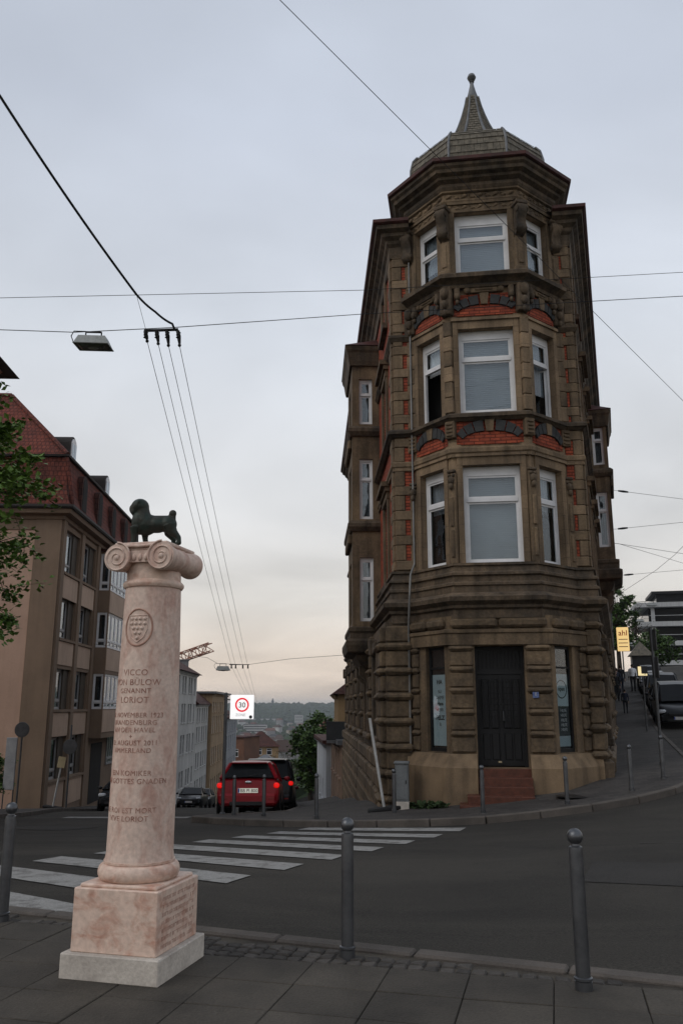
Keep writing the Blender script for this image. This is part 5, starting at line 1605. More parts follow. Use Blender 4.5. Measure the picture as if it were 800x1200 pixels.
for (x, y, lab) in ((-2.45, 20.0, 'far bollard in front of the red car, close to speed sign pole'), (-1.68, 19.0, 'far bollard before the right tail light of the red car'), (-0.5, 17.6, 'far bollard on the kerb right of the red car'),
                    (1.08, 18.0, 'far bollard beside the grey electrical cabinet'), (2.63, 16.35, 'bollard in front of the entrance steps'), (4.22, 16.4, 'bollard right of the entrance steps by manhole cover'),
                    (5.66, 17.05, 'second bollard from the right on the corner pavement'), (6.63, 17.95, 'rightmost bollard on the corner pavement next to tall sign pole')):
    bollard(x, y, H(x, y) + 0.11, lab, 'steel bollards')

# ------------------------------------------------------------------ overhead wires, lamps
def wire(name, label, pts, r, sag=0.0, group=None, cat='wire'):
    out = []
    for i in range(len(pts) - 1):
        a, b = Vector(pts[i]), Vector(pts[i + 1])
        n = 14
        for k in range(n + (1 if i == len(pts) - 2 else 0)):
            t = k / n
            p = a.lerp(b, t); p.z -= sag * 4 * t * (1 - t)
            out.append(p)
    o = Vector(out[0])
    m = MB(); m.tube([p - o for p in out], r * (0.62 if r < 0.02 else 0.85), 6)
    w = m.build(name, WIRE, None, smooth=60); w.location = o
    return tag(w, label, cat, group)
def ext(a, b, k):
    a, b = Vector(a), Vector(b); return tuple(a + (b - a) * k)
# span that carries the street lamp and the trolley hanger
wire('lamp_span_wire', 'span wire carrying the near street lamp and trolley hanger across the junction', [(-11.6, 12.4, 7.75), (-4.5, 13, 7.77), (-2.81, 13, 7.86), (0.432, 15.5, 9.357), (6.955, 15.5, 9.754), (13, 15.5, 10.2)], 0.011)
wire('upper_span_wire', 'thin upper span wire crossing in front of the turret', [(-12, 13.7, 8.7), (-6.5, 14.5, 9.19), (0.435, 15.5, 9.887), (7.231, 16.0, 10.57), (14, 16.6, 11.3)], 0.009)
wire('diagonal_wire', 'steep diagonal wire passing before the slate spire and turret', [ext((-0.709, 8, 9.546), (6.96, 16, 7.676), -0.6), ext((-0.709, 8, 9.546), (6.96, 16, 7.676), 2.1)], 0.008)
fc = wire('feeder_cable', 'thick black feeder cable slanting from upper left to the trolley hanger', [(-7.2, 6.2, 12.6), (-4.774, 10, 9.928), (-3.367, 12.5, 8.206)], 0.024, 0.06)
wire('feeder_end', 'short thick black cable loop ending at the trolley hanger', [(-3.367, 12.5, 8.206), (-3.1, 12.75, 8.02), (-2.85, 12.95, 7.9), (-2.79, 13, 7.8)], 0.022, 0.02, cat='cable')
wire('stay_wire', 'thin short stay wire between feeder cable and trolley hanger', [(-3.367, 12.5, 8.206), (-3.3, 13, 7.8)], 0.006)
HG = thing('trolley_hanger', 'black trolley wire hanger with four insulators on the near span wire', 'insulator', (-3.0, 13, 7.6))
m = MB(); m.tube([(-0.33, 0, 0.2), (-0.1, 0.01, 0.21), (0.24, 0, 0.22)], 0.026, 8); m.build('crossbar', WIRE, HG)
tops = [(-3.284, 13, 7.682), (-3.095, 13, 7.636), (-2.921, 13, 7.605), (-2.734, 13, 7.605)]
ends = [(-5.2, 40, 3.50), (-5.0, 40, 3.49), (-4.66, 40, 3.5), (-4.42, 40, 3.47)]
for k, p in enumerate(tops):
    lp = Vector(p) - Vector((-3.0, 13, 7.6))
    m = MB(); m.tube([(lp.x - 0.03, 0, 0.2), (lp.x - 0.012, 0.02, 0.1), (lp.x, 0.05, lp.z - 0.02)], [0.03, 0.036, 0.022], 8)
    for q in range(3): m.lathe([(0.02, -0.012), (0.042, 0), (0.02, 0.012)], 10, (lp.x - 0.02, 0.015, 0.17 - 0.045 * q))
    m.ball((lp.x, 0.05, lp.z - 0.05), 0.03, 8); m.build('insulator', WIRE, HG, smooth=40)
for k in range(4):
    nm = ('leftmost', 'second', 'third', 'rightmost')[k]
    wire('trolley_wire', '%s of the four trolley wires running down the left street' % nm, [(tops[k][0], 13.05, tops[k][2] - 0.05), ends[k], (-7.9 + 0.15 * k, 78, 1.2)], 0.0085, 0.05, 'trolley wires')
wire('far_span_wire', 'far span wire with small lamp across the descending left street', [(-13.3, 45, 4.9), (-6.674, 42, 4.0), (-6.0, 41, 3.66), (-4.44, 40, 3.56), (-2.3, 38, 3.72), (0.3, 35.5, 3.75)], 0.014)
HF = thing('trolley_hanger', 'small far trolley wire hanger above the red car', 'insulator', (-4.8, 40, 3.5))
m = MB(); m.tube([(-0.5, 0, 0.06), (0.45, 0, 0.06)], 0.02, 6); m.build('crossbar', WIRE, HF)
for k in range(4):
    m = MB(); x = ends[k][0] + 4.8; m.tube([(x, 0, 0.07), (x, 0, -0.12)], [0.03, 0.04], 6); m.build('insulator', WIRE, HF)
LAMPG = pmat('lamp_housing', (0.30, 0.31, 0.30), (0.22, 0.23, 0.22), scale=8, rough=0.5, metal=0.2)
LAMPD = pmat('lamp_cover', (0.10, 0.105, 0.09), (0.06, 0.06, 0.055), scale=10, rough=0.25, spec=0.6)
def lamp(loc, label, s=1.0, rz=0.0, tilt=0.0):
    t = thing('street_lamp', label, 'street lamp', loc, rz); t.scale = (s, s, s)
    t.rotation_euler = (R(tilt), 0, rz)
    m = MB()
    vs = [(-0.3, -0.16, -0.1), (0.26, -0.16, -0.1), (0.3, 0.16, -0.1), (-0.26, 0.16, -0.1), (-0.24, -0.1, 0.06), (0.2, -0.1, 0.06), (0.22, 0.1, 0.06), (-0.2, 0.1, 0.06)]
    m.add(vs, [(0, 1, 5, 4), (1, 2, 6, 5), (2, 3, 7, 6), (3, 0, 4, 7), (4, 5, 6, 7)])
    m.tube([(-0.3, -0.16, -0.1), (0.26, -0.16, -0.1), (0.3, 0.16, -0.1), (-0.26, 0.16, -0.1), (-0.3, -0.16, -0.1)], 0.013, 6)
    m.build('housing', LAMPG, t)
    m = MB(); m.add([(-0.28, -0.145, -0.095), (0.245, -0.145, -0.095), (0.28, 0.145, -0.095), (-0.245, 0.145, -0.095), (-0.2, -0.09, -0.13), (0.18, -0.09, -0.13), (0.2, 0.09, -0.13), (-0.18, 0.09, -0.13)],
                    [(0, 1, 5, 4), (1, 2, 6, 5), (2, 3, 7, 6), (3, 0, 4, 7), (4, 5, 6, 7)]); m.build('cover', LAMPD, t)
    m = MB(); m.ball((0, 0, -0.125), (0.1, 0.05, 0.02), 10); m.build('reflector', LAMPG, t, smooth=60)
    m = MB()
    for x in (-0.14, 0.12): m.tube([(x, 0, 0.05), (x, 0, 0.16)], 0.012, 6)
    m.tube([(-0.14, 0, 0.16), (0.12, 0, 0.16)], 0.016, 6); m.build('hanger_bracket', WIRE, t)
    m = MB(); m.tube([(-0.14, 0, 0.17), (-0.34, 0, 0.17), (-0.38, 0, 0.08), (-0.34, 0, -0.02), (-0.28, 0, -0.06)], 0.009, 6); m.build('lead_cable', WIRE, t)
    return t
lamp((-4.17, 13, 7.61), 'large suspended street lamp hanging at upper left', 1.0, R(4))
lamp((-5.68, 40.7, 3.45), 'small suspended street lamp above the red car', 1.15, R(8))
# spans over the right street with dark strain insulators
RW = [('topmost', (9.55, 30.2, 9.56), (10.42, 30.5, 9.584), (13.53, 32, 9.63), (21, 33, 10.2)), ('second from top', (9.55, 30.2, 8.0), (10.3, 30.5, 8.1), (13.03, 31, 8.47), (21, 32, 9.6)),
      ('third', (9.6, 30.3, 7.53), (10.32, 30.5, 7.543), (14.95, 36, 7.74), (22, 44, 8.1)), ('fourth', (9.6, 30.3, 7.53), (10.3, 30.5, 7.54), (12.91, 31, 7.25), (20, 32, 6.6)), ('fifth', (10.8, 33.5, 6.8), (11.6, 34, 6.9), (14.5, 35, 7.28), (22, 37, 8.3))]
for k, (nm, a, b, c, d) in enumerate(RW):
    wire('street_span_wire', '%s span wire over the rising right street' % nm, [a, b, c, d], 0.012, 0.0, 'span wires over the right street')
    if k in (0, 1, 4):
        v = Vector(c) - Vector(b); p0 = Vector(b) + v * 0.02
        m = MB(); m.tube([Vector((0, 0, 0)), v * 0.07, v * 0.14], [0.03, 0.045, 0.03], 6)
        o = m.build('strain_insulator', WIRE); o.location = p0; tag(o, 'dark strain insulator on the %s span wire of the right street' % nm, 'insulator')
wire('street_span_wire', 'far span wire with a lamp over the right street', [(16.6, 52, 7.95), (21.8, 53, 8.27), (30, 54, 8.9)], 0.016, 0.0, 'span wires over the right street')
wire('street_span_wire', 'far slanting span wire above the far lamp of right street', [(17.6, 54, 8.05), (22.2, 54, 8.56), (30, 54, 9.6)], 0.014, 0.0, 'span wires over the right street')
wire('street_span_wire', 'farthest span wire with a tiny lamp over right street', [(23.8, 70, 8.7), (28.66, 70, 9.04), (38, 70, 9.8)], 0.016, 0.0, 'span wires over the right street')
wire('trolley_wire', 'curved trolley wire swinging out over the right street', [(12.0, 27.5, 7.45), (12.10, 29, 7.159), (12.18, 30, 7.03), (12.6, 33, 6.95), (13.52, 40, 7.0), (15.8, 45, 7.17), (18.08, 50, 7.68), (24.4, 70, 8.68), (37.5, 110, 10.17)], 0.012, 0.0, 'trolley wires')
lamp((19.75, 53, 8.0), 'small suspended lamp far up the right street', 1.1)
lamp((25.0, 70, 8.7), 'tiny farthest suspended lamp up the right street', 1.1)

# ------------------------------------------------------------------ poles and signs
SIGNW = pmat('flash_glow_white', (0.8, 0.8, 0.8), bump=0, fine=0, emit=(1.0, 0.98, 0.97), estr=0.75)  # sign is no lamp; emission stands in for flash it throws back
SIGNR = pmat('flash_glow_red', (0.6, 0.03, 0.03), bump=0, fine=0, emit=(1.0, 0.04, 0.06), estr=0.6)  # red ring glows for the same reflected flash
SIGNK = pmat('sign_black_print', (0.05, 0.05, 0.05), bump=0)
SIGNG = pmat('sign_grey_print', (0.3, 0.3, 0.3), bump=0)
def ringpoly(m, cx, cz, r0, r1, y, n=32):
    for a in range(n):
        a0, a1 = 2 * math.pi * a / n, 2 * math.pi * (a + 1) / n
        m.add([(cx + r * math.cos(an), y, cz + r * math.sin(an)) for r, an in ((r0, a0), (r1, a0), (r1, a1), (r0, a1))], [(0, 1, 2, 3)])
sx0, sy0 = -2.75, 20.35
SP = thing('speed_sign', 'white square 30 zone speed sign with painted-in flash glare on grey pole beside the red car', 'sign', (sx0, sy0, H(sx0, sy0) + 0.11))
zb0 = 0.0
m = MB(); m.tube([(0, 0, -0.05), (0, 0, 2.72)], 0.038, 12); m.ball((0, 0, 2.73), 0.042, 8); m.lathe([(0.07, -0.02), (0.07, 0.04), (0.04, 0.06)], 12); m.build('pole', POLE, SP, smooth=50)
for z in (2.25, 2.6):
    m = MB(); m.bb(-0.05, 0.2, -0.012, 0.012, z - 0.015, z + 0.015); m.build('clamp', POLE, SP)
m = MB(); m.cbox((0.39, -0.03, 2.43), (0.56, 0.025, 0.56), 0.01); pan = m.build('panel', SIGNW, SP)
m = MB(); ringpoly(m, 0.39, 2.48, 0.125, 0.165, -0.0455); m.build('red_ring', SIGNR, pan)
m = MB(); text_on(m, '30', 0.17, 0.39, -0.0465, 2.42, 0.0008, bold=0.003); m.build('number', SIGNG, pan)
m = MB(); text_on(m, 'ZONE', 0.085, 0.36, -0.0465, 2.22, 0.0008); m.build('zone_word', pmat('sign_pale_print', (0.42, 0.42, 0.43), bump=0), pan)
m = MB(); ringpoly(m, 0.6, 2.2, 0.0, 0.04, -0.046, 16); m.build('round_mark', SIGNK, pan)
# tall sign pole at the right kerb, sign seen edge-on
tx, ty = 7.42, 20.1
TP = thing('sign_pole', 'tall thin grey sign pole at the right kerb before the parked cars', 'pole', (tx, ty, H(tx, ty) + 0.11))
m = MB(); m.tube([(0, 0, -0.05), (0, 0, 3.15)], 0.034, 10); m.lathe([(0.06, 0), (0.06, 0.05), (0.035, 0.07)], 12); m.build('pole', POLE, TP, smooth=50)
for z, w_ in ((2.85, 0.42), (2.2, 0.42)):
    m = MB(); m.cbox((0.03, 0.0, z), (0.02, w_, 0.5), 0.008); m.build('edge_on_sign', POLE, TP)
px_, py_ = 10.75, 30.3
LP = thing('yellow_sign_post', 'low post with yellowish sign and painted-in flash glare on the right pavement', 'sign', (px_, py_, H(px_, py_) + 0.11))
m = MB(); m.tube([(0, 0, -0.05), (0, 0, 2.1)], 0.03, 8); m.build('post', POLE, LP)
m = MB(); m.cbox((0, -0.03, 2.08), (0.32, 0.03, 0.32), 0.006); pn = m.build('panel', pmat('flash_glow_yellow', (0.7, 0.6, 0.35), bump=0, emit=(1.0, 0.82, 0.45), estr=0.75), LP)  # unlit panel; its emission imitates flash light falling on it
m = MB(); m.bb(-0.05, 0.17, -0.06, -0.046, 1.99, 2.25); text_on(m, '1h', 0.1, 0.06, -0.07, 1.94, 0.001); m.build('dark_print', SIGNK, pn)
# poles by the office building
def sign_pole(x, y, h, label, disc=None, lean=0.0, mat=None, foot=False, r=0.035, panel=None):
    t = thing('sign_pole', label, 'pole', (x, y, H(x, y) + 0.11))
    t.rotation_euler = (0, R(lean), 0)
    m = MB(); m.tube([(0, 0, -0.03), (0, 0, h)], r, 10); m.build('pole', mat or POLE, t, smooth=50)
    if disc:
        m = MB(); m.lathe([(0.28, -0.012), (0.29, 0), (0.28, 0.012)], 24, (0, -0.05, disc), 'Y'); m.build('disc_sign', POLE, t, smooth=40)
    if panel:
        m = MB(); m.cbox((0, -0.05, panel), (0.3, 0.02, 0.42), 0.006); m.build('small_panel', panel and pmat('yellow_tag', (0.4, 0.33, 0.2), bump=0), t)
    if foot:
        m = MB(); m.cbox((0.0, 0, 0.04), (0.72, 0.34, 0.1), 0.03); m.build('foot_block', RUBBER, t)
    return t
WPOLE = pmat('white_pole', (0.45, 0.45, 0.44), (0.34, 0.34, 0.33), scale=6, rough=0.5, bump=0)
sign_pole(-10.85, 34.6, 3.2, 'dark upright pole with round sign beside the left office building', disc=2.35)
sign_pole(-11.25, 34.2, 1.95, 'pale leaning pole on black foot before the left office building', lean=8, mat=WPOLE, foot=True, panel=1.75)
sign_pole(-12.3, 33.2, 3.1, 'thin pole with round sign at the far left picture edge', disc=2.9)
sign_pole(0.92, 18.75, 1.95, 'white pole leaning left against the flatiron building on black foot', lean=-9, mat=WPOLE, foot=True, r=0.032)
bd = thing('notice_board', 'narrow pale upright notice board at the far left before the office wall', 'board', (-13.2, 34.6, H(-13.2, 34.6) + 0.1))
m = MB(); m.cbox((0, 0, 1.75), (0.42, 0.06, 2.0), 0.01); m.build('panel', pmat('pale_board', (0.36, 0.37, 0.38), bump=0), bd)
for sx in (-1, 1):
    m = MB(); m.tube([(sx * 0.19, 0.04, 0), (sx * 0.19, 0.04, 2.7)], 0.025, 8); m.build('post', POLE, bd)
# electrical cabinet by the corner, with a handrail on the plinth
EC = thing('electrical_cabinet', 'grey upright electrical cabinet beside the entrance plinth of the flatiron', 'cabinet', (1.3, 18.72, H(1.3, 18.72) + 0.1), R(-8))
CAB = pmat('grey_cabinet', (0.16, 0.17, 0.175), (0.12, 0.127, 0.13), scale=3, streak=0.2, rough=0.6)
m = MB(); m.cbox((0, 0, 0.08), (0.3, 0.26, 0.2), 0.01); m.build('base', LIME, EC)
m = MB(); m.cbox((0, 0, 0.56), (0.29, 0.25, 0.78), 0.012); m.build('body', CAB, EC)
m = MB(); m.cbox((0, 0, 0.97), (0.33, 0.3, 0.05), 0.012); m.build('lid', CAB, EC)
m = MB(); m.cbox((0, -0.128, 0.56), (0.24, 0.012, 0.68), 0.004); d_ = m.build('door', CAB, EC)
m = MB(); m.cbox((0.09, -0.14, 0.58), (0.02, 0.02, 0.07), 0.004); m.build('lock', IRON, d_)
# projecting lit shop sign on the right facade
GS = thing('shop_sign', 'glowing yellow orange shop sign projecting from the right house row', 'sign', (facR(46.5) + 0.3, 46.4, 4.6), R(-14))
m = MB(); m.cbox((0.36, 0, 0.65), (0.62, 0.16, 1.3), 0.02); bx = m.build('box', pmat('lit_orange', (0.7, 0.5, 0.2), (0.7, 0.55, 0.3), bump=0, emit=(1.0, 0.68, 0.28), estr=0.7, scale=1.2), GS)
m = MB(); text_on(m, 'ahl', 0.42, 0.37, -0.084, 0.85, 0.002, bold=0.004); m.build('sign_word', pmat('sign_red_print', (0.55, 0.06, 0.02), bump=0), bx)
for k in range(3):
    m = MB(); m.bb(0.12, 0.6, -0.086, -0.082, 0.62 - 0.2 * k, 0.66 - 0.2 * k); m.build('small_print_line', SIGNK, bx)
m = MB(); m.tube([(-0.36, 0, 1.1), (0.1, 0, 1.1)], 0.03, 6); m.tube([(-0.36, 0, 0.2), (0.1, 0, 0.2)], 0.03, 6); m.build('bracket', IRON, GS)
# green traffic light up the street
TL = thing('traffic_light', 'traffic light showing green far up the right street', 'traffic light', (25.0, 75, H(25, 75) + 0.1))
m = MB(); m.tube([(0, 0, 0), (0, 0, 3.6)], 0.06, 8); m.build('pole', POLE, TL)
m = MB(); m.cbox((0, -0.1, 3.3), (0.34, 0.24, 1.0), 0.03); hs = m.build('housing', IRON, TL)
for z, c, e_, nm in ((3.62, (0.1, 0.01, 0.01), 0, 'red_lens'), (3.3, (0.1, 0.06, 0.01), 0, 'amber_lens'), (2.98, (0.05, 0.5, 0.35), 3.0, 'green_lens')):
    m = MB(); m.lathe([(0.13, 0), (0.12, -0.03), (0.02, -0.05)], 16, (0, -0.23, z), 'Y')
    m.build(nm, pmat('lens_' + nm, c, bump=0, emit=(0.25, 1.0, 0.75) if e_ else None, estr=e_), hs)

# ------------------------------------------------------------------ cars
GLASSC = pmat('car_glass', (0.01, 0.011, 0.013), (0.008, 0.009, 0.01), rough=0.1, bump=0, spec=0.3, fine=0, ior=1.25)
CHROME = pmat('chrome', (0.55, 0.56, 0.58), rough=0.2, metal=1.0, bump=0)
RIM = pmat('wheel_rim', (0.3, 0.31, 0.32), rough=0.35, metal=0.8, bump=0)
BUMP = pmat('black_plastic', (0.018, 0.018, 0.019), rough=0.6, bump=0)
PLATE = pmat('number_plate', (0.62, 0.62, 0.6), bump=0, fine=0)
PLATEL = pmat('flash_glow_number_plate', (0.62, 0.62, 0.58), bump=0, fine=0, emit=(1, .95, .8), estr=.3)  # weak emission stands in for flash glare on the plate
TAILON = pmat('tail_light_on', (0.5, 0.01, 0.01), bump=0, rough=0.2, emit=(1.0, 0.01, 0.006), estr=0.6)
TAIL = pmat('tail_light', (0.22, 0.012, 0.012), bump=0, rough=0.15)
HEADL = pmat('head_light', (0.5, 0.52, 0.55), (0.3, 0.32, 0.34), scale=20, rough=0.1, bump=0)
BLUEP = pmat('plate_blue', (0.02, 0.06, 0.35), bump=0)
def carpaint(nm, c): return pmat('car_paint_' + nm, c, tuple(k * 0.9 for k in c), rough=0.32, coat=0.12, bump=0, fine=0.03, spec=0.3, ior=1.35)
def loft(mb, secs, close_ends=True):
    """secs: list of rings of equal length (right half bottom -> top); mirrored"""
    full = []
    for s in secs:
        full.append(list(s) + [(-x, y, z) for (x, y, z) in reversed(s)])
    n = len(full[0])
    vs = [p for r in full for p in r]
    fs = []
    for i in range(len(full) - 1):
        for k in range(n):
            fs.append((i * n + k, i * n + (k + 1) % n, (i + 1) * n + (k + 1) % n, (i + 1) * n + k))
    if close_ends: fs.append(tuple(range(n))[::-1]); fs.append(tuple(range((len(full) - 1) * n, len(full) * n)))
    mb.add(vs, fs)
KINDS = {
 'hatch': dict(L=3.75, W=1.68, body=[(-1.87, .70, .42, .62), (-1.82, .80, .26, .86), (-1.6, .83, .22, .94), (-.9, .84, .2, .93), (.2, .84, .2, .92), (.85, .83, .2, .92), (1.35, .80, .22, .82), (1.7, .74, .26, .68), (1.87, .6, .34, .55)],
               cab=[(-1.74, .76, .66, .92, .95), (-1.4, .78, .52, .92, 1.33), (-.9, .79, .55, .92, 1.41), (.05, .79, .56, .92, 1.41), (.45, .79, .53, .92, 1.36), (1.15, .77, .66, .9, .93)], wb=(-1.2, 1.2), wr=.29),
 'sedan': dict(L=4.5, W=1.78, body=[(-2.25, .72, .4, .7), (-2.15, .85, .26, .95), (-1.7, .88, .22, .99), (-.9, .89, .2, .96), (.3, .89, .2, .94), (1.0, .88, .2, .93), (1.6, .85, .22, .84), (2.05, .78, .24, .72), (2.25, .62, .34, .58)],
               cab=[(-1.75, .8, .7, .95, .98), (-1.05, .83, .6, .95, 1.38), (-.6, .83, .62, .94, 1.43), (.1, .83, .62, .94, 1.43), (.5, .83, .6, .94, 1.38), (1.3, .8, .68, .92, .95)], wb=(-1.38, 1.38), wr=.31),
 'van': dict(L=4.3, W=1.8, body=[(-2.15, .78, .42, .7), (-2.1, .86, .26, 1.0), (-1.8, .89, .22, 1.06), (-.9, .9, .2, 1.05), (.3, .9, .2, 1.03), (1.0, .89, .2, 1.02), (1.5, .86, .22, .93), (1.95, .78, .26, .78), (2.15, .62, .34, .6)],
               cab=[(-2.05, .84, .76, 1.02, 1.06), (-1.85, .85, .66, 1.03, 1.62), (-1.2, .85, .68, 1.03, 1.7), (.1, .85, .68, 1.03, 1.7), (.5, .85, .64, 1.02, 1.62), (1.45, .8, .68, 1.0, 1.02)], wb=(-1.35, 1.35), wr=.33),
}
def car(label, kind, paint, x, y, yaw, group=None, lit=False, plate=None, detail=True):
    K = KINDS[kind]
    f = Vector((-math.sin(yaw), math.cos(yaw)))
    z0 = (H(x + f.x * 1.3, y + f.y * 1.3) + H(x - f.x * 1.3, y - f.y * 1.3)) / 2
    dz = (H(x + f.x * 1.3, y + f.y * 1.3) - H(x - f.x * 1.3, y - f.y * 1.3)) / 2.6
    t = thing('parked_car', label, 'car', (x, y, z0), 0, group)
    t.rotation_euler = Euler((math.atan(dz), 0, yaw), 'XYZ')
    t.rotation_euler = (Matrix.Rotation(yaw, 3, 'Z') @ Matrix.Rotation(math.atan(dz), 3, 'X')).to_euler()
    b = MB(); secs = []
    for yy, w, zl, zt in K['body']:
        h = zt - zl
        secs.append([(0, yy, zl), (w * .86, yy, zl), (w * .97, yy, zl + h * .2), (w, yy, zl + h * .5), (w * .985, yy, zl + h * .78), (w * .93, yy, zt - .03), (w * .8, yy, zt), (0, yy, zt + .02)])
    loft(b, secs); body = b.build('body', paint, t, smooth=38)
    C = K['cab']
    g, p = MB(), MB()
    for i in range(len(C) - 1):
        r = []
        for yy, wb, wr, zb, zr in (C[i], C[i + 1]):
            k = min(1.0, (zr - zb) / 0.3)
            r.append([(wb, yy, zb - .04), (wr + .05 + .0 * k, yy, zb + (zr - zb) * .84), (wr - .04, yy, zr - .005), (0, yy, zr + .015)])
        for sgn in (1, -1):
            q = [[(sgn * a[0], a[1], a[2]) for a in rr_] for rr_ in r]
            first, last = i == 0, i == len(C) - 2
            for k in range(3):
                quad = [q[0][k], q[1][k], q[1][k + 1], q[0][k + 1]]
                dest = g if (k == 0 and not first) or ((first or last) and k > 0) else p
                dest.add(quad, [(0, 1, 2, 3)])
    g.build('glazing', GLASSC, t, smooth=30); p.build('roof', paint, t, smooth=30)
    # pillars
    for sgn in (1, -1):
        for i in range(1, len(C) - 1):
            a = C[i]
            if i in (1, 3, len(C) - 2):
                pm = MB(); pm.tube([(sgn * a[1], a[0], a[3] - .02), (sgn * (a[2] + .055), a[0], a[3] + (a[4] - a[3]) * .84), (sgn * (a[2] - .04), a[0], a[4])], .032, 6); pm.build('pillar', paint, t, smooth=50)
        a, c = C[-2], C[-1]
        pm = MB(); pm.tube([(sgn * (a[2] + .0), a[0], a[4] - .02), (sgn * c[1] * .98, c[0], c[3])], .034, 6); pm.build('pillar', paint, t, smooth=50)
        a, c = C[1], C[0]
        pm = MB(); pm.tube([(sgn * (a[2] + .0), a[0], a[4] - .02), (sgn * c[1] * .96, c[0], c[3])], .05, 6); pm.build('pillar', paint, t, smooth=50)
    wr = K['wr']; W = K['W'] / 2
    for yy in K['wb']:
        for sx in (-1, 1):
            m = MB(); m.lathe([(wr * .62, -.09), (wr * .95, -.1), (wr, -.07), (wr, .07), (wr * .95, .1), (wr * .62, .09)], 22, (sx * (W - .1), yy, wr - .0), 'X'); wh = m.build('wheel', RUBBER, t, smooth=40)
            m = MB(); m.lathe([(wr * .63, .0), (wr * .6, sx * .075), (wr * .2, sx * .06), (.03, sx * .085)], 18, (sx * (W - .1), yy, wr), 'X'); m.build('rim', RIM, wh, smooth=40)
            m = MB(); m.lathe([(wr + .055, -.01), (wr + .055, .012), (wr - .02, .012), (wr - .02, -.01)], 22, (sx * (W - .012), yy, wr + .01), 'X'); m.build('wheel_arch', BUMP, t)
    L2 = K['L'] / 2
    rear, front = K['body'][1], K['body'][-2]
    m = MB(); m.cbox((0, -L2 + .005, .40), (W * 1.78, .16, .3), .06); m.build('rear_bumper', paint, t, smooth=30)
    m = MB(); m.cbox((0, -L2 - .07, .3), (W * 1.1, .03, .1), .01); m.build('bumper_insert', BUMP, t)
    m = MB(); m.cbox((0, L2 - .1, .4), (W * 1.66, .22, .26), .06); m.build('front_bumper', paint, t, smooth=30)
    m = MB(); m.cbox((0, L2 - .0, .55), (W * .95, .1, .11), .02); m.build('grille', BUMP, t)
    m = MB(); m.cbox((0, L2 + .012, .34), (W * 1.1, .02, .1), .008); m.build('air_intake', BUMP, t)
    zt = rear[3]
    for sx in (-1, 1):
        m = MB(); m.cbox((sx * (W * .88), rear[0] - .015, zt - .11), (.15, .14, .13), .035); m.build('tail_light', TAILON if lit else TAIL, t, smooth=40)
        m = MB(); m.cbox((sx * (W * .74), L2 - .16, .66), (.3, .24, .15), .045); m.build('headlight', HEADL, t, smooth=40)
        m = MB(); m.ball((sx * (W + .1), C[-1][0] - .35, C[-1][3] + .08), (.09, .06, .07), 10); m.build('wing_mirror', paint, t, smooth=60)
    for yy, s_ in ((-L2 - .082, -1), (L2 + .026, 1)):
        zz = .62 if s_ < 0 else .42
        if s_ < 0: yy = -L2 - .03
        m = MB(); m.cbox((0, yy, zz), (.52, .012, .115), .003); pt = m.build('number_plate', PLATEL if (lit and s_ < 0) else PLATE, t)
        m = MB(); m.bb(-s_ * -.255 - .02, -s_ * -.255 + .02, yy + s_ * .006, yy + s_ * .0075, zz - .052, zz + .052) if False else m.bb(s_ * .237 - .02, s_ * .237 + .02, min(yy + s_ * .006, yy + s_ * .008), max(yy + s_ * .006, yy + s_ * .008), zz - .052, zz + .052); m.build('blue_strip', BLUEP, pt)
        if s_ < 0 and plate:
            m = MB(); text_on(m, plate, .115, .025, yy - .007, zz - .04, .001, bold=.001); stuff(m.build('plate_number', SIGNK, pt))
    m = MB(); m.cbox((0, C[1][0] - .07, C[1][4] - .005), (C[1][2] * 1.8, .2, .035), .014); m.build('roof_spoiler', paint, t, smooth=40)
    for sx in (-1, 1):
        m = MB(); m.cbox((sx * W * .72, -L2 - .075, .42), (.16, .012, .04), .004); m.build('rear_reflector', TAIL, t)
    if kind == 'hatch' and detail:
        m = MB(); m.tube([(0, -1.79, .98), (.25, -1.76, 1.03)], .012, 5); m.build('rear_wiper', BUMP, t)
        m = MB(); m.ball((0, -1.86, .83), (.09, .012, .035), 12); m.build('badge', CHROME, t, smooth=60)
    return t
RED = carpaint('red', (0.24, 0.008, 0.014)); BLK = carpaint('black', (0.010, 0.011, 0.013)); GRY = carpaint('anthracite', (0.035, 0.038, 0.042)); MAR = carpaint('maroon', (0.09, 0.012, 0.02)); BLU = carpaint('blue', (0.02, 0.04, 0.12)); SIL = carpaint('silver', (0.28, 0.29, 0.30))
yl = R(2.06)
car('small red hatchback with lit tail lights parked beside the 30 sign', 'hatch', RED, -2.5, 24.6, yl, 'cars parked down the left street', True, 'BB PI 800')
car('black van-like car with lit tail light parked in front of the red hatchback', 'van', BLK, -2.5, 30.2, yl, 'cars parked down the left street', True)
car('dark maroon car, third in the row down the left street', 'hatch', MAR, -2.8, 36.0, yl, 'cars parked down the left street')
car('blue car, farthest in the right-hand row down the left street', 'sedan', BLU, -3.3, 45.5, R(4), 'cars parked down the left street')
car('black car facing uphill before the beige office building, left of the column', 'hatch', BLK, -9.5, 38.5, R(182), 'cars parked on the far side of the left street')
car('black car facing uphill, nearer of the pair below the white houses', 'sedan', BLK, -10.6, 62.5, R(182), 'cars parked on the far side of the left street')
car('anthracite car behind the black one below the white houses', 'sedan', GRY, -10.9, 68.5, R(182), 'cars parked on the far side of the left street')
car('black car half hidden by the column shaft beside the white houses', 'sedan', BLK, -12.0, 56.0, R(182), 'cars parked on the far side of the left street')
yr = R(180 - 18.1)
lab = ['black people carrier at the right picture edge, nearest in its row', 'second black car behind the nearest one in the right row', 'third car in the row climbing the right street', 'fourth car in the row climbing the right street', 'fifth car in the row climbing the right street', 'farthest car visible in the row climbing the right street']
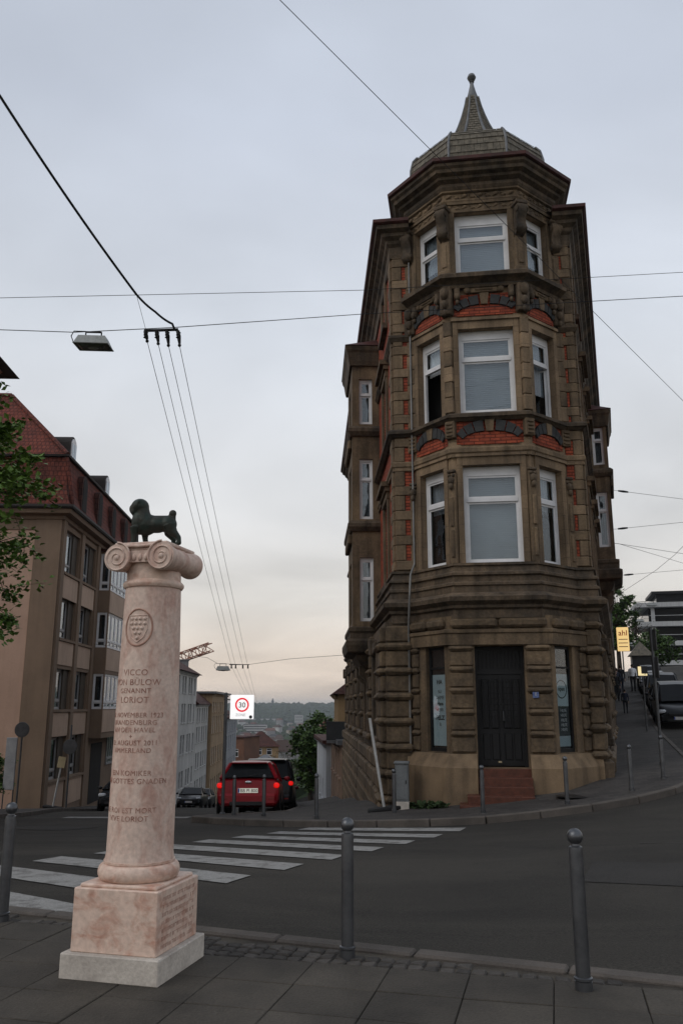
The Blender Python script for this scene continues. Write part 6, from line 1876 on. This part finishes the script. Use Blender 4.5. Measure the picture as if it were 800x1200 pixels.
for k in range(6):
    y = 34.6 + 5.6 * k
    car(lab[k], ('van', 'sedan', 'van', 'hatch', 'sedan', 'van')[k], (BLK, BLK, GRY, BLK, SIL, BLK)[k], facR(y) + 2.6, y, yr, 'cars parked up the right street')

# ------------------------------------------------------------------ people up the right street
SKIN = pmat('skin', (0.42, 0.26, 0.19), bump=0, rough=0.6); HAIR = pmat('dark_hair', (0.02, 0.014, 0.01), bump=0)
def cloth(nm, c): return pmat('cloth_' + nm, c, tuple(k * .8 for k in c), scale=6, bscale=60, bump=0.1, rough=0.9)
def person(label, x, y, yaw, top, legs, h=1.74, stride=0.18, hairm=None, armf=0.2, z=None):
    s = h / 1.74
    t = thing('person', label, 'person', (x, y, H(x, y) + 0.115 if z is None else z), yaw, 'people on the right pavement'); t.scale = (s, s, s)
    b = MB()
    b.tube([(0, 0, .9), (0, 0.01, 1.05), (0, 0.01, 1.25), (0, 0, 1.4), (0, 0, 1.47)], [.15, .14, .165, .15, .08], 14)
    b.ball((0, 0, .93), (.175, .125, .13), 12); b.ball((-.1, 0, 1.4), (.11, .09, .08), 10); b.ball((.1, 0, 1.4), (.11, .09, .08), 10)
    b.tube([(0, 0, 1.42), (0, .015, 1.56)], [.06, .055], 10)
    b.ball((0, .02, 1.635), (.078, .095, .115), 14); b.ball((0, .115, 1.625), (.016, .02, .022), 6); b.ball((.08, .02, 1.63), (.014, .022, .032), 6); b.ball((-.08, .02, 1.63), (.014, .022, .032), 6)
    for sx in (-1, 1):
        f = sx * stride
        b.tube([(sx * .095, 0, .92), (sx * .1, f * .55 + .03, .5), (sx * .1, f - .02, .09)], [.095, .066, .043], 12)
        b.tube([(sx * .1, f - .05, .045), (sx * .11, f + .14, .035)], [.045, .038], 10)
        a = -sx * armf
        b.tube([(sx * .19, 0, 1.41), (sx * .235, a * .4, 1.12), (sx * .235, a + .04, .86)], [.056, .044, .033], 10)
        b.ball((sx * .235, a + .055, .8), (.028, .04, .06), 8)
        for q in range(4): b.tube([(sx * .235, a + .03 + .018 * q, .77), (sx * .232, a + .036 + .018 * q, .70 - .01 * (q in (1, 2)))], .012, 5)
        b.tube([(sx * .225, a + .085, .81), (sx * .215, a + .11, .77)], .013, 5)
    o = solidify_body('body', b, [legs, top, SKIN, hairm or HAIR, RUBBER], t, 0.017, 3)
    me = o.data
    idx = []
    for p in me.polygons:
        c = p.center
        if c.z < .085: k = 4
        elif abs(c.x) > .19 and c.z < .88: k = 2
        elif c.z < .96: k = 0
        elif c.z < 1.48: k = 1
        elif c.z > 1.68 or (c.z > 1.56 and c.y < 0.0): k = 3
        else: k = 2
        idx.append(k)
    me.polygons.foreach_set('material_index', idx)
    return t
DK = cloth('black', (0.015, 0.015, 0.018)); WH = cloth('white', (0.75, 0.77, 0.8)); DB = cloth('navy', (0.02, 0.024, 0.04)); GRC = cloth('grey', (0.06, 0.06, 0.065))
def ps(y, off): return facR(y) + off
person('person in white shirt and black trousers walking up the right pavement', ps(57, 1.25), 57, R(-16), WH, DK, 1.8, .16)
person('person in dark clothes walking left of the white-shirted one', ps(56, .45), 56, R(-10), DK, DB, 1.78, .24)
person('person in black clothes close to the house wall on right pavement', ps(48.5, .45), 49.5, R(160), DK, DK, 1.7, .1)
person('person in navy clothes just behind the one by the wall', ps(53, .35), 53.5, R(-15), DB, DK, 1.72, .14)
person('dark-clad person right of the white-shirted one, by the parked cars', ps(58.5, 1.75), 58.5, R(-20), GRC, DK, 1.76, .1)
person('small child in dark clothes standing low on the right pavement', ps(40.5, .55), 40.5, R(-20), DB, DK, 1.12, .12)

# ------------------------------------------------------------------ trees and plants
BARK = pmat('bark', (0.05, 0.038, 0.028), (0.03, 0.023, 0.018), scale=6, bscale=20, bump=0.6)
LEAF = [pmat('leaf_mid', (0.065, 0.115, 0.025), (0.04, 0.078, 0.018), scale=2.2, bump=0, rough=0.6, fine=0.2, bscale=9), pmat('leaf_spring', (0.12, 0.20, 0.034), (0.075, 0.14, 0.024), scale=2.2, bump=0, rough=0.55, fine=0.2, bscale=9)]
for lm in LEAF:
    b_ = lm.node_tree.nodes['Principled BSDF']; b_.inputs['Subsurface Weight'].default_value = 0.0
def leaf_mesh(mb, c, size, rr):
    ax = Vector((rr.gauss(0, 1), rr.gauss(0, 1), rr.gauss(0, .6))).normalized()
    up = Vector((rr.gauss(0, .5), rr.gauss(0, .5), 1)).normalized()
    sd = ax.cross(up)
    if sd.length < .1: return
    sd.normalize(); nrm = sd.cross(ax)
    l, w = size * rr.uniform(.7, 1.2), size * rr.uniform(.35, .5)
    p = [c, c + ax * l * .45 + sd * w - nrm * w * .25, c + ax * l, c + ax * l * .45 - sd * w - nrm * w * .25]
    mb.add(p, [(0, 1, 2), (0, 2, 3)])
def tree(name, label, loc, h, trunk_r, crown_c, crown_r, n_clump, n_leaf, lsize, seed, mat, lean=(0, 0), group=None, clump_r=.45, shell=.45, keep=None):
    rr = random.Random(seed)
    t = thing(name, label, 'tree', loc, 0, group)
    tr = MB()
    top = Vector((lean[0], lean[1], h * .72))
    tr.tube([(0, 0, -.2), (lean[0] * .1, lean[1] * .1, h * .2), (lean[0] * .4, lean[1] * .4, h * .45), top], [trunk_r * 1.25, trunk_r, trunk_r * .75, trunk_r * .25], 10)
    cl = MB(); cl.mi = 0
    for i in range(n_clump):
        while True:
            d = Vector((rr.uniform(-1, 1), rr.uniform(-1, 1), rr.uniform(-1, 1)))
            if shell < d.length < 1: break
        c = Vector(crown_c) + Vector((d.x * crown_r[0], d.y * crown_r[1], d.z * crown_r[2]))
        if keep and not keep(c + Vector(loc)): continue
        s = Vector((lean[0] * .4, lean[1] * .4, h * .45)).lerp(top, rr.random() * .8)
        mid = s.lerp(c, .55) + Vector((0, 0, .15 * rr.random()))
        tr.tube([s, mid, c], [trunk_r * .28, trunk_r * .13, trunk_r * .04], 5, caps=False)
        k = clump_r * rr.uniform(.6, 1.3)
        # a few twigs per clump, leaves strung along them
        for tw in range(5):
            e = c + Vector((rr.gauss(0, 1), rr.gauss(0, 1), rr.gauss(-.1, .7))).normalized() * k * rr.uniform(.6, 1.4)
            tr.tube([c, c.lerp(e, .5) + Vector((0, 0, .04)), e], [trunk_r * .04, trunk_r * .03, trunk_r * .015], 3, caps=False)
            for q in range(n_leaf // 5):
                p = c.lerp(e, rr.uniform(.15, 1.08)) + Vector((rr.gauss(0, .12), rr.gauss(0, .12), rr.gauss(0, .1))) * k
                leaf_mesh(cl, p, lsize, rr)
    tr.build('trunk', BARK, t, smooth=60, fix=False)
    if n_leaf: cl.build('crown', mat, t, fix=False)
    return t
tree('street_tree', 'leafy spring green tree reaching in from the left picture edge', (-8.3, 13.0, H(-8.3, 13) + .02), 8.0, .17, (0.4, 0.1, 4.75), (3.3, 2.6, 2.6), 200, 130, .115, 11, LEAF[1], clump_r=.5, shell=.35)
tree('street_tree', 'dense dark green tree down the left street beside the white house', (-2.55, 72.0, H(-2.55, 72)), 7.2, .2, (0, 0, 4.3), (1.45, 1.6, 2.8), 60, 90, .3, 12, LEAF[0], clump_r=.7, shell=.2)
tree('street_tree', 'second green tree overlapping the first, farther down the left street', (-2.2, 80.0, H(-2.2, 80)), 8.3, .2, (0, 0, 5.0), (1.4, 1.6, 3.0), 50, 80, .32, 13, LEAF[0], clump_r=.7, shell=.2)
tree('bare_tree', 'brownish bare tree far down the left street behind the red car', (-9.5, 150.0, H(-9.5, 150)), 9, .2, (0, 0, 5.5), (4, 3, 3.5), 70, 30, .2, 14, pmat('brown_bud', (0.07, 0.055, 0.03), bump=0), shell=.2, clump_r=.9)
tree('bare_tree', 'bare budding tree up the right street before the office block', (36.5, 104, H(36.5, 104)), 9, .2, (0, 0, 5.8), (3, 3, 3.4), 50, 10, .2, 15, pmat('brown_bud', (0.07, 0.055, 0.03), bump=0), shell=.2, clump_r=.9)
tree('street_tree', 'dark green tree beyond the glowing shop sign', (27.6, 84, H(27.6, 84)), 9.5, .22, (0, 0, 6.2), (1.9, 2.4, 3.2), 60, 80, .34, 16, LEAF[0], clump_r=.7, shell=.2)
tree('street_tree', 'low green tree before the right office block', (35.8, 96, H(35.8, 96)), 5, .15, (0, 0, 3), (2.2, 2.2, 2.0), 50, 70, .3, 17, LEAF[0], clump_r=.6, shell=.2)
tree('shrub', 'dark green shrub at the far left edge before the office wall', (-14.2, 35.2, H(-14.2, 35.2)), 2.2, .06, (0, 0, 1.2), (.9, .7, 1.0), 40, 60, .14, 18, LEAF[0], clump_r=.3, shell=.2)
# weeds along the foot of the plinth
wd = MB(); rr = random.Random(5)
Mw = Matrix.Translation((3.42, 18.3, 0)) @ Matrix.Rotation(R(-8), 4, 'Z')
for i in range(420):
    u = rr.random()
    a, bq = Vector((-2.15, .55, 0)), Vector((-1.2, -.5, 0))
    p = Mw @ (a.lerp(bq, u) + Vector((rr.uniform(-.16, .05), rr.uniform(-.2, .02), 0)))
    p.z = H(p.x, p.y) + .11
    leaf_mesh(wd, p + Vector((0, 0, rr.uniform(0, .1))), rr.uniform(.06, .14), rr)
w_ = wd.build('weeds', PLANTM, None, fix=False); stuff(w_); w_['label'] = 'low green weeds along the foot of the plinth'

# ------------------------------------------------------------------ far things
def zt(x, y): return float(zterr(np.array([float(x)]), np.array([float(y)]))[0])
house('brick_house', 'brown brick house end at the foot of the left street', (-27.5, 182), (-20.3, 180), 9, -18, -4.6, [(-8.5, 1.6), (-12.5, 1.6)], [1.5, 3.6, 5.7], 1.1, pmat('far_brown_brick', (0.16, 0.075, 0.045), (0.11, 0.055, 0.035), scale=0.5), TILE2, 'flat', over=.2, mull=0)
house('villa', 'ochre house with dark red hipped roof seen over the red car', (-22.5, 200), (-14.6, 201), 9, -20, -7.2, [(-9.2, 1.5), (-13, 1.5)], [1.3, 3.5, 5.8], 1.2, YEL, TILE2, 'hip', 3.2, over=.5, mull=0)
house('grey_house', 'pale grey house standing below the ochre house', (-19.0, 176), (-12.6, 176), 8, -18, -9.6, [(-12.4, 1.6)], [1.2, 3, 4.8], 1.0, pmat('pale_grey_render', (0.3, 0.32, 0.34)), LEAD, 'hip', 1.6, over=.3, mull=0)
rr = random.Random(21)
WALLS = [pmat('far_wall_%d' % i, c, bump=0, scale=.05) for i, c in enumerate([(0.42, 0.40, 0.37), (0.34, 0.30, 0.25), (0.26, 0.25, 0.25), (0.48, 0.47, 0.46)])]
ROOFS = [pmat('far_roof_%d' % i, c, bump=0, scale=.05) for i, c in enumerate([(0.13, 0.05, 0.038), (0.09, 0.06, 0.05), (0.16, 0.08, 0.06), (0.07, 0.07, 0.075)])]
protos = []
for k in range(8):
    w, d, h, r = rr.uniform(8, 15), rr.uniform(8, 12), rr.uniform(7, 13), rr.uniform(2.5, 5)
    a = MB(); a.bb(-w / 2, w / 2, -d / 2, d / 2, -6, h)
    e = .4
    c_ = MB(); c_.add([(-w / 2 - e, -d / 2 - e, h), (w / 2 + e, -d / 2 - e, h), (w / 2 + e, d / 2 + e, h), (-w / 2 - e, d / 2 + e, h), (-w / 2 + (2 if k % 2 else -e), 0, h + r), (w / 2 - (2 if k % 2 else -e), 0, h + r)],
                  [(0, 1, 5, 4), (2, 3, 4, 5), (0, 4, 3), (1, 2, 5), (0, 3, 2, 1)])
    wm = MB()
    for fl in range(int(h // 3)):
        for q in range(int(w // 2.6)):
            x = -w / 2 + 1.3 + 2.6 * q
            wm.bb(x - .5, x + .5, -d / 2 - .06, -d / 2 + .02, 1 + 3 * fl, 2.5 + 3 * fl)
    protos.append((mesh_of('wall', a.v, a.f, a.m, WALLS[k % 4]), mesh_of('roof', c_.v, c_.f, c_.m, ROOFS[(k * 3) % 4]), mesh_of('window_row', wm.v, wm.f, wm.m, GLASSC)))
placed = []
n_h = 0
while n_h < 150:
    d = 260 + 2100 * rr.random() ** 1.5
    ax = rr.uniform(-.19, .03) if n_h < 115 else rr.uniform(-.5, .06)
    x, y = ax * d, d
    if any((x - q[0]) ** 2 + (y - q[1]) ** 2 < 15 ** 2 for q in placed): continue
    if y < 260 and ax > -.12: continue
    placed.append((x, y)); n_h += 1
    pr_ = rr.choice(protos)
    t = thing('distant_house', 'small distant house among the many in the valley town', 'house', (x, y, zt(x, y)), R(rr.uniform(-40, 40)), 'houses of the valley town')
    s = rr.uniform(.8, 1.25); t.scale = (s, s, s)
    link('wall', pr_[0], t); link('roof', pr_[1], t)
    if d < 800: stuff(link('far_window_row', pr_[2], t))
# long pale blocks on the lower slope of the hill
for (x, y, w, h, lab) in ((-215, 2440, 90, 15, 'long pale block at the foot of the far wooded hill'), (-118, 2380, 22, 26, 'pale square tower block below the far wooded hill'), (-150, 1500, 40, 18, 'broad pale block in the middle of the valley town')):
    t = thing('distant_block', lab, 'building', (x, y, zt(x, y)))
    m = MB(); m.bb(-w / 2, w / 2, -7, 7, -10, h); m.build('wall', WALLS[3], t)
    m = MB(); m.bb(-w / 2 - .5, w / 2 + .5, -7.5, 7.5, h, h + 1); m.build('roof', ROOFS[3], t)
    for fl in range(int(h // 4)):
        m = MB(); m.bb(-w / 2 + 1, w / 2 - 1, -7.1, -6.95, 2 + 4 * fl, 3.6 + 4 * fl); m.build('window_band', GLASSC, t)
lk = thing('hilltop_house', 'tiny house with turret on the skyline of the far hill', 'building', (-262, 3240, zt(-262, 3240)))
m = MB(); m.bb(-18, 18, -8, 8, -8, 12); m.build('wall', ROOFS[3], lk)
m = MB(); m.bb(-3, 5, -5, 5, 12, 24); m.lathe([(6, 24), (.3, 40)], 8, (1, 0, 0)); m.build('turret', ROOFS[3], lk)
# woods and trees in the valley and on the hill: far too many to count
wood = MB(); 
WOOD = pmat('far_wood', (0.034, 0.052, 0.02), (0.022, 0.036, 0.016), scale=.03, bscale=.3, bump=0, fine=.4)
def blob(c, r):
    vs = []
    n = 6
    for i, (zz, k) in enumerate(((-.5, .75), (.25, 1.0), (.8, .55))):
        for q in range(n):
            a = 2 * math.pi * (q + .5 * i) / n; j = rr.uniform(.75, 1.25)
            vs.append((c[0] + r * k * j * math.cos(a), c[1] + r * k * j * math.sin(a), c[2] + r * zz * rr.uniform(.8, 1.2)))
    vs.append((c[0], c[1], c[2] + r * 1.1))
    fs = []
    for i in range(2):
        for q in range(n): fs.append((i * n + q, i * n + (q + 1) % n, (i + 1) * n + (q + 1) % n, (i + 1) * n + q))
    for q in range(n): fs.append((2 * n + q, 2 * n + (q + 1) % n, 3 * n))
    wood.add(vs, fs)
pts = []
for i in range(1500):
    d = rr.uniform(2380, 3400); ax = rr.uniform(-.3, .06); pts.append((ax * d, d, rr.uniform(8, 17)))
for i in range(1500):
    d = 240 + 2100 * rr.random() ** 1.3; ax = rr.uniform(-.25, .05); pts.append((ax * d, d, rr.uniform(3, 8)))
zz = zterr(np.array([p[0] for p in pts]), np.array([p[1] for p in pts]))
for p, z in zip(pts, zz): blob((p[0], p[1], z + p[2] * .4), p[2])
stuff(wood.build('distant_woodland', WOOD, None, smooth=None, fix=False))['label'] = 'dark green trees filling the valley and the far hill'

# office block up the right street
OF = thing('office_block', 'grey modern office block with open balconies at the right picture edge', 'building', (45.0, 128, 5.5), R(-14))
CONC = pmat('grey_concrete', (0.42, 0.43, 0.44), (0.34, 0.35, 0.36), scale=.3, bump=0, streak=.2)
for k in range(4):
    z = k * 2.9
    x0 = (0.6, -1.2, 0.4, 0.0)[k]
    m = MB(); m.bb(x0, 34, -1.2, 12, z + 2.2, z + 2.9); m.build('floor_slab', CONC, OF)
    m = MB(); m.bb(2.0, 33, 0.6, 11, z, z + 2.2); m.build('glazing_band', GLASSC, OF)
    for q in range(5):
        m = MB(); m.bb(2.3 + 6 * q, 2.8 + 6 * q, -.6, -.1, z - .0, z + 2.2); m.build('column', CONC, OF)
    m = MB(); m.tube([(2, -1.1, z + .9), (33, -1.1, z + .9)], .05, 6); m.build('handrail', CONC, OF)
m = MB(); m.bb(3.5, 30, 2, 10, 11.6, 13.2); m.build('penthouse', GLASSC, OF)
m = MB(); m.bb(2.8, 31, 1.4, 10.6, 13.2, 13.6); m.build('penthouse_roof', IRON, OF)
PV = thing('pavilion', 'small dark pavilion with pointed roof before the office block', 'pavilion', (32.6, 92, H(32.6, 92)), R(-14))
m = MB(); m.bb(-1, 1, -1, 1, 0, 2.2); m.build('wall', IRON, PV)
m = MB(); m.add([(-1.3, -1.3, 2.2), (1.3, -1.3, 2.2), (1.3, 1.3, 2.2), (-1.3, 1.3, 2.2), (0, 0, 3.8)], [(0, 1, 4), (1, 2, 4), (2, 3, 4), (3, 0, 4), (3, 2, 1, 0)]); m.build('roof', SLATE, PV)

# construction cranes
CRY = pmat('crane_red', (0.30, 0.13, 0.08), (0.24, 0.1, 0.07), bump=0); CRG = pmat('crane_grey', (0.10, 0.10, 0.10), bump=0)
def lattice(mb, a, b, w, n, r):
    a, b = Vector(a), Vector(b); d = (b - a).normalized()
    up = Vector((0, 0, 1)) if abs(d.z) < .8 else Vector((1, 0, 0))
    s = d.cross(up).normalized() * w / 2; u = s.cross(d).normalized() * w / 2
    cs = [s + u, -s + u, -s - u, s - u]
    for c in cs: mb.tube([a + c, b + c], r, 5)
    for i in range(n):
        p, q = a.lerp(b, i / n), a.lerp(b, (i + 1) / n)
        for k in range(4):
            c0, c1 = cs[k], cs[(k + 1) % 4]
            mb.tube([p + c0, p + c1], r * .7, 4)
            mb.tube([p + c0, q + c1] if i % 2 else [p + c1, q + c0], r * .7, 4)
CR = thing('tower_crane', 'reddish crane jib rising behind the white apartment houses', 'crane', (-52, 160, H(-40, 160)))
zc = H(-40, 160)
m = MB(); lattice(m, (0, 0, 0), (0, 0, 3.5 - zc), 1.6, 10, .09); m.build('mast', CRY, CR)
m = MB(); lattice(m, (0, 0, 3.2 - zc), (28.5, -8, 12.2 - zc), 1.5, 22, .1); m.build('jib', CRY, CR)
CR2 = thing('tower_crane', 'grey lattice crane mast rising behind the right house row', 'crane', (25.0, 79.5, H(25, 79.5)), R(20))
m = MB(); lattice(m, (0, 0, 0), (0, 0, 19), .95, 20, .05); m.build('mast', CRG, CR2)
m = MB(); lattice(m, (1, 0, 19.4), (-16, 3, 19.4), .8, 14, .045); m.build('jib', CRG, CR2)
m = MB(); m.tube([(17, -8.0, 0), (17, -8.0, .1)], .01, 4) if False else None

# ------------------------------------------------------------------ the evening air
hz = MB(); hz.bb(-7100, 7100, -3100, 9100, -85, 60)
hm = bpy.data.materials.new('evening_haze'); hm.use_nodes = True
hn, hl = hm.node_tree.nodes, hm.node_tree.links
hn.remove(hn['Principled BSDF'])
pv = hn.new('ShaderNodeVolumePrincipled')
pv.inputs['Color'].default_value = (0.78, 0.84, 0.92, 1)
pv.inputs['Density'].default_value = 0.00013
pv.inputs['Anisotropy'].default_value = 0.2
hl.new(pv.outputs[0], hn['Material Output'].inputs['Volume'])
ho = stuff(hz.build('haze', hm)); ho['label'] = 'thin bluish evening haze over the valley'
